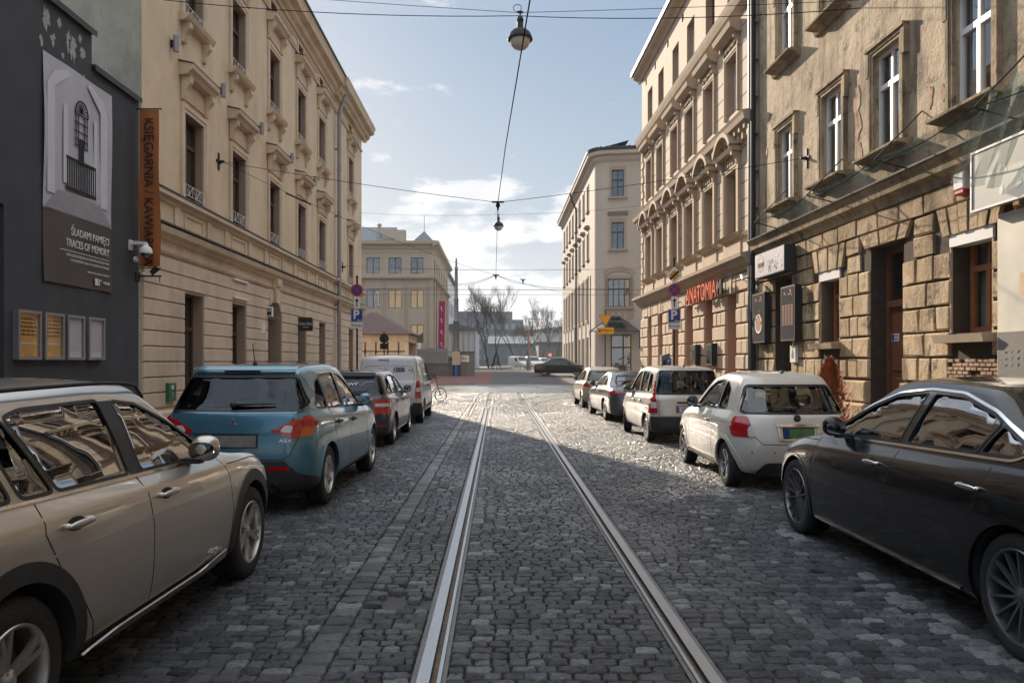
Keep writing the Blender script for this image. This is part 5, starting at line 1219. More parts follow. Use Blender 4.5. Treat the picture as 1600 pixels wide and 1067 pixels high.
t = thing('meter_box', 'small white box with a grey symbol beside the passage', 'box', RP(17.95, .1, 1.65)); part(t, 'box', 'white', lambda m: m.cham(17.78, 18.1, .05, .12, 1.62, 2.02, .01), RF); part(t, 'symbol', 'zinc', lambda m: m.prism([(17.88, 1.72), (18.0, 1.72), (18.0, 1.82), (17.94, 1.95), (17.88, 1.82)], .12, .125, 'y'), RF)
t = thing('wall_camera', 'small white tube camera beside the double rain pipe', 'security camera', RP(20.6, .3, 3.9)); part(t, 'tube', 'pvc', lambda m: m.cyl((20.75, .38, 3.98), (20.5, .42, 3.86), .045, n=10), RF); part(t, 'arm', 'blackmetal', lambda m: m.tube([(20.6, .2, 3.9), (20.6, .4, 3.9)], .015, 5), RF)
t = thing('alarm_box', 'white alarm box with a red bottom high on the sooty house', 'alarm', RP(11.6, .1, 4.2)); part(t, 'housing', 'pvc', lambda m: m.cham(11.42, 11.68, .03, .17, 4.24, 4.50, .02), RF); part(t, 'beacon', 'red', lambda m: m.cham(11.43, 11.67, .03, .16, 4.17, 4.25, .02), RF)
MT['glossboard'] = mat('white_board', (.58, .58, .54), .25, .06, .7)
t = thing('white_sign_board', 'upper blank white sign board at the right edge', 'sign', RP(9.3, .3, 3.8)); part(t, 'board', 'glossboard', lambda m: m.box(7.6, 10.98, .25, .32, 3.80, 4.62), RF); part(t, 'edge_frame', 'lampbox', lambda m: ring(m, 7.58, 11.0, 3.78, 4.64, .03, .24, .335), RF); part(t, 'mint_print', mat('mint_print', (.40, .52, .46), .4, .1), lambda m: foodspots(m, 9.9, 10.4, 3.95, 4.3, .321, 6, 4, .08), RF)
t = thing('printed_banner', 'lower pale printed banner with faded food picture at the right edge', 'banner', RP(9.6, .1, 1.4)); part(t, 'sheet', mat('faded_print', (.58, .55, .47), .4, .2, 1.1), lambda m: m.box(8.7, 10.70, .12, .14, 1.40, 3.70), RF)
part(t, 'grey_band', 'conc', lambda m: m.box(8.71, 10.69, .14, .142, 1.45, 2.05), RF); part(t, 'food_print', mat('peach_print', (.48, .30, .18), .5, .2), lambda m: foodspots(m, 9.0, 10.2, 2.3, 2.9, .141, 9, 6, .22), RF); part(t, 'script', 'white', lambda m: [m.tube([(10.5-.12*q+.04*math.sin(j), .144, 1.6+.09*r_+.025*math.sin(j*2.1+q)) for j in range(4)], .005, 3) for q in range(5) for r_ in range(3)], RF)
# safety net on struts
t = thing('safety_net', 'torn green safety net on iron struts under the upstairs windows', 'net', RP(14, .3, 5))
MT['net'] = glass_mat('net_mesh', (.62, .68, .62), .0, .6, (.05, .09, .07)); 
m_, nt_, P_, N_, L_ = new_mat('green_net'); N_.remove(P_)
tr = N_.new('ShaderNodeBsdfTransparent'); df = N_.new('ShaderNodeBsdfDiffuse'); df.inputs[0].default_value = (.07, .10, .085, 1); mx_ = N_.new('ShaderNodeMixShader'); tcn = N_.new('ShaderNodeTexCoord'); wv = N_.new('ShaderNodeTexWave'); wv.inputs['Scale'].default_value = 18; wv.inputs['Distortion'].default_value = 2
L_.new(tcn.outputs['Object'], wv.inputs[0]); mr_ = N_.new('ShaderNodeMapRange'); mr_.inputs[3].default_value = .12; mr_.inputs[4].default_value = .38; L_.new(wv.outputs[1], mr_.inputs[0]); L_.new(mr_.outputs[0], mx_.inputs[0]); L_.new(tr.outputs[0], mx_.inputs[1]); L_.new(df.outputs[0], mx_.inputs[2]); L_.new(mx_.outputs[0], N_['Material Output'].inputs[0]); MT['net'] = m_
def net(m, u0, u1, k=18):
    vs = []
    for i in range(k+1):
        u = u0+(u1-u0)*i/k; sag = .16*abs(math.sin(math.pi*(u-12.9)/2.6))
        for j in range(6):
            f = j/5; vs.append((u, .04+.82*f+.02*math.sin(u*7+j), 5.40-.42*f-1.6*sag*math.sin(math.pi*f)+.02*math.sin(u*5+j*2)))
    m.add(vs, [(i*6+j, i*6+j+1, (i+1)*6+j+1, (i+1)*6+j) for i in range(k) for j in range(5)])
part(t, 'sheet', 'net', lambda m: net(m, 7.5, 18.6, 60), RF, 180)
def drape(m):
    for u0, w, zt, ln in ((9.45, .34, 5.2, 1.15), (9.9, .16, 5.15, .95), (9.1, .2, 5.25, 1.3)):
        vs = []
        for j in range(9):
            f = j/8
            for i in range(4): vs.append((u0+1.05*f+w*(i/3-.5)*(1+.5*math.sin(f*5)), .72-.15*f+.08*math.sin(i*2+f*4), zt-ln*f))
        m.add(vs, [(j*4+i, j*4+i+1, (j+1)*4+i+1, (j+1)*4+i) for j in range(8) for i in range(3)])
m2_ = MT['net'].copy(); m2_.node_tree.nodes['Diffuse BSDF'].inputs[0].default_value = (.36, .42, .36, 1); m2_.node_tree.nodes['Map Range'].inputs[3].default_value = .35; MT['rag'] = m2_
part(t, 'hanging_rag', 'rag', drape, RF, 180)
for u in (18.4, 15.4, 12.7, 10.1, 7.6): part(t, 'strut', 'blackmetal', lambda m: (m.tube([(u+.1, .0, 5.85), (u, .86, 5.0)], .014, 4), m.tube([(u, .86, 5.0), (u, .33, 4.86)], .014, 4)), RF)
part(t, 'edge_rope', 'wire', lambda m: m.tube([(7.6+.18*i, .86, 5.0-.12*abs(math.sin(math.pi*(7.6+.18*i-12.7)/2.6))) for i in range(61)], .008, 4), RF)
# copper thuja in a pot
t = thing('potted_thuja', 'dried copper brown thuja in a pot beside the sooty house', 'shrub', RP(14.9, .55, .11))
c = RP(14.9, .62, 0)
MT['copper'] = mat('dried_thuja', (.34, .10, .035), .85, .45, 9)
part(t, 'pot', 'conc', lambda m: m.lathe([(.0, .11), (.2, .11), (.27, .5), (.24, .5), (.2, .45), (0, .45)], (c.x, c.y, 0), 'z', 16)); part(t, 'stem', 'bark', lambda m: m.cyl((c.x, c.y, .4), (c.x, c.y, 1.3), .025, .01, 6))
def th(m):
    rr = random.Random(8)
    for k in range(4200):
        h = rr.random()**.8; r_ = (.40*(1-h)**.55+.02)*rr.uniform(.35, 1.08)*(1+.2*math.sin(k*.01)); a = rr.uniform(0, 6.28)
        q = Vector((c.x+r_*math.cos(a), c.y+r_*math.sin(a), .45+1.18*h+.08*math.sin(a*5))); o_ = Vector((math.cos(a)*.03, math.sin(a)*.03, .055)); s_ = Vector((-math.sin(a), math.cos(a), 0))*rr.uniform(.01, .025)
        m.add([q-s_, q+s_, q+o_*rr.uniform(.8, 1.6)], [(0, 1, 2)])
part(t, 'foliage', 'copper', th)
# --- hanging lamps, contact wire, span wires
def street_pendant(x, y, z, s, lab):
    t = thing('hanging_lamp', lab, 'street lamp', (x, y, z), group='lamps hung over the street')
    part(t, 'stem', 'blackmetal', lambda m: m.lathe([(0, 1.62), (.03, 1.60), (.03, 1.45), (.09, 1.42), (.13, 1.36), (.12, 1.28), (.15, 1.26), (.14, 1.2), (.15, .95), (.19, .92)], (x, y, z-.6*s*0), 'z', 16) if 0 else m.lathe([(r_*s, z+h*s) for r_, h in ((0, .83), (.02, .82), (.02, .76), (.05, .74), (.07, .70), (.08, .65), (.065, .64), (.07, .5), (.09, .47))], (x, y, 0), 'z', 16), None, 50)
    part(t, 'shade', 'blackmetal', lambda m: m.lathe([(r_*s, z+h*s) for r_, h in ((.09, .47), (.16, .44), (.23, .37), (.265, .28), (.28, .24), (.27, .22), (.24, .24), (.2, .3), (.0, .34))], (x, y, 0), 'z', 24), None, 50)
    part(t, 'bowl', 'frosted', lambda m: m.lathe([(r_*s, z+h*s) for r_, h in ((.225, .25), (.22, .18), (.19, .10), (.13, .04), (.06, .01), (.02, 0), (0, 0))], (x, y, 0), 'z', 24), None, 60)
    part(t, 'hanger', 'wire', lambda m: (m.box(x-.06*s, x+.06*s, y-.02, y+.02, z+.82*s, z+.86*s), m.tube([(x+.09*s*math.cos(a)-.06, y, z+.93*s+.08*s*math.sin(a)) for a in [6.28*q/12 for q in range(13)]], .008, 4)))
street_pendant(.49, 16.8, 8.50, 1.0, 'nearer large black lamp with a pale bowl hanging at the top of the view'); street_pendant(.03, 40, 8.50, 1.0, 'farther small black lamp hanging over the junction')
def wire(name, lab, pts, r=.008, sag=0, cat='wire', grp='overhead wires'):
    q = []
    for a, b in zip(pts, pts[1:]):
        a, b = Vector(a), Vector(b); n = 10
        q += [a.lerp(b, i/n)-Vector((0, 0, sag*4*(i/n)*(1-i/n))) for i in range(n)]
    q.append(Vector(pts[-1]))
    mb = MB(); mb.tube(q, r, 4); o = mb.build(name, MT['wire']); return tag(o, lab, cat, grp)
J = (-.1, 37.5, 5.9); N1 = (0, 20.4, 5.9)
wire('contact_wire', 'black contact wire running along the street above the tram track', [(.9, -6, 5.9), (.53, 5, 5.9), (.377, 9, 5.9), (.15, 15.1, 5.9), N1, J], .011, cat='contact wire')
Lb = (LX+.1, 19.6, 6.78); Rb = RP(17.4, .1, 6.28)
wire('span_wire', 'span wire from the cream wall to the sooty wall carrying the contact wire', [Lb, N1, Rb], .008, .05)
wire('span_wire', 'slanting wire from the cream wall bracket to the crossing above the junction', [Lb, J], .006, .25)
wire('span_wire', 'upper lamp wire crossing above the nearer lamp', [(LX, 16.5, 9.75), (.45, 16.8, 9.33), RP(15.0, 0, 8.75)], .006, .02)
wire('span_wire', 'lower lamp wire crossing just under the upper one', [(LX, 16.4, 9.42), (.45, 16.8, 9.26), RP(14.9, 0, 8.55)], .009, .12)
wire('span_wire', 'wire carrying the farther lamp between the two house corners', [(LX, 40, 9.45), (.03, 40, 9.36), (6.75, 36, 9.0)], .007, .1)
wire('span_wire', 'wire from the crossing above the junction to the tram pole', [J, (-3.44, 62.9, 8.0)], .010, .25)
wire('span_wire', 'wire from the crossing above the junction to the round-cornered house', [J, (7.6, 56.5, 6.5)], .010, .25)
wire('contact_wire', 'nearer contact wire along the cross street', [(-60, 45, 6.0), (0, 45, 5.9), (7, 45.2, 5.9), (60, 46, 6.0)], .012, 0)
wire('contact_wire', 'farther contact wire along the cross street', [(-60, 48.5, 6.0), (0, 48.5, 5.9), (60, 49, 6.0)], .012, 0)
wire('contact_wire', 'curved contact wire turning right at the junction', [J, (.8, 41, 5.9), (3, 44, 5.9), (7, 45.2, 5.9)], .011, 0); wire('contact_wire', 'curved contact wire turning left at the junction', [J, (-1.2, 41, 5.9), (-4, 44, 5.9), (-9, 45, 5.9)], .011, 0)
wire('span_wire', 'high span wire behind the junction level with the office windows', [(-30, 58, 8.9), (7.2, 57.5, 8.6)], .010, .1); wire('span_wire', 'lower span wire behind the junction', [(-30, 62, 7.6), (7.0, 60, 7.3)], .010, .1)
wire('span_wire', 'low thin wire from the cream house corner to the ornate house corner', [(LX, 34.6, 6.0), (6.85, 35.6, 6.0)], .006, .15)
for (p, d, l) in ((Lb, 1, 'iron wire anchor on the cream wall'), (tuple(Rb), -1, 'iron wire anchor on the sooty wall'), ((LX+.1, 35.2, 6.0), 1, 'iron wire anchor near the far end of the cream wall')):
    simple('wire_anchor', l, 'bracket', p, 'rosette', 'blackmetal', lambda m: (m.cyl((p[0]-.1*d, p[1], p[2]), (p[0]+.06*d, p[1], p[2]), .05, .03, 8), m.box(min(p[0]-.1*d, p[0]-.07*d), max(p[0]-.1*d, p[0]-.07*d), p[1]-.035, p[1]+.035, p[2]-.22, p[2]+.22), m.box(min(p[0]-.1*d, p[0]-.07*d), max(p[0]-.1*d, p[0]-.07*d), p[1]-.15, p[1]+.15, p[2]-.03, p[2]+.03)))
for (x, y, z, l) in ((0, 20.4, 5.9, 'insulator where the span wire meets the contact wire'), (-.1, 37.5, 5.9, 'cluster of insulators at the wire crossing above the junction'), (1.35, 41, 6.05, 'insulator right of the wire crossing')):
    simple('insulator', l, 'insulator', (x, y, z), 'body', 'wire', lambda m: (m.box(x-.16, x+.16, y-.02, y+.02, z-.01, z+.03), m.cyl((x, y, z+.02), (x, y, z-.22), .05, .02, 8), m.ball((x, y, z-.08), .06)))
t = thing('ceramic_tensioner', 'dark cable tensioner on the slanting wire', 'insulator', (-5.8, 22, 6.6)); part(t, 'body', 'wire', lambda m: m.cyl((-6.15, 22.1, 6.52), (-5.7, 23.2, 6.42), .02, n=6))
# --- bicycle
MT['rubber'] = mat('tyre_rubber', (.018, .018, .019), .8, .2, 20, .3, 50); MT['orangepaint'] = mat('orange_frame_paint', (.35, .13, .05), .4, .1)
bk = thing('bicycle', 'small brown orange bicycle parked beyond the white van', 'bicycle', (-2.75, 31.2, 0), rz=R(-28))
BM = wm(bk); r = .29
for x, nm in ((-.48, 'rear'), (.48, 'front')):
    w_ = part(bk, 'wheel', 'rubber', lambda m: m.lathe([((r-.02)+.02*math.cos(a), .02*math.sin(a)) for a in [6.28*q/8 for q in range(9)]], (x, 0, r), 'y', 28), BM, 60)
    part(w_, 'spokes', 'zinc', lambda m: (m.cyl((x, -.03, r), (x, .03, r), .02), [m.tube([(x, 0, r), (x+(r-.03)*math.cos(6.28*q/16), 0, r+(r-.03)*math.sin(6.28*q/16))], .002, 3) for q in range(16)]), BM)
part(bk, 'frame', 'orangepaint', lambda m: [m.tube(p, .022, 8) for p in ([(-.48, .0, r), (-.08, 0, .28)], [(-.08, 0, .28), (-.2, 0, .75)], [(-.48, 0, r), (-.18, 0, .7)], [(-.08, 0, .28), (.33, 0, .62)], [(-.18, 0, .66), (.32, 0, .70)], [(.48, 0, r), (.34, 0, .6), (.30, 0, .78)])], BM)
part(bk, 'saddle', 'black', lambda m: m.ball((-.22, 0, .84), .13, .07, .04), BM, 60); part(bk, 'seat_post', 'zinc', lambda m: m.cyl((-.2, 0, .74), (-.215, 0, .82), .012), BM)
part(bk, 'handlebar', 'blackmetal', lambda m: (m.tube([(.30, 0, .76), (.27, 0, .98)], .014, 6), m.tube([(.2, -.28, 1.0), (.27, -.1, .99), (.27, .1, .99), (.2, .28, 1.0)], .012, 6)), BM); part(bk, 'crank', 'zinc', lambda m: (m.lathe([(.0, -.03), (.08, -.03), (.08, -.025), (0, -.025)], (-.08, 0, .28), 'y', 16), m.tube([(-.08, -.06, .28), (.06, -.06, .2)], .01, 5)), BM)
part(bk, 'kickstand', 'blackmetal', lambda m: m.tube([(-.12, .03, .26), (-.2, .16, .0)], .01, 5), BM)
# ---------------------------------------------------------------- cars
def paint(name, col, metal=.5, rough=.32, dirt=.35, dcol=(.12, .105, .09)):
    m, nt, P, N, L = new_mat(name); P.inputs['Metallic'].default_value = metal; P.inputs['Coat Weight'].default_value = .9; P.inputs['Coat Roughness'].default_value = .04
    tc = N.new('ShaderNodeTexCoord'); no = N.new('ShaderNodeTexNoise'); no.inputs['Scale'].default_value = 5; no.inputs['Detail'].default_value = 8; no.inputs['Roughness'].default_value = .7; L.new(tc.outputs['Object'], no.inputs[0])
    sp = N.new('ShaderNodeSeparateXYZ'); L.new(tc.outputs['Object'], sp.inputs[0])
    mr = N.new('ShaderNodeMapRange'); mr.inputs[1].default_value = .9; mr.inputs[2].default_value = .2; mr.inputs[3].default_value = .05; mr.inputs[4].default_value = 1.0; L.new(sp.outputs[2], mr.inputs[0])
    mu = N.new('ShaderNodeMath'); mu.operation = 'MULTIPLY'; L.new(mr.outputs[0], mu.inputs[0]); L.new(no.outputs[0], mu.inputs[1])
    m2 = N.new('ShaderNodeMath'); m2.operation = 'MULTIPLY'; m2.use_clamp = True; m2.inputs[1].default_value = dirt*2; L.new(mu.outputs[0], m2.inputs[0])
    mx = N.new('ShaderNodeMix'); mx.data_type = 'RGBA'; L.new(m2.outputs[0], mx.inputs[0]); mx.inputs[6].default_value = (*col, 1); mx.inputs[7].default_value = (*dcol, 1); L.new(mx.outputs[2], P.inputs['Base Color'])
    r2 = N.new('ShaderNodeMapRange'); r2.inputs[3].default_value = rough; r2.inputs[4].default_value = min(1, rough+.45); L.new(m2.outputs[0], r2.inputs[0]); L.new(r2.outputs[0], P.inputs['Roughness'])
    c2 = N.new('ShaderNodeMapRange'); c2.inputs[3].default_value = .9; c2.inputs[4].default_value = .15; L.new(m2.outputs[0], c2.inputs[0]); L.new(c2.outputs[0], P.inputs['Coat Weight'])
    return m
MT['plastic'] = mat('black_plastic', (.022, .022, .023), .6, .15, 12, .1, 60)
MT['rubberseal'] = mat('rubber_seal', (.010, .010, .011), .5, .1)
MT['chrome'] = mat('chrome_trim', (.75, .75, .76), .12, .03, metal=1)
MT['alloy'] = mat('alloy_wheel', (.48, .47, .45), .32, .12, 8, metal=.85)
MT['darkalloy'] = mat('dark_alloy_wheel', (.22, .22, .23), .3, .1, 8, metal=.8)
MT['carglass'] = glass_mat('car_glass', (.42, .46, .46), .05, .0, (.95, .97, 1))
MT['tint'] = glass_mat('tinted_car_glass', (.13, .14, .16), .01, .0, (.75, .85, 1))
MT['cabin'] = mat('cabin_black', (.018, .018, .018), .9, .1); MT['seat'] = mat('seat_cloth', (.035, .034, .034), .9, .2, 12)
MT['taillamp'] = mat('red_lamp', (.36, .008, .012), .12, .05, coat=1); MT['amber'] = mat('amber_lamp', (.50, .10, .01), .12, .05, coat=1); MT['clearlamp'] = mat('clear_lamp', (.55, .53, .52), .15, .08, coat=1)
MT['plate'] = mat('plate_white', (.55, .55, .54), .4, .05); MT['plategrey'] = mat('plate_grey', (.22, .20, .20), .5, .25, 7); MT['plategreen'] = mat('plate_green', (.10, .20, .09), .5, .25, 9)
MT['farglass'] = mat('dark_car_glass', (.012, .014, .016), .08, .05)
MT['sideglass'] = glass_mat('reflective_side_glass', (.16, .17, .17), .28, .0, (.92, .92, .95), wob=.05)
MT['mirrorglass'] = mat('mirror_glass', (.16, .17, .18), .05, .02, metal=1)
MT['discmetal'] = mat('brake_disc', (.16, .15, .14), .45, .2, 10, metal=.7)

def lerp_prof(pr, x):
    if not isinstance(pr, (list, tuple)): return pr
    return float(np.interp(x, [p[0] for p in pr], [p[1] for p in pr]))
def half_loop(xr, xf, w, z, br, bf, cr, cf, xa, taper, we=1.0):
    pts = []
    for a, b in ((0, 0), (.10, .46), (.42, .78), (1.0, .935)): pts.append((xr+br*a+(cr*.30 if b > .9 else 0), b*w*we))
    x0 = xr+br+cr
    for k in range(8): pts.append((x0+(xa-x0)*k/7, w))
    x1 = xf-bf-cf
    for k in range(1, 4): pts.append((xa+(x1-xa)*k/3, w))
    for a, b in ((1.0, .935), (.42, .78), (.10, .46), (0, 0)): pts.append((xf-bf*a-(cf*.30 if b > .9 else 0), b*w*we))
    out = []
    for i, (x, y) in enumerate(pts): out.append((x, y*lerp_prof(taper, x), lerp_prof(z, x)))
    return out
def loft(loops, crown):
    bm = bmesh.new(); rows = []
    for lp in loops:
        n = len(lp); L_ = [bm.verts.new(p) for p in lp]; R_ = [L_[0]]+[bm.verts.new((p[0], -p[1], p[2])) for p in lp[1:-1]]+[L_[-1]]
        rows.append((L_, R_))
    for (A, B), (C, D) in zip(rows, rows[1:]):
        n = len(A)
        for i in range(n-1):
            bm.faces.new((A[i+1], A[i], C[i], C[i+1])); bm.faces.new((B[i], B[i+1], D[i+1], D[i]))
    for (A, B), up in ((rows[0], 0), (rows[-1], 1)):
        n = len(A); mid = [bm.verts.new((A[i].co.x, 0, A[i].co.z+(crown if up else 0))) for i in range(1, n-1)]
        M = [A[0]]+mid+[A[-1]]
        for i in range(n-1):
            for (P, s) in ((A, 0), (B, 1)):
                q = [P[i], P[i+1], M[i+1], M[i]]; q = [v for j, v in enumerate(q) if v not in q[:j]]
                if (s == 0) != (up == 0): pass
                if len(q) >= 3: bm.faces.new(q)
    bmesh.ops.recalc_face_normals(bm, faces=bm.faces)
    return bm
def to_obj(bm, name, mats):
    me = bpy.data.meshes.new(name); bm.to_mesh(me); bm.free()
    for m in mats: me.materials.append(m)
    o = bpy.data.objects.new(name, me); COL.objects.link(o); return o
def applied(o, mods):
    for t, kw in mods:
        m = o.modifiers.new(t, t)
        for k, v in kw.items(): setattr(m, k, v)
    bpy.context.view_layer.update()
    me = bpy.data.meshes.new_from_object(o.evaluated_get(bpy.context.evaluated_depsgraph_get()))
    o.modifiers.clear(); old = o.data; o.data = me; bpy.data.meshes.remove(old); return o
def cutter(mb, m):
    o = mb.build('cut', m)
    bm = bmesh.new(); bm.from_mesh(o.data); bmesh.ops.recalc_face_normals(bm, faces=bm.faces); bm.to_mesh(o.data); bm.free(); return o
def boolean(o, c):
    n0 = len(o.data.polygons)
    applied(o, [('BOOLEAN', dict(operation='DIFFERENCE', object=c, solver='EXACT', material_mode='TRANSFER'))])
    bpy.data.objects.remove(c)
def resample(poly, step, closed=True):
    out = []; n = len(poly)
    for i in range(n if closed else n-1):
        a = Vector(poly[i]); b = Vector(poly[(i+1) % n]); k = max(1, math.ceil((b-a).length/step))
        out += [a.lerp(b, j/k) for j in range(k)]
    if not closed: out.append(Vector(poly[-1]))
    return out
def fillet(poly, r, k=4):
    out = []; n = len(poly)
    for i in range(n):
        p = Vector(poly[i]); a = Vector(poly[i-1])-p; b = Vector(poly[(i+1) % n])-p; d = min(r, a.length*.45, b.length*.45)
        A = p+a.normalized()*d; B = p+b.normalized()*d
        for j in range(k+1): t = j/k; out.append(tuple(A*(1-t)**2+p*2*t*(1-t)+B*t*t))
    return out
def clip(poly, f):
    out = []; n = len(poly)
    for i in range(n):
        a = poly[i-1]; b = poly[i]; fa, fb = f(a), f(b)
        if fa*fb < 0: t = fa/(fa-fb); out.append((a[0]+(b[0]-a[0])*t, a[1]+(b[1]-a[1])*t))
        if fb >= 0: out.append(b)
    return out
def inset(poly, d):
    n = len(poly); A = sum(poly[i-1][0]*poly[i][1]-poly[i][0]*poly[i-1][1] for i in range(n)); s = 1 if A > 0 else -1; out = []
    for i in range(n):
        p = Vector(poly[i]); a = (p-Vector(poly[i-1])).normalized(); b = (Vector(poly[(i+1) % n])-p).normalized()
        na = Vector((-a.y, a.x))*s; nb = Vector((-b.y, b.x))*s; m = (na+nb); m = m.normalized() if m.length > 1e-6 else na
        out.append(tuple(p+m*d/max(.5, m.dot(na))))
    return out
class Skin:
    def __init__(s, o): 
        s.bvh = BVHTree.FromPolygons([v.co[:] for v in o.data.vertices], [p.vertices[:] for p in o.data.polygons]); s.last = None; s.W = max(v.co.y for v in o.data.vertices)
    def hit(s, ax, p, off=0):
        if ax in 'LR': g = 1 if ax == 'L' else -1; o = (p[0], 3*g, p[1]); d = (0, -g, 0)
        elif ax == 'B': o = (-3, p[0], p[1]); d = (1, 0, 0)
        elif ax == 'F': o = (9, p[0], p[1]); d = (-1, 0, 0)
        else: o = (p[0], p[1], 4); d = (0, 0, -1)
        l, n, i, dist = s.bvh.ray_cast(Vector(o), Vector(d))
        if l is None: 
            l, n, i, dist = s.bvh.find_nearest(Vector(o)+Vector(d)*2.2)
        if n.dot(Vector(d)) > 0: n = -n
        s.last = n
        return l+n*off
    def patch(s, mb, ax, poly, off=.003, th=.006, step=.022):
        if th >= .015: step = .014
        B = resample(poly, step); nb = len(B); pts = [Vector(b) for b in B]
        xs = [b[0] for b in B]; zs = [b[1] for b in B]; g = step
        def ins(q):
            c = False
            for i in range(nb):
                a, b = B[i-1], B[i]
                if (a[1] > q[1]) != (b[1] > q[1]) and q[0] < (b[0]-a[0])*(q[1]-a[1])/(b[1]-a[1])+a[0]: c = not c
            return c
        x = min(xs)+g*.5
        while x < max(xs):
            z = min(zs)+g*.5
            while z < max(zs):
                q = Vector((x, z))
                if ins(q) and min((q-b).length for b in B) > g*.45: pts.append(q)
                z += g
            x += g
        v2, e2, f2, *_ = delaunay_2d_cdt(pts, [(i, (i+1) % nb) for i in range(nb)], [list(range(nb))], 1, 1e-5)
        top = [s.hit(ax, v, off) for v in v2]; n0 = len(top)
        from collections import Counter
        ec = Counter()
        for f in f2:
            for i in range(len(f)): ec[frozenset((f[i-1], f[i]))] += 1
        bot = {}; vs = list(top)
        def bt(i):
            if i not in bot: bot[i] = len(vs); vs.append(s.hit(ax, v2[i], off-th))
            return bot[i]
        fs = []
        x0_ = min(t.x for t in top)
        bad = lambda i: (ax in 'LR' and abs(top[i].y) < .80*s.W and v2[i][0] < 1) or (ax == 'B' and th >= .015 and top[i].x > x0_+.30)
        ctr = s.hit(ax, (sum(xs)/nb, sum(zs)/nb)); dv = {'L': Vector((0, 1, 0)), 'R': Vector((0, -1, 0)), 'B': Vector((-1, 0, 0)), 'F': Vector((1, 0, 0)), 'T': Vector((0, 0, 1))}[ax]
        f2 = [f for f in f2 if not any(bad(i) for i in f)]; ec = Counter()
        root = list(range(len(v2)))
        def fd(i):
            while root[i] != i: root[i] = root[root[i]]; i = root[i]
            return i
        for f in f2:
            for i in f[1:]: root[fd(i)] = fd(f[0])
        cc_ = Counter(fd(f[0]) for f in f2)
        if cc_: big_ = cc_.most_common(1)[0][0]; f2 = [f for f in f2 if fd(f[0]) == big_]
        for f in f2:
            for i in range(len(f)): ec[frozenset((f[i-1], f[i]))] += 1
            n_ = (top[f[1]]-top[f[0]]).cross(top[f[2]]-top[f[0]]); fs.append(tuple(f) if n_.dot(dv) > 0 else tuple(f)[::-1])
        for e, c in ec.items():
            if c == 1: a, b = tuple(e); fs.append((a, b, bt(b), bt(a)))
        mb.add(vs, fs)
    def strip(s, mb, ax, line, w=.012, off=.004, th=.006, closed=False, step=.05):
        P = resample(line, step, closed); n = len(P); vs = []
        for i in range(n):
            a = P[i-1] if (i or closed) else P[i]; b = P[(i+1) % n] if (i < n-1 or closed) else P[i]
            d = (b-a).normalized(); nn = Vector((-d.y, d.x))*w/2
            q0, q1 = P[i]-nn, P[i]+nn
            vs += [s.hit(ax, q0, off-th), s.hit(ax, q0, off), s.hit(ax, q1, off), s.hit(ax, q1, off-th)]
        m = n if closed else n-1; ok = lambda i: not (ax in 'LR' and abs(vs[4*i].y) < .6*s.W and P[i][0] < 1)
        mb.add(vs, [(4*i+j, 4*((i+1) % n)+j, 4*((i+1) % n)+j+1, 4*i+j+1) for i in range(m) for j in range(3) if ok(i) and ok((i+1) % n)])
def blob(mb, c, sx, sy, sz, p=2.8, n=18, m=12):
    vs = []; f = lambda v: math.copysign(abs(v)**(2/p), v)
    for i in range(m+1):
        a = math.pi*i/m-math.pi/2
        for k in range(n):
            t = 2*math.pi*k/n; vs.append((c[0]+sx*f(math.cos(a))*f(math.cos(t)), c[1]+sy*f(math.cos(a))*f(math.sin(t)), c[2]+sz*f(math.sin(a))))
    mb.add(vs, [(i*n+k, i*n+(k+1) % n, (i+1)*n+(k+1) % n, (i+1)*n+k) for i in range(m) for k in range(n)])
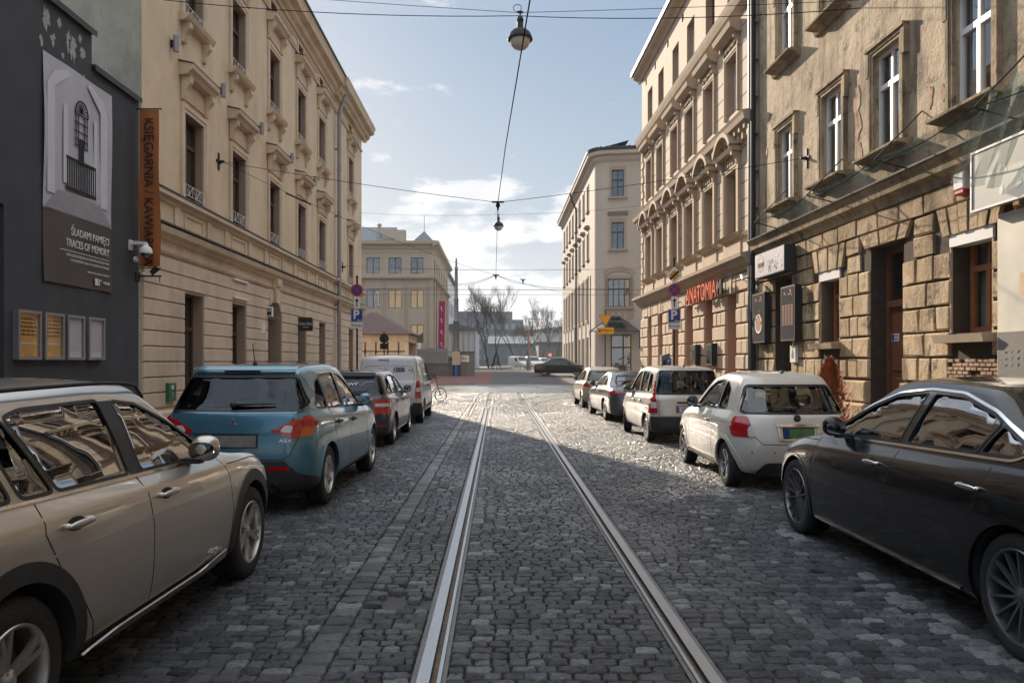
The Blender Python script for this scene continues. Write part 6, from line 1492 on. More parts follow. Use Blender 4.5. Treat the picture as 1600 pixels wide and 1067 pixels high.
def wheel(par, CM, x, y, r, rr, w, side, style, steer=0, rim='alloy'):
    """side: +1 left face outward (+y), -1 right"""
    M = CM @ Matrix.Translation((x, y, r)) @ Matrix.Rotation(steer, 4, 'Z') @ Matrix.Rotation(random.uniform(0, 1), 4, 'Y')
    if side < 0: M = M @ Matrix.Rotation(math.pi, 4, 'Z')
    h = w/2
    t = part(par, 'wheel', 'rubber', lambda m: (m.lathe([(rr-.01, -h+.01), (rr+.012, -h+.002), (rr+.03, -h), (r-.035, -h+.002), (r-.012, -h+.012), (r-.002, -h+.03), (r, -h+.05), (r, -.055), (r-.007, -.05), (r-.007, -.042), (r, -.037), (r, -.005), (r-.007, -.002), (r-.007, .006), (r, .01), (r, .04), (r-.007, .043), (r-.007, .05), (r, .053), (r, h-.05), (r-.002, h-.03), (r-.012, h-.012), (r-.035, h-.002), (rr+.03, h), (rr+.012, h-.002), (rr-.01, h-.01)], (0, 0, 0), 'y', 56)), M, 40)
    def rimf(m):
        m.lathe([(rr+.004, h-.008), (rr-.002, h-.001), (rr-.012, h-.003), (rr-.016, h-.018), (rr-.022, h-.05), (rr-.03, -h*.3), (rr-.02, -h+.01)], (0, 0, 0), 'y', 48)
        kind, n, w0, w1 = style
        m.lathe([(0, h-.022), (.028, h-.022), (.034, h-.028), (.058, h-.034), (.062, h-.075), (0, h-.075)], (0, 0, 0), 'y', 24)
        for k in range(n):
            arms = [(0, 0, w0, w1)] if kind == 'I' else ([(0, -.14, w0, w1), (0, .14, w0, w1)] if kind == 'Y' else [(0, .0, w0, w1)])
            for a0, da, b0, b1 in arms:
                A = 2*math.pi*k/n+(a0); E = A+da
                p0 = Vector((.045*math.cos(A), 0, .045*math.sin(A))); p1 = Vector(((rr-.012)*math.cos(E), 0, (rr-.012)*math.sin(E)))
                q = p0.lerp(p1, .55); d = (p1-p0).normalized(); s_ = Vector((-d.z, 0, d.x))
                if kind == 'I': q = q+s_*.0
                ys = (h-.032, h-.016 if kind != 'D' else h-.008, h-.009); ws = (b0, (b0+b1)/2*.85, b1)
                vs = []
                for pt, yy, ww in zip((p0, q, p1), ys, ws):
                    for e, dy in ((-1, -.028), (-.75, 0), (.75, 0), (1, -.028)): vs.append(pt+s_*ww/2*e+Vector((0, yy+dy, 0)))
                m.add(vs, [(4*i+j, 4*i+4+j, 4*i+5+j, 4*i+1+j) for i in range(2) for j in range(3)])
        for k in range(5): a = 2*math.pi*k/5; m.cyl((.042*math.cos(a), h-.045, .042*math.sin(a)), (.042*math.cos(a), h-.026, .042*math.sin(a)), .007, n=6)
    part(t, 'rim', rim, rimf, M, 50)
    part(t, 'brake_disc', 'discmetal', lambda m: (m.lathe([(.05, h-.10), (rr*.72, h-.10), (rr*.72, h-.125), (.05, h-.125)], (0, 0, 0), 'y', 28), m.cyl((0, -h*.2, 0), (0, -h*.22, 0), rr-.02, n=24)), M)
    return t

def car(name, label, cat, rear, front, vis, S):
    W = S['W']; s = 1 if vis == 'L' else -1
    pr, pf = Vector(rear), Vector(front); ax = (pf-pr).normalized(); ay = Vector((-ax.y, ax.x))
    mid = (pr+pf)/2; o2 = mid-ax*((S['xr']+S['xf'])/2)-ay*s*(W-.035)
    rz = math.atan2(ax.y, ax.x); z0 = gz(o2.y+2) if S.get('far') else 0
    T = thing(name, label, cat, (o2.x, o2.y, z0-.004), rz); CM = wm(T)
    L, H = S['L'], S['H']; tp = S.get('taper', [(0, .95), (.25*L, 1), (.75*L, 1), (L, .93)])
    S = dict(S); dz = S.get('dz', .045); zt0 = min(p[1] for p in S['dlo']); zt1 = max(p[1] for p in S['dlo'])
    up = lambda z: z+dz*.85*max(0, min(1, (z-zt0)/(zt1-zt0)))
    S['roof'] = [(x, z+dz) for x, z in S['roof']]; S['dlo'] = [(x, up(z)) for x, z in S['dlo']]; S['rwin'] = [(y, up(z)) for y, z in S['rwin']]
    sh, belt, roof = S['sh'], S['belt'], S['roof']; cowl, blx, rx0, rx1 = S['cowl'], S['blx'], S['rx0'], S['rx1']; wb, wr = S['wb'], S['wr']
    re = S.get('re', (.10, .03, 0, .02, .05)); fe = S.get('fe', (.14, .05, 0, .02, .10)); br, bf = S.get('br', .13), S.get('bf', .28)
    zb = S.get('zb', .2); zm = S.get('zm', .5); xa = cowl-.42
    shl = lambda k: [(x, zm+(z-zm)*k) for x, z in sh]
    lo = [half_loop(re[0], L-fe[0], W*.9, zb, br, bf, .1, .12, xa, tp), half_loop(re[1], L-fe[1], W*.975, zb+.08, br, bf, .1, .12, xa, tp),
          half_loop(re[2], L-fe[2], W, zm, br, bf, .1, .12, xa, tp), half_loop(re[3], L-fe[3], W*.992, shl(.6), br, bf, .1, .12, xa, tp),
          half_loop(re[4], L-fe[4], W*.968, sh, br*.9, bf*.9, .1, .12, xa, tp), half_loop(S['r5'], L-S['f5'], wb, belt, br*.8, bf*.8, .1, .14, xa, tp),
          half_loop(blx, cowl, wb-.012, [(x, z+.012) for x, z in belt], .07, .20, .06, .06, xa-.0, tp)]
    xm0, xm1 = (blx*.47+rx0*.53), (cowl*.47+rx1*.53); bz = [(x, lerp_prof(belt, x)*.47+lerp_prof(roof, x)*.53+.01) for x in np.linspace(xm0, xm1, 8)]
    mid_ = half_loop(xm0, xm1, (wb*.47+wr*.53)+.018, bz, .07, .16, .07, .06, (xa*.45+(rx1-.3)*.55), tp)
    top = half_loop(rx0, rx1, wr, roof, .05, .10, .08, .06, rx1-.35, [(0, 1), (L, 1)])
    r2 = [(x, z+.028) for x, z in roof]; top2 = half_loop(rx0+.12, rx1-.14, wr*.80, r2, .04, .08, .08, .06, rx1-.45, [(0, 1), (L, 1)])
    lo += [mid_, top, top2]
    bm = loft(lo, .022)
    bm.edges.ensure_lookup_table(); cl = bm.edges.layers.float.new('crease_edge')
    body = to_obj(bm, 'body', [S['paint'], MT['plastic'], MT['cabin']])
    n = len(lo[0]); per = 2*(n-1)
    for i, p in enumerate(body.data.polygons):
        if i < per*S.get('clad', 0): p.material_index = 1
        p.use_smooth = True
    creases = S.get('crease', {4: .45, 8: .35, 5: .3})
    vrow = {}
    vv = 0
    for k in range(len(lo)):
        for j in range(n+(n-2)): vrow[vv] = k; vv += 1
    at = body.data.attributes.get('crease_edge') or body.data.attributes.new('crease_edge', 'FLOAT', 'EDGE')
    for e in body.data.edges:
        a, b = e.vertices
        if a in vrow and b in vrow and vrow[a] == vrow[b] and vrow[a] in creases: at.data[e.index].value = creases[vrow[a]]
    applied(body, [('SUBSURF', dict(levels=2, render_levels=2))])
    sk = Skin(body)
    # windows
    dlo = S['dlo']; pillars = S['pillars']; wins = []; rest = dlo
    for (xb, xt, pw) in pillars+[(9, 9, 0)]:
        zb_, zt_ = min(p[1] for p in dlo), max(p[1] for p in dlo)
        lim = lambda p, e: (xb+(xt-xb)*(p[1]-zb_)/(zt_-zb_))+e-p[0]
        a = clip(rest, lambda p: lim(p, -pw/2)); 
        if len(a) > 2: wins.append(fillet(a, .035))
        rest = clip(rest, lambda p: -lim(p, pw/2))
    simple_ = S.get('far')
    def rearpoly(): return fillet([(-y, z) for y, z in reversed(S['rwin'])]+[(y, z) for y, z in S['rwin']], .05)
    fz0, fz1 = lerp_prof(belt, cowl)+.06, roof[-1][1]-.03
    fwin = fillet([(-wb+.10, fz0), (wb-.10, fz0), (wr-.07, fz1), (-wr+.07, fz1)], .06)
    if not simple_:
        ins = .075
        # hollow cabin
        zc = .42
        ilo = [half_loop(max(blx, .25)+.05, cowl-.05, wb-.10, zc, .05, .1, .05, .05, xa-.1, tp), half_loop(blx+ins, cowl-ins, wb-ins, belt, .07, .18, .06, .06, xa-.1, tp)]
        im = [(x, y-.045*(y > .01), z) for x, y, z in half_loop(xm0+ins, xm1-ins, (wb*.47+wr*.53)+.0, bz, .07, .16, .07, .06, (xa*.45+(rx1-.3)*.55)-.05, tp)]
        it = half_loop(rx0+ins*1.3, rx1-ins*1.3, wr-.06, [(x, z-.05) for x, z in roof], .05, .1, .08, .06, rx1-.4, [(0, 1), (L, 1)])
        ib = loft(ilo+[im, it], .0)
        inner = to_obj(ib, 'cut', [MT['cabin']]); boolean(body, inner)
        mb = MB()
        for wx in (S['xr'], S['xf']):
            for g in (-1, 1): mb.cyl((wx, g*(W-.30), S['r']+.005), (wx, g*(W+.2), S['r']+.005), S['ra'], n=44)
        boolean(body, cutter(mb, MT['cabin']))
        mb = MB()
        for p in wins:
            for g in (-1, 1): mb.prism(p, g*.3, g*(W+.3), 'y')
        boolean(body, cutter(mb, MT['rubberseal']))
        mb = MB(); mb.prism(rearpoly(), -.4, blx+.32 if S.get('sedan') else rx0+.35, 'x'); boolean(body, cutter(mb, MT['rubberseal']))
        mb = MB(); mb.prism(fwin, rx1-.25 if not S.get('fx') else S['fx'], L, 'x'); boolean(body, cutter(mb, MT['rubberseal']))
    body.data.set_sharp_from_angle(angle=R(38))
    body.parent = T; WM[body.name] = CM.copy()
    def P(par, nm, m, fn, sm=0): return part(par, nm, m, fn, CM, sm)
    if simple_: S['glass'] = S['rglass'] = 'farglass'
    for p in wins:
        for a in 'LR':
            g = P(body, 'side_window', S.get('glass', 'carglass'), lambda m: sk.patch(m, a, inset(p, -.008) if not simple_ else p, -.012 if not simple_ else .004, .003, .06), 180)
            P(g, 'window_seal', S.get('seal', 'rubberseal'), lambda m: sk.strip(m, a, p, .016, .003, .008, True))
    g = P(body, 'rear_window', S.get('rglass', S.get('glass', 'carglass')), lambda m: sk.patch(m, 'B', rearpoly(), -.008 if not simple_ else .004, .003, .06), 180)
    P(g, 'window_seal', 'rubberseal', lambda m: sk.strip(m, 'B', rearpoly(), .04 if not S.get('rw') else S['rw'], .002, .008, True))
    P(body, 'windscreen', 'farglass' if simple_ else 'carglass', lambda m: sk.patch(m, 'F', fwin, -.008 if not simple_ else .004, .003, .08), 180)
    for a in ('LR' if S.get('dlochrome') else ''): P(body, 'chrome_window_line', 'chrome', lambda m: sk.strip(m, a, fillet(inset(dlo, -.022), .05), .016, .007, .01, True))
    # seams, sills, arches
    for ln in S.get('seams') or []:
        for a in 'LR': P(body, 'panel_gap', 'cabin', lambda m: sk.strip(m, a, ln, .007, .0012, .003))
    for ln in S.get('bseams') or []: P(body, 'tailgate_gap', 'cabin', lambda m: sk.strip(m, 'B', ln, .008, .0015, .003))
    for nm, m_, ax_, poly, off in S.get('patches', []):
        for a in ax_: P(body, nm, m_, lambda m: sk.patch(m, a if a != 'mB' else 'B', poly if a != 'mB' else [(-y, z) for y, z in reversed(poly)], off+.003, .015), 40)
    for nm, m_, ax_, line, w_, off in S.get('strips', []):
        for a in ax_: P(body, nm, m_, lambda m: sk.strip(m, 'B' if a == 'mB' else a, line if a != 'mB' else [(-y, z) for y, z in line], w_, off, .012))
    aw = S.get('archw', .022)
    for wx in (S['xr'], S['xf']):
        for a in 'LR':
            def arch(m):
                rr_ = S['ra']+aw/2-.004; z_ = S['r']; a0 = math.asin(max(-1, min(1, (z_-zb-.05)/rr_)))
                sk.strip(m, a, [(wx+rr_*math.cos(t), z_+.005+rr_*math.sin(t)) for t in np.linspace(-a0, math.pi+a0, 36)], aw, .010, .03)
            P(body, 'arch_trim', 'plastic' if S.get('archdark') else S['paint'], arch, 60)
    for g in (-1, 1):
        for wx, st in ((S['xr'], 0), (S['xf'], S.get('steer', 0))):
            wheel(T, CM, wx, g*(W-.035-S['tw']/2), S['r'], S['rim'], S['tw'], g, S['style'], st, S.get('rimmat', 'alloy'))
    # mirrors, handles
    mx, mz = S['mirror']
    for g, a in ((1, 'L'), (-1, 'R')):
        q = sk.hit(a, (mx, mz), 0)
        mo = P(body, 'wing_mirror', S.get('mirrormat', S['paint']), lambda m: blob(m, (mx+.03, g*(abs(q.y)+.115), mz+.06), .075, .088, .082, 2.4), 180)
        P(mo, 'mirror_foot', 'plastic', lambda m: m.prism([(mx-.03, q.y-g*.05), (mx+.06, q.y-g*.05), (mx+.05, q.y+g*.10), (mx-.02, q.y+g*.10)], mz-.035, mz+.0, 'z'))
        P(mo, 'mirror_glass', 'mirrorglass', lambda m: m.prism([(g*(abs(q.y)+.115+.078*math.cos(t)*(1+.12*abs(math.sin(2*t)))), mz+.05+.052*math.sin(t)*(1+.12*abs(math.sin(2*t)))) for t in np.linspace(0, 6.02, 20)], mx-.041, mx-.03, 'x'))
        for hx, hz in S['handles']:
            h_ = sk.hit(a, (hx, hz), 0); nn = sk.last.copy()
            ho = P(body, 'door_handle', S.get('handlemat', S['paint']), lambda m: (blob(m, (hx, h_.y+g*.034, hz), .105, .013, .017, 2.4, 14, 8), blob(m, (hx+.09, h_.y+g*.012, hz), .016, .022, .014), blob(m, (hx-.09, h_.y+g*.012, hz), .016, .022, .014)), 180)
            P(ho, 'handle_cup', 'cabin', lambda m: sk.patch(m, a, [(hx+.075*math.cos(t), hz-.004+.032*math.sin(t)) for t in np.linspace(0, 6.0, 14)], .0015, .003))
    if not simple_:
        for sx_, sy in ((S['seat'], .36), (S['seat'], -.36)):
            P(T, 'seat', 'seat', lambda m: (blob(m, (sx_+.22, sy, .50), .27, .25, .10), blob(m, (sx_-.08, sy, .80), .09, .24, .32), blob(m, (sx_-.15, sy, S['H']-.30), .045, .13, .10)), 180)
        P(T, 'rear_seat', 'seat', lambda m: (blob(m, (S['seat']-.75, 0, .50), .25, .58, .10), blob(m, (S['seat']-1.02, 0, .80), .09, .60, .28), blob(m, (S['seat']-1.06, .36, S['H']-.40), .04, .12, .09), blob(m, (S['seat']-1.06, -.36, S['H']-.40), .04, .12, .09)), 180)
        P(T, 'dashboard', 'cabin', lambda m: (m.box(cowl-.62, cowl-.15, -.66, .66, .5, lerp_prof(belt, cowl)-.08), m.lathe([(.17, 0), (.185, .012), (.17, .024)], (cowl-.78, .36, .86), 'x', 20)))
    # number plate
    if S.get('plate'):
        py, pz, pw, ph, pm, tx = S['plate']; q = sk.hit('B', (py, pz), 0); q2 = sk.hit('B', (py+pw/2-.02, pz), 0); xx = min(q.x, q2.x+.01)-.012
        pl = P(body, 'number_plate', pm, lambda m: m.box(xx-.004, xx+.03, py-pw/2, py+pw/2, pz-ph/2, pz+ph/2))
        P(pl, 'plate_holder', 'plastic', lambda m: m.box(xx, xx+.04, py-pw/2-.012, py+pw/2+.012, pz-ph/2-.012, pz+ph/2+.012))
        if tx:
            text(tx, ph*.95, MT['black'], pl, CM @ tm((xx-.006, py+S.get('ptx', -.02), pz), (0, -1, 0), (0, 0, 1)), sx=.72, ext=.001)
            P(pl, 'blue_band', 'blue', lambda m: m.box(xx-.006, xx-.004, py+pw/2-.045, py+pw/2-.003, pz-ph/2+.003, pz+ph/2-.003))
    if S.get('wiper'): 
        z_ = S['wiper']; P(body, 'rear_wiper', 'plastic', lambda m: (m.tube([sk.hit('B', (y, z_+.02*abs(y)), .025) for y in np.linspace(S.get('wy', (.02, -.42))[0], S.get('wy', (.02, -.42))[1], 8)], [.022, .018, .014, .012, .01, .01, .008, .006], 6), blob(m, sk.hit('B', (S.get('wy', (.02, 0))[0], z_), .02), .03, .04, .03)), 60)
    if S.get('antenna'):
        ax_, al = S['antenna']; q = sk.hit('T', (ax_, 0), 0); P(body, 'aerial', 'plastic', lambda m: (m.cyl(q, q+Vector((-.02, 0, .03)), .03, .012, 8), m.tube([q+Vector((-.01, 0, .02)), q+Vector((-al*.35, 0, al))], [.006, .004], 6)))
    if S.get('exhaust'):
        ex = S['exhaust']; P(body, 'exhaust_pipe', 'chrome', lambda m: m.lathe([(.036, .14), (.042, 0), (.034, .0), (.03, .12)], (ex[0], ex[1], ex[2]), 'x', 18), 60)
    return T, CM, sk, body, P
VP = {}
def add_text(s, size, m, par, CM, sk, ax, p, off=.006, **k):
    q = sk.hit(ax, p, off); n = sk.last.copy()
    r = Vector((0, -1, 0)) if ax == 'B' else (Vector((-1, 0, 0)) if ax == 'L' else Vector((1, 0, 0)))
    r = (r-n*r.dot(n)).normalized(); u = n.cross(r)
    return text(s, size, MT[m], par, CM @ tm(q, r, u), ext=.0015, **k)
# 1 tan SUV, left foreground
S1 = dict(L=4.46, W=.90, H=1.545, xr=.85, xf=3.61, r=.345, ra=.392, rim=.232, tw=.235, style=('Y', 5, .045, .03), paint=paint('champagne_paint', (.50, .455, .40), .7, .28, .13, (.27, .235, .20)), zb=.23, zm=.55, clad=1,
    sh=[(0, .93), (.9, .95), (3.2, .92), (3.9, .84), (4.46, .70)], belt=[(0, 1.03), (.9, 1.03), (2.8, .985), (3.35, .99), (3.9, .93), (4.46, .80)], roof=[(.2, 1.40), (.9, 1.455), (1.9, 1.475), (2.5, 1.44)],
    cowl=3.25, blx=.14, rx0=.42, rx1=2.42, wb=.815, wr=.60, r5=.09, f5=.20, rwin=[(.62, 1.08), (.50, 1.36)], dlo=[(.52, 1.10), (.62, 1.065), (2.93, 1.02), (2.98, 1.03), (2.50, 1.26), (2.22, 1.365), (1.9, 1.40), (1.2, 1.39), (.88, 1.33)],
    pillars=[(.98, .84, .06), (1.25, 1.04, .028), (1.96, 1.91, .13)], reartint=0, glass='sideglass', rglass='tint', seal='rubberseal', archdark=1, archw=.085,
    seams=[[(1.94, 1.02), (1.98, .75), (1.96, .40), (1.94, .27)], [(3.02, .98), (3.12, .85), (3.16, .6), (3.12, .40), (3.05, .27)], [(1.06, 1.03), (1.04, .9), (1.12, .74), (1.28, .56), (1.38, .42), (1.42, .27)], [(1.52, .29), (3.06, .29)], [(.55, .98), (.62, .78), (.5, .62)], [(3.12, .93), (3.7, .91), (4.1, .85)]],
    patches=[('tail_lamp', 'taillamp', 'L R B mB'.split()[:2], [(.04, .82), (.34, .86), (.30, .98), (.06, .98)], .004), ('tail_lamp', 'taillamp', ['B', 'mB'], [(.5, .82), (.80, .82), (.80, .97), (.52, .97)], .004),
             ('side_repeater', 'clearlamp', ['L', 'R'], fillet([(3.22, .745), (3.31, .75), (3.31, .775), (3.22, .77)], .012), .004), ('fuel_flap', None, ['R'], fillet([(.60, .74), (.86, .74), (.88, .92), (.62, .92)], .06), .0012),
             ('headlamp', 'clearlamp', ['L', 'R'], [(4.0, .68), (4.3, .66), (4.22, .78), (4.0, .80)], .004)],
    strips=[('sill_trim', 'alloy', ['L', 'R'], [(1.32, .275), (1.6, .30), (2.6, .30), (3.02, .34)], .05, .028), ('shoulder_crease', None, ['L', 'R'], [(1.0, .80), (3.2, .785)], .012, .0015)],
    dlochrome=0, mirror=(2.60, 1.035), handles=[(1.26, .91), (2.16, .895)], seat=1.95, plate=(0, .70, .5, .11, 'plate', ''), bseams=[])
for k in ('patches', 'strips'): S1[k] = [tuple(S1['paint'] if v is None else v for v in t) for t in S1[k]]
T, CM, sk, body, P = car('tan_suv', 'tan metallic SUV with roof rails in the left foreground', 'car', (-1.945, 3.06), (-1.885, 5.84), 'R', S1)
for a in 'LR': P(body, 'chrome_window_line', 'chrome', lambda m: sk.strip(m, a, [(.5, 1.055), (1.5, 1.030), (2.95, .998)], .014, .006, .012))
for g in (-1, 1): P(body, 'roof_rail', 'blackmetal', lambda m: (m.tube([sk.hit('T', (x, g*.60), .012+.035*min(1, min(x-.55, 2.42-x)*5)) for x in np.linspace(.56, 2.41, 16)], .010, 8)), 60)
for g, a in ((1, 'L'), (-1, 'R')): P(body, 'door_rub', 'plastic', lambda m: sk.strip(m, a, [(1.3, .25), (3.1, .25)], .06, .012, .02))
text('xDrive', .06, MT['chrome'], body, CM @ tm((2.86, -.893, .385), (1, 0, 0), (0, 0, 1)), ext=.002)
for a in 'LR': P(body, 'pillar_cover', 'plastic', lambda m: sk.patch(m, a, [(1.90, 1.035), (2.03, 1.03), (1.975, 1.43), (1.855, 1.43)], .002, .006))
P(T, 'paper_sheet', 'white', lambda m: m.prism([(1.88, -.70), (2.2, -.68), (2.22, -.5), (1.92, -.52)], 1.035, 1.04, 'z'))
# 2 blue SUV
S2 = dict(L=4.295, W=.885, H=1.615, xr=.80, xf=3.47, r=.34, ra=.385, rim=.218, tw=.215, style=('I', 7, .05, .035), paint=paint('petrol_blue_paint', (.07, .20, .285), .5, .28, .18, (.12, .125, .12)), zb=.22, zm=.52, clad=1,
    sh=[(0, 1.02), (.9, 1.0), (3.0, .94), (3.7, .87), (4.3, .72)], belt=[(0, 1.10), (.9, 1.09), (2.6, 1.01), (3.2, 1.02), (3.8, .96), (4.3, .80)], roof=[(.2, 1.475), (.9, 1.54), (1.9, 1.555), (2.5, 1.50)],
    cowl=3.12, blx=.12, rx0=.36, rx1=2.38, wb=.795, wr=.60, r5=.07, f5=.18, rwin=[(.70, 1.10), (.74, 1.17), (.60, 1.45)], rglass='tint', dlo=[(.56, 1.14), (.62, 1.115), (2.80, 1.045), (2.84, 1.06), (2.3, 1.36), (2.1, 1.43), (1.7, 1.465), (1.1, 1.45), (.80, 1.38)],
    pillars=[(1.02, .98, .05), (1.82, 1.80, .09)], glass='sideglass', archdark=0,
    seams=[[(1.82, 1.04), (1.84, .8), (1.80, .30)], [(2.88, 1.02), (2.95, .8), (2.9, .4), (2.84, .28)], [(1.02, 1.10), (1.0, .95), (1.10, .72), (1.28, .5), (1.32, .3)], [(.12, 1.04), (.13, .9)]],
    bseams=[[(-.72, 1.0), (-.70, .86), (-.60, .64), (-.52, .60), (.52, .60), (.60, .64), (.70, .86), (.72, 1.0)]],
    patches=[('tail_lamp', 'taillamp', ['B', 'mB'], [(.40, .90), (.60, .83), (.70, .83), (.70, 1.03), (.62, 1.02)], .006), ('lamp_corner', 'amber', ['B'], [(.705, .84), (.80, .85), (.83, .93), (.705, .93)], .006), ('lamp_corner', 'amber', ['mB'], [(.705, .84), (.80, .85), (.83, .93), (.705, .93)], .006), ('lamp_top', 'taillamp', ['B', 'mB'], [(.705, .935), (.83, .94), (.82, 1.06), (.705, 1.04)], .006),
             ('lamp_side', 'taillamp', ['L', 'R'], [(.03, .955), (.23, .965), (.25, 1.06), (.04, 1.05)], .006), ('lamp_side', 'amber', ['L', 'R'], [(.03, .86), (.19, .88), (.23, .955), (.04, .948)], .006), ('reversing_lamp', 'clearlamp', ['B', 'mB'], fillet([(.50, .90), (.61, .88), (.63, .955), (.55, .965)], .02), .009),
             ('bumper_cladding', 'plastic', ['B'], [(-.84, .24), (.84, .24), (.84, .40), (.68, .46), (.55, .585), (-.55, .585), (-.68, .46), (-.84, .40)], .006), ('bumper_reflector', 'taillamp', ['B', 'mB'], [(.38, .49), (.60, .49), (.60, .53), (.38, .53)], .012),
             ('bumper_corner', 'plastic', ['L', 'R'], [(.02, .24), (.46, .24), (.44, .36), (.04, .44)], .006)],
    strips=[('sill_cladding', 'plastic', ['L', 'R'], [(1.20, .27), (3.1, .27)], .12, .012), ('roof_spoiler', None, ['B'], [(-.56, 1.535), (.56, 1.535)], .025, .05), ('brake_light', 'plastic', ['B'], [(-.2, 1.515), (.2, 1.515)], .018, .03)],
    mirror=(2.66, 1.06), handles=[(1.22, .93), (2.02, .90)], seat=1.75, plate=(0, .80, .52, .12, 'plategrey', ''), wiper=1.17, antenna=(.75, .24), exhaust=(-.015, -.46, .315), handlemat='plastic')
for k in ('patches', 'strips'): S2[k] = [tuple(S2['paint'] if v is None else v for v in t) for t in S2[k]]
T, CM, sk, body, P = car('blue_suv', 'petrol blue SUV with a short roof aerial behind the tan SUV', 'car', (-1.955, 8.84), (-1.895, 11.5), 'R', S2)
q = sk.hit('B', (0, 1.0), .006)
def tri(m):
    for a in (90, 210, 330):
        u = Vector((0, math.cos(R(a)), math.sin(R(a)))); v = Vector((0, -u.z, u.y)); s_ = .052
        vs = [q, q+u*s_*.5+v*s_*.29, q+u*s_, q+u*s_*.5-v*s_*.29]; m.add(vs+[p_+Vector((-.008, 0, 0)) for p_ in vs], [(0, 1, 2, 3), (4, 5, 6, 7), (0, 1, 5, 4), (1, 2, 6, 5), (2, 3, 7, 6), (3, 0, 4, 7)])
P(body, 'emblem', 'chrome', tri); add_text('ASX', .05, 'chrome', body, CM, sk, 'B', (-.56, .80), .01, sx=1.5)
P(body, 'tailgate_ledge', S2['paint'], lambda m: sk.strip(m, 'B', [(-.42, .905), (.42, .905)], .05, .022, .03))
# 3 dark hatch
S3 = dict(L=4.30, W=.85, H=1.46, xr=.86, xf=3.46, r=.315, ra=.355, rim=.205, tw=.2, style=('I', 5, .06, .045), paint=paint('slate_blue_paint', (.030, .036, .052), .45, .28, .25, (.12, .11, .10)), zb=.19, zm=.5,
    sh=[(0, .93), (.9, .92), (3.0, .88), (3.7, .80), (4.3, .66)], belt=[(0, .99), (.9, 1.0), (2.6, .95), (3.2, .96), (3.8, .88), (4.3, .74)], roof=[(.2, 1.34), (.9, 1.395), (1.9, 1.405), (2.5, 1.35)],
    cowl=3.12, blx=.14, rx0=.36, rx1=2.35, wb=.76, wr=.57, r5=.08, f5=.18, rwin=[(.68, .99), (.70, 1.04), (.56, 1.33)], rglass='tint', dlo=[(.50, 1.06), (.56, 1.035), (2.80, .985), (2.84, .995), (2.3, 1.24), (2.05, 1.31), (1.7, 1.34), (1.0, 1.325), (.75, 1.26)],
    pillars=[(1.05, 1.0, .05), (1.86, 1.84, .09)], glass='sideglass', seams=[[(1.86, .97), (1.88, .7), (1.84, .27)], [(2.9, .95), (2.96, .7), (2.9, .3)], [(1.05, 1.02), (1.02, .85), (1.15, .62), (1.34, .4), (1.36, .27)]], bseams=[[(-.62, .9), (-.6, .62), (-.5, .56), (.5, .56), (.6, .62), (.62, .9)]],
    patches=[('tail_lamp', 'taillamp', ['B', 'mB'], [(.52, .66), (.82, .64), (.84, .92), (.50, .93)], .006), ('lamp_side', 'taillamp', ['L', 'R'], [(.0, .65), (.20, .72), (.26, .93), (.02, .93)], .005), ('reversing_lamp', 'clearlamp', ['B', 'mB'], [(.55, .79), (.79, .79), (.78, .85), (.55, .85)], .009), ('bumper_reflector', 'taillamp', ['B', 'mB'], [(.5, .40), (.74, .42), (.74, .45), (.5, .43)], .006),
             ('bumper_skirt', 'plastic', ['B'], [(-.78, .2), (.78, .2), (.78, .30), (.4, .33), (-.4, .33), (-.78, .30)], .005)],
    strips=[('sill_trim', 'chrome', ['L', 'R'], [(1.3, .26), (3.0, .26)], .02, .008), ('roof_spoiler', 'plastic', ['B'], [(-.5, 1.365), (.5, 1.365)], .05, .06)],
    mirror=(2.62, .99), handles=[(1.25, .86), (2.05, .84)], seat=1.75, plate=(0, .72, .5, .11, 'plategrey', ''), wiper=1.05, antenna=(.6, .2), mirrormat='plastic')
T, CM, sk, body, P = car('dark_hatchback', 'dark slate hatchback with white script on its rear window, behind the blue SUV', 'car', (-2.06, 15.2), (-2.06, 17.8), 'R', S3)
add_text('owr', .15, 'white', body, CM, sk, 'B', (-.05, 1.22), .012, sx=1.3); P(body, 'tick_mark', 'white', lambda m: m.tube([sk.hit('B', p_, .012) for p_ in ((-.22, 1.2), (-.27, 1.17), (-.33, 1.24), (-.50, 1.25))], .006, 4)); add_text('SPACE', .04, 'chrome', body, CM, sk, 'B', (-.42, .93), .008, sx=1.3)
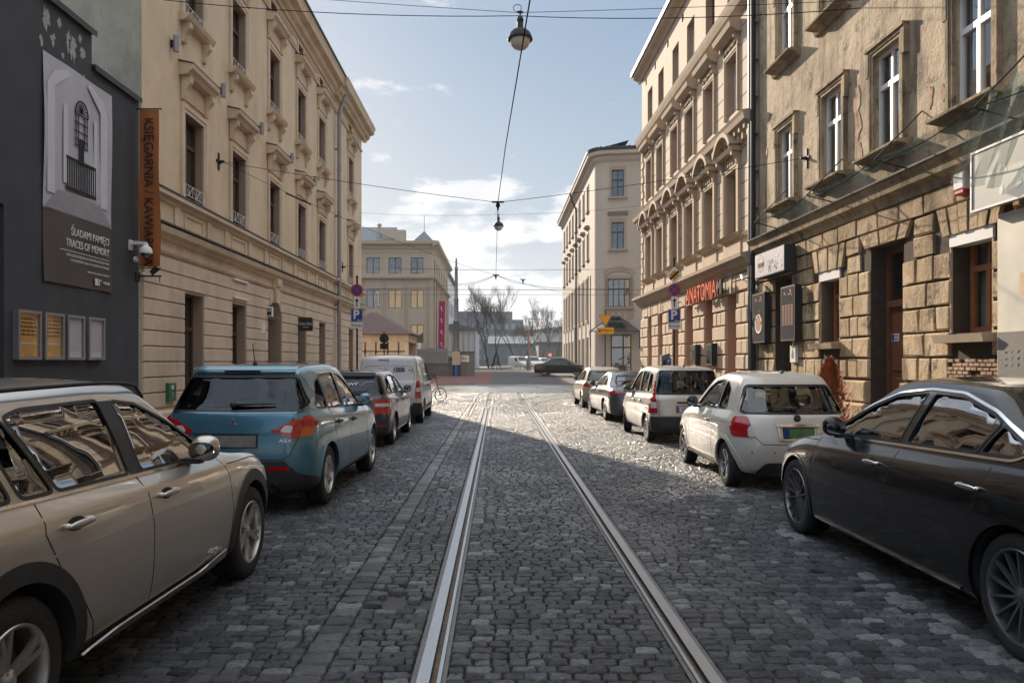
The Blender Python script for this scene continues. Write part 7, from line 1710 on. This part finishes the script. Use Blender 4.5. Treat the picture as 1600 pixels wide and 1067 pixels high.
# 4 white van
S4 = dict(L=4.38, W=.905, H=1.80, xr=.80, xf=3.53, r=.32, ra=.365, rim=.195, tw=.2, style=('I', 6, .07, .06), paint=paint('van_white_paint', (.60, .60, .62), .0, .35, .35, (.22, .19, .15)), zb=.22, zm=.55,
    sh=[(0, 1.02), (.9, 1.02), (3.1, .98), (3.8, .9), (4.38, .75)], belt=[(0, 1.12), (2.9, 1.08), (3.4, 1.08), (3.9, .98), (4.38, .82)], roof=[(.0, 1.70), (.9, 1.745), (1.9, 1.755), (2.7, 1.70)],
    cowl=3.45, blx=.06, rx0=.16, rx1=2.72, wb=.86, wr=.70, r5=.045, f5=.16, re=(.06, .02, 0, .0, .02), br=.07, rwin=[(.01, 1.10), (.012, 1.12), (.01, 1.14)], rw=.004,
    dlo=[(2.18, 1.15), (3.1, 1.10), (3.14, 1.12), (2.72, 1.5), (2.5, 1.58), (2.2, 1.58)], pillars=[], glass='tint',
    seams=[[(2.1, 1.6), (2.08, 1.2), (2.08, .3)], [(3.15, 1.08), (3.2, .8), (3.15, .3)], [(1.2, 1.62), (1.2, .34)], [(.9, .98), (2.08, .98)], [(.25, 1.66), (.22, 1.0)]],
    bseams=[[(0, 1.70), (0, .42)], fillet([(.06, 1.55), (.62, 1.52), (.70, 1.3), (.66, 1.05), (.55, .95), (.06, .98)], .08)+[(.06, 1.5)], [(-a, b) for a, b in fillet([(.06, 1.55), (.62, 1.52), (.70, 1.3), (.66, 1.05), (.55, .95), (.06, .98)], .08)], [(-.78, .5), (.78, .5)], [(-.72, 1.68), (-.76, 1.1), (-.74, .5)], [(.72, 1.68), (.76, 1.1), (.74, .5)]],
    patches=[('tail_lamp', 'taillamp', ['B', 'mB'], [(.70, .68), (.84, .70), (.84, 1.14), (.74, 1.14)], .01), ('lamp_side', 'taillamp', ['L', 'R'], [(.0, .70), (.09, .72), (.10, 1.14), (.02, 1.14)], .008), ('reversing_lamp', 'clearlamp', ['B', 'mB'], [(.73, .86), (.83, .86), (.83, .96), (.74, .96)], .014),
             ('bumper', 'plastic', ['B'], [(-.86, .22), (.86, .22), (.88, .56), (.66, .58), (.60, .40), (-.60, .40), (-.66, .58), (-.88, .56)], .02), ('bumper_corner', 'plastic', ['L', 'R'], [(.0, .24), (.40, .26), (.36, .42), (.2, .55), (.0, .56)], .02)],
    strips=[('side_moulding', 'plastic', ['L', 'R'], [(1.2, .42), (3.1, .42)], .09, .012), ('brake_light', 'taillamp', ['B'], [(-.02, 1.69), (.26, 1.69)], .022, .02), ('sill_trim', 'plastic', ['L', 'R'], [(1.2, .27), (3.1, .27)], .07, .008)],
    mirror=(2.98, 1.15), handles=[(2.25, .98), (1.9, .98)], seat=2.6, plate=(.35, .66, .5, .11, 'plategrey', ''), mirrormat='plastic', handlemat='plastic')
T, CM, sk, body, P = car('white_van', 'white panel van with lettering on its rear doors, farthest vehicle of the left row', 'van', (-2.01, 20.6), (-2.04, 23.3), 'R', S4)
add_text('1000', .165, 'black', body, CM, sk, 'B', (-.28, 1.43), .012, sx=.95, bold=.006); add_text('KG', .10, 'zinc', body, CM, sk, 'B', (-.60, 1.42), .012); add_text('ładowność do', .10, 'zinc', body, CM, sk, 'B', (.30, 1.43), .012, sx=.9); add_text('CITY-VAN RENTAL', .05, 'zinc', body, CM, sk, 'B', (-.48, .66), .012, sx=1)
P(body, 'door_lock', 'plastic', lambda m: blob(m, sk.hit('B', (-.03, .86), .005), .02, .05, .07))
# 5 black saloon, right foreground
S5 = dict(dz=.075, L=5.22, W=.945, H=1.49, xr=1.20, xf=4.365, r=.352, ra=.388, rim=.262, tw=.245, style=('I', 14, .022, .015), rimmat='darkalloy', paint=paint('black_paint_metallic', (.006, .006, .007), .0, .2, .07, (.03, .029, .03)), zb=.17, zm=.5, sedan=1,
    sh=[(0, .90), (1.2, .93), (3.6, .90), (4.4, .83), (5.2, .66)], belt=[(0, 1.0), (.6, 1.04), (1.5, 1.03), (3.4, .985), (3.95, .985), (4.5, .91), (5.2, .74)], roof=[(1.6, 1.375), (2.1, 1.415), (2.7, 1.425), (3.15, 1.385)],
    cowl=4.05, blx=.98, rx0=1.70, rx1=3.12, wb=.85, wr=.60, r5=.12, f5=.18, fx=2.9, rwin=[(.60, 1.08), (.50, 1.34)], dlo=[(1.26, 1.12), (1.36, 1.085), (3.66, 1.025), (3.72, 1.035), (3.2, 1.24), (2.9, 1.325), (2.5, 1.36), (2.1, 1.35), (1.7, 1.27)],
    pillars=[(1.72, 1.50, .035), (2.56, 2.47, .09)], glass='sideglass', rglass='tint', dlochrome=1, handlemat='chrome',
    seams=[[(2.54, 1.0), (2.58, .7), (2.54, .24)], [(3.86, .97), (3.95, .75), (3.92, .4), (3.86, .24)], [(1.50, 1.02), (1.52, .85), (1.66, .62), (1.80, .42), (1.86, .24)], [(3.9, .94), (4.4, .92), (4.9, .84)]],
    patches=[('tail_lamp', 'taillamp', ['L', 'R'], [(.05, .78), (.5, .84), (.4, .94), (.08, .93)], .004), ('tail_lamp', 'taillamp', ['B', 'mB'], [(.45, .78), (.85, .78), (.85, .92), (.48, .92)], .004), ('headlamp', 'clearlamp', ['L', 'R'], [(4.75, .64), (5.05, .62), (4.9, .76), (4.72, .80)], .004)],
    strips=[('sill_chrome', 'chrome', ['L', 'R'], [(1.70, .255), (3.9, .255)], .018, .012), ('shoulder_crease', None, ['L', 'R'], [(1.2, .84), (2.6, .81), (4.1, .80)], .012, .0012)],
    mirror=(3.42, 1.04), handles=[(1.60, .895), (2.80, .885)], seat=2.75, plate=(0, .62, .5, .11, 'plate', ''))
S5['paint'].node_tree.nodes['Principled BSDF'].inputs['Specular IOR Level'].default_value = .3; S5['paint'].node_tree.nodes['Principled BSDF'].inputs['Coat IOR'].default_value = 1.32
S5['strips'] = [tuple(S5['paint'] if v is None else v for v in t) for t in S5['strips']]
T, CM, sk, body, P = car('black_saloon', 'long black saloon with many-spoked wheels in the right foreground', 'car', (2.845, 4.17), (2.865, 7.36), 'L', S5)
# 6 white mini hatch
S6 = dict(L=3.57, W=.815, H=1.49, xr=.58, xf=2.88, r=.295, ra=.335, rim=.195, tw=.19, style=('I', 6, .055, .05), rimmat='darkalloy', paint=paint('pearl_white_paint', (.60, .57, .53), .1, .3, .35, (.30, .25, .20)), zb=.19, zm=.50,
    sh=[(0, .83), (.6, .88), (2.3, .86), (3.0, .80), (3.57, .62)], belt=[(0, .95), (.6, .99), (2.1, .95), (2.7, .94), (3.1, .86), (3.57, .70)], roof=[(.2, 1.335), (.7, 1.42), (1.3, 1.435), (1.9, 1.36)],
    cowl=2.66, blx=.17, rx0=.46, rx1=1.98, wb=.72, wr=.53, r5=.10, f5=.14, br=.20, bf=.30, re=(.12, .05, .0, .02, .06), rwin=[(.62, .985), (.655, 1.02), (.53, 1.30)], rglass='carglass', rw=.03,
    dlo=[(.74, 1.03), (.80, 1.01), (2.22, .985), (2.25, 1.0), (1.85, 1.24), (1.6, 1.33), (1.3, 1.355), (1.0, 1.335), (.80, 1.24)], pillars=[(1.14, 1.10, .06)], seal='rubberseal', steer=.0,
    seams=[[(1.16, .98), (1.12, .8), (1.10, .30)], [(2.38, .93), (2.44, .7), (2.36, .32), (2.3, .26)], [(1.10, .28), (2.32, .28)]], bseams=[[(-.60, .94), (-.55, .72), (-.44, .60), (.44, .60), (.55, .72), (.60, .94)]],
    patches=[('tail_lamp', 'taillamp', ['B', 'mB'], fillet([(.54, .69), (.76, .69), (.77, .93), (.58, .95), (.56, .82)], .04), .008), ('lamp_side', 'taillamp', ['L', 'R'], fillet([(.10, .69), (.20, .71), (.24, .92), (.12, .94)], .03), .008), ('reversing_lamp', 'clearlamp', ['B', 'mB'], fillet([(.525, .69), (.60, .69), (.60, .80), (.55, .84)], .03), .013),
             ('diffuser_mesh', 'plastic', ['B'], fillet([(-.52, .22), (.52, .22), (.40, .37), (-.40, .37)], .06), .008)],
    strips=[('sill_flare', None, ['L', 'R'], [(.92, .27), (2.5, .27)], .12, .02), ('crease', None, ['L', 'R'], [(.5, .86), (2.6, .85)], .02, .005), ('plate_chrome', 'chrome', ['B'], [(-.27, .835), (.27, .835)], .032, .03), ('plate_frame', 'chrome', ['B'], [(-.25, .83), (-.235, .66), (.235, .66), (.25, .83)], .018, .022)],
    mirror=(2.10, .985), handles=[(1.32, .84)], seat=1.55, plate=(0, .745, .36, .115, 'plategreen', ''), wiper=1.03, wy=(0, .35), antenna=(.62, .24), handlemat='chrome', mirrormat='plastic', archw=.06)
for k in ('patches', 'strips'): S6[k] = [tuple(S6['paint'] if v is None else v for v in t) for t in S6[k]]
T, CM, sk, body, P = car('white_mini_hatch', 'small rounded white hatchback with a green plate in front of the black saloon', 'car', (3.0, 10.1), (3.02, 12.42), 'L', S6)
P(body, 'plate_blur', 'blue', lambda m: m.box(q_.x-.018, q_.x-.0165, .12, .175, .69, .80)) if (q_ := sk.hit('B', (0, .745), 0)) else 0
q = sk.hit('B', (0, .925), .004)
em = P(body, 'badge', 'chrome', lambda m: m.lathe([(0, -.012), (.048, -.012), (.052, 0), (.048, .01)], q, 'x', 24), 50); P(em, 'badge_face', 'blackmetal', lambda m: m.lathe([(0, -.014), (.038, -.014), (.038, -.008)], q, 'x', 20))
text('FIAT', .026, MT['chrome'], em, CM @ tm(q+Vector((-.016, 0, 0)), (0, -1, 0), (0, 0, 1)), ext=.001)
def holes(m):
    for r_ in range(5):
        for c in range(-13, 14):
            y = c*.034+(.017 if r_ % 2 else 0); z = .235+.026*r_
            if abs(y) < .48-.09*r_*.6: p_ = sk.hit('B', (y, z), .0085); m.cyl(p_, p_+Vector((-.003, 0, 0)), .009, n=6)
P(body, 'mesh_cells', 'discmetal', holes)
for y in (-.56, -.3, .3, .56): P(body, 'parking_sensor', 'zinc', lambda m: blob(m, sk.hit('B', (y, .50), .001), .004, .012, .012))
# 7 panda-like
S7 = dict(L=3.54, W=.79, H=1.54, xr=.60, xf=2.90, r=.285, ra=.325, rim=.185, tw=.17, style=('I', 9, .03, .022), rimmat='alloy', steer=R(-16), paint=paint('ash_white_paint', (.50, .48, .44), .2, .35, .45, (.27, .23, .18)), zb=.2, zm=.52,
    sh=[(0, .90), (.6, .90), (2.4, .86), (3.0, .80), (3.54, .66)], belt=[(0, .96), (.6, .98), (2.2, .93), (2.8, .95), (3.1, .88), (3.54, .76)], roof=[(.1, 1.42), (.7, 1.475), (1.4, 1.48), (2.05, 1.42)],
    cowl=2.80, blx=.09, rx0=.22, rx1=2.08, wb=.715, wr=.585, r5=.06, f5=.12, br=.09, re=(.08, .02, 0, .01, .03), rwin=[(.63, 1.0), (.64, 1.04), (.55, 1.43)], rglass='tint', dlo=[(.42, 1.06), (.48, 1.03), (2.36, .98), (2.40, 1.0), (1.98, 1.30), (1.75, 1.39), (1.4, 1.415), (.8, 1.40), (.50, 1.35)],
    pillars=[(.80, .76, .07), (1.45, 1.43, .08)], seams=[[(1.45, .96), (1.46, .7), (1.44, .28)], [(2.5, .93), (2.55, .7), (2.45, .3)], [(.80, .98), (.78, .8), (.92, .56), (1.0, .3)]], bseams=[[(-.62, .96), (-.60, .56), (.60, .56), (.62, .96)]],
    patches=[('tail_lamp', 'taillamp', ['B', 'mB'], [(.63, .62), (.76, .62), (.74, 1.0), (.65, 1.40), (.60, 1.40), (.655, .98)], .008), ('lamp_side', 'taillamp', ['L', 'R'], [(.0, .62), (.10, .62), (.13, .95), (.20, 1.38), (.14, 1.38)], .008), ('reversing_lamp', 'clearlamp', ['B', 'mB'], [(.645, .72), (.735, .72), (.73, .84), (.65, .84)], .012),
             ('bumper', 'plastic', ['B'], [(-.76, .2), (.76, .2), (.77, .55), (-.77, .55)], .01), ('bumper_corner', 'plastic', ['L', 'R'], [(.0, .24), (.30, .26), (.27, .40), (.2, .54), (.0, .55)], .01)],
    strips=[('handle_trim', 'plastic', ['B'], [(-.26, .83), (.26, .83)], .035, .02)], mirror=(2.22, .98), handles=[(1.05, .84), (1.68, .83)], seat=1.5, ptx=.12, plate=(.01, .70, .52, .11, 'plate', 'KR'), antenna=(.5, .12), mirrormat='plastic', exhaust=(.06, .3, .23))
T, CM, sk, body, P = car('boxy_hatchback', 'dusty boxy off-white hatchback with tall red lamps and turned front wheels', 'car', (3.04, 15.65), (2.98, 17.95), 'L', S7)
# 8 grey coupe
S8 = dict(L=4.6, W=.90, H=1.36, xr=1.0, xf=3.70, r=.31, ra=.35, rim=.205, tw=.2, style=('I', 5, .06, .05), paint=paint('steel_grey_paint', (.085, .09, .10), .6, .25, .3, (.2, .18, .15)), zb=.17, zm=.46, sedan=1,
    sh=[(0, .80), (1, .85), (3, .82), (3.8, .75), (4.6, .58)], belt=[(0, .90), (.8, .94), (1.6, .93), (2.8, .89), (3.4, .88), (4.0, .80), (4.6, .62)], roof=[(1.3, 1.24), (1.8, 1.29), (2.2, 1.30), (2.6, 1.26)],
    cowl=3.42, blx=.72, rx0=1.40, rx1=2.55, wb=.80, wr=.55, r5=.10, f5=.16, fx=2.4, rwin=[(.58, .98), (.46, 1.20)], dlo=[(1.15, .985), (1.25, .965), (3.02, .92), (3.05, .935), (2.6, 1.13), (2.3, 1.21), (1.9, 1.23), (1.5, 1.17)], pillars=[(1.80, 1.66, .05)], glass='carglass',
    seams=[[(1.72, .93), (1.74, .6), (1.72, .25)], [(3.15, .88), (3.2, .6), (3.15, .25)]], patches=[('tail_lamp', 'taillamp', ['B', 'mB'], [(.35, .74), (.84, .76), (.84, .84), (.35, .80)], .006), ('lamp_side', 'taillamp', ['L', 'R'], [(.02, .75), (.38, .80), (.34, .86), (.04, .85)], .005)],
    strips=[('crease', None, ['L', 'R'], [(.6, .72), (3.6, .70)], .02, .003)], mirror=(2.88, .93), handles=[(1.95, .78)], seat=2.3, plate=(0, .55, .5, .11, 'plate', ''), mirrormat='plastic')
S8['strips'] = [tuple(S8['paint'] if v is None else v for v in t) for t in S8['strips']]
car('grey_coupe', 'low steel grey coupe between the boxy hatchback and the cream hatchback', 'car', (2.99, 21.4), (2.90, 24.1), 'L', S8)
# 9 cream hatch
S9 = dict(S6); S9.update(L=3.85, W=.83, xr=.65, xf=3.1, cowl=2.9, rx1=2.15, H=1.43, paint=paint('cream_paint', (.55, .47, .36), .2, .35, .45, (.30, .25, .19)), handles=[(1.4, .84)], plate=(0, .6, .45, .1, 'plate', ''), wy=(0, -.3), antenna=(.8, .12), rimmat='alloy',
    belt=[(0, .93), (.6, .96), (2.4, .92), (2.9, .92), (3.3, .84), (3.85, .68)], sh=[(0, .84), (.6, .87), (2.6, .84), (3.2, .78), (3.85, .6)], roof=[(.2, 1.30), (.7, 1.375), (1.4, 1.385), (2.1, 1.32)], rwin=[(.60, .98), (.63, 1.02), (.52, 1.27)],
    dlo=[(.70, 1.0), (.76, .985), (2.40, .965), (2.44, .98), (2.02, 1.20), (1.7, 1.29), (1.3, 1.31), (1.0, 1.29), (.80, 1.2)], pillars=[(1.25, 1.2, .07)], mirror=(2.3, .97), strips=[('side_moulding', None, ['L', 'R'], [(.9, .5), (2.6, .5)], .04, .01)],
    patches=[('tail_lamp', 'taillamp', ['B', 'mB'], fillet([(.50, .74), (.76, .78), (.76, .96), (.66, .93)], .04), .008), ('lamp_side', 'taillamp', ['L', 'R'], fillet([(.06, .76), (.34, .84), (.30, .95), (.12, .95)], .04), .007)], seams=[[(1.2, .93), (1.18, .8), (1.18, .30)], [(2.6, .93), (2.62, .7), (2.5, .3)]])
for k in ('patches', 'strips'): S9[k] = [tuple(S9['paint'] if v is None else v for v in t) for t in S9[k]]
car('cream_hatchback', 'cream hatchback at the far end of the right row', 'car', (2.98, 27.1), (2.96, 29.6), 'L', S9)
# 10 black saloon crossing beyond the junction
S10 = dict(S5); S10.update(L=4.58, W=.89, H=1.43, xr=.95, xf=3.60, r=.32, ra=.355, rim=.215, tw=.2, style=('I', 7, .05, .04), rimmat='alloy', cowl=3.42, blx=.80, rx0=1.42, rx1=2.62, wb=.80, wr=.57, far=1, zb=.18,
    sh=[(0, .84), (1, .88), (3, .86), (3.8, .8), (4.58, .62)], belt=[(0, .95), (.6, 1.0), (1.5, .98), (2.9, .94), (3.4, .94), (4, .87), (4.58, .70)], roof=[(1.3, 1.33), (1.8, 1.375), (2.2, 1.38), (2.7, 1.34)], dlo=[(1.05, 1.03), (1.15, 1.01), (3.06, .97), (3.1, .98), (2.7, 1.2), (2.4, 1.28), (2.0, 1.31), (1.6, 1.28), (1.35, 1.2)], pillars=[(1.4, 1.3, .03), (2.05, 2.0, .09)],
    seams=[[(2.05, .94), (2.06, .3)]], patches=[('tail_lamp', 'taillamp', ['B', 'mB'], [(.5, .72), (.82, .74), (.8, .86), (.55, .86)], .006), ('lamp_side', 'taillamp', ['L', 'R'], [(.02, .74), (.24, .76), (.22, .86), (.04, .86)], .006)], strips=[('side_moulding', 'plastic', ['L', 'R'], [(1.4, .45), (3.2, .45)], .04, .008)], mirror=(2.95, .97), handles=[(1.5, .84), (2.25, .84)], dlochrome=0, handlemat=MT['blackmetal'])
S10['handlemat'] = 'blackmetal'
car('dark_saloon', 'black saloon standing across the road beyond the junction', 'car', (3.75, 62.3), (6.4, 61.7), 'R', S10)
# parked vans and cars in the far parking place
def far_car(lab, x, y, rz, S_, col, nm='parked_car'):
    S_ = dict(S_); S_['far'] = 1; S_['paint'] = col; c = Vector((x, y)); d = Vector((math.cos(rz), math.sin(rz)))
    S_['strips'] = [t for t in S_['strips'] if isinstance(t[1], str)]; S_['patches'] = [t for t in S_['patches'] if isinstance(t[1], str)]; S_['plate'] = None; S_['seams'] = None; S_['bseams'] = None
    T_, *_ = car(nm, lab, 'van' if 'van' in nm else 'car', c, c+d*(S_['xf']-S_['xr']), 'L', S_); T_['group'] = 'vehicles in the far parking place'
wp = paint('far_white_paint', (.62, .62, .62), 0, .4, .2)
far_car('white van in the far parking place left of the striped post', 3.2, 112, R(-60), S4, wp, 'parked_van'); far_car('white van in the far parking place right of the striped post', 5.6, 114, R(-75), S4, wp, 'parked_van')
far_car('silver car in the far parking place beside the round-cornered house', 9.4, 108, R(-70), S3, paint('far_silver', (.4, .4, .42), .5, .3, .2)); far_car('white car parked far off behind the brown utility cabinet', 7.6, 116, R(-80), S2, wp); far_car('dark blue van far off beyond the end of the fence wall', -8.2, 104, R(10), S4, paint('far_blue', (.05, .07, .10), .2, .4, .2), 'parked_van')
hz = MB(); hz.box(-400, 400, -80, 600, -1.2, 60); ho = hz.build('haze', None) if False else None
m = bpy.data.materials.new('air_haze'); m.use_nodes = True; nt = m.node_tree; nt.nodes.remove(nt.nodes['Principled BSDF'])
pv = nt.nodes.new('ShaderNodeVolumePrincipled'); pv.inputs['Color'].default_value = (.80, .88, 1, 1); pv.inputs['Density'].default_value = .0003; pv.inputs['Anisotropy'].default_value = .3
nt.links.new(pv.outputs[0], nt.nodes['Material Output'].inputs['Volume'])
ho = hz.build('haze', m); ho['kind'] = 'stuff'
# ---------------------------------------------------------------- camera, light, sky
cam = bpy.data.cameras.new('camera'); co = bpy.data.objects.new('camera', cam); COL.objects.link(co); SC.camera = co
co.location = (0, 0, 1.64); co.rotation_euler = (R(90), 0, 0)
cam.sensor_width = 36; cam.lens = 1190/1600*36; cam.shift_x = 22/1600; cam.shift_y = 31.5/1600; cam.clip_end = 5000; cam.clip_start = .05
AZ, EL = R(18.6), R(22.3)
sd = Vector((-math.sin(AZ)*math.cos(EL), math.cos(AZ)*math.cos(EL), math.sin(EL)))
sun = bpy.data.lights.new('sun', 'SUN'); so = bpy.data.objects.new('sun', sun); COL.objects.link(so)
so.rotation_euler = sd.to_track_quat('Z', 'Y').to_euler(); sun.energy = 5; sun.angle = R(.6); sun.color = (1, .84, .66)
w = bpy.data.worlds.new('World'); SC.world = w; w.use_nodes = True; nt = w.node_tree; N = nt.nodes; L = nt.links
bg = N['Background']
sky = N.new('ShaderNodeTexSky'); sky.sky_type = 'NISHITA'; sky.sun_disc = False; sky.sun_elevation = EL; sky.sun_rotation = -AZ
sky.air_density = 1.0; sky.dust_density = 1.6; sky.ozone_density = 1.2
tc = N.new('ShaderNodeTexCoord'); sp = N.new('ShaderNodeSeparateXYZ'); L.new(tc.outputs['Generated'], sp.inputs[0])
# clouds: noise on the view direction flattened towards the horizon
def M_(op, a, b=None, c=None, clamp=False):
    n = N.new('ShaderNodeMath'); n.operation = op; n.use_clamp = clamp
    for i, v in enumerate((a, b, c)):
        if v is None: continue
        if isinstance(v, (int, float)): n.inputs[i].default_value = v
        else: L.new(v, n.inputs[i])
    return n.outputs[0]
mp = N.new('ShaderNodeMapping'); mp.inputs['Scale'].default_value = (1, 1, 2.6); mp.inputs['Location'].default_value = (.35, .2, .1); L.new(tc.outputs['Generated'], mp.inputs[0])
n1 = N.new('ShaderNodeTexNoise'); n1.inputs['Scale'].default_value = 6.5; n1.inputs['Detail'].default_value = 9; n1.inputs['Roughness'].default_value = .55; L.new(mp.outputs[0], n1.inputs[0])
el = sp.outputs['Z']
low = N.new('ShaderNodeMapRange'); low.inputs[1].default_value = .06; low.inputs[2].default_value = .24; low.inputs[3].default_value = .26; low.inputs[4].default_value = -.02; L.new(el, low.inputs[0])
d = M_('ADD', n1.outputs[0], low.outputs[0])
cr = N.new('ShaderNodeMapRange'); cr.interpolation_type = 'SMOOTHSTEP'; cr.inputs[1].default_value = .56; cr.inputs[2].default_value = .64; L.new(d, cr.inputs[0])
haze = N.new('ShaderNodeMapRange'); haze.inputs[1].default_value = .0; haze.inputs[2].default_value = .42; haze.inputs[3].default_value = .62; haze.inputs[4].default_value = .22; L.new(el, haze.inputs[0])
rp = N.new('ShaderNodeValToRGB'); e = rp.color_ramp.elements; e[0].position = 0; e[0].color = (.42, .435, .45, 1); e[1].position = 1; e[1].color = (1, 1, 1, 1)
for p_, c_ in ((.10, (.32, .36, .405)), (.20, (.25, .305, .37)), (.40, (.165, .235, .33)), (.50, (.23, .30, .40)), (.66, (.78, .86, .96))): q_ = e.new(p_); q_.color = (*c_, 1)  # upper stops turn bright overhead, out of frame: added fill light for shaded walls
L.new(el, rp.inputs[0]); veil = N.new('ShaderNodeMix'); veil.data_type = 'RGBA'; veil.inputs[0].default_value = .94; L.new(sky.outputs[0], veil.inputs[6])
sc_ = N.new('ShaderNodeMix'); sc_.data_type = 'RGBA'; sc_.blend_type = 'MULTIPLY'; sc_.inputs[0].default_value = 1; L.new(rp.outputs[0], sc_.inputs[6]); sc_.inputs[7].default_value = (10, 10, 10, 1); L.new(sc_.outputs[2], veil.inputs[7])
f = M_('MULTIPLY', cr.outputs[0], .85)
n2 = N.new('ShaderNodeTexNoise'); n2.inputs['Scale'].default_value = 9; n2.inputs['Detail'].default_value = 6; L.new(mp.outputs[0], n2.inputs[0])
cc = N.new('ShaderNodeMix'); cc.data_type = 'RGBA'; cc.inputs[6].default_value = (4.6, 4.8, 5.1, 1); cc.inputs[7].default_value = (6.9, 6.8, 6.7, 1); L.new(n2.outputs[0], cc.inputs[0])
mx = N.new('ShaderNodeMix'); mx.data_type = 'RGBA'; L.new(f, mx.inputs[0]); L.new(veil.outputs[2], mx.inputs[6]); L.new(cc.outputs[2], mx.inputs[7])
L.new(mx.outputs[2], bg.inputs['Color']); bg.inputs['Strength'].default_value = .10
SC.view_settings.view_transform = 'Standard'; SC.view_settings.look = 'None'; SC.view_settings.exposure = .78
SC.render.engine = 'CYCLES'; SC.cycles.use_denoising = True
SC.cycles.max_bounces = 8; SC.cycles.transparent_max_bounces = 16; SC.cycles.caustics_reflective = False; SC.cycles.caustics_refractive = False
SC.cycles.sample_clamp_indirect = 6
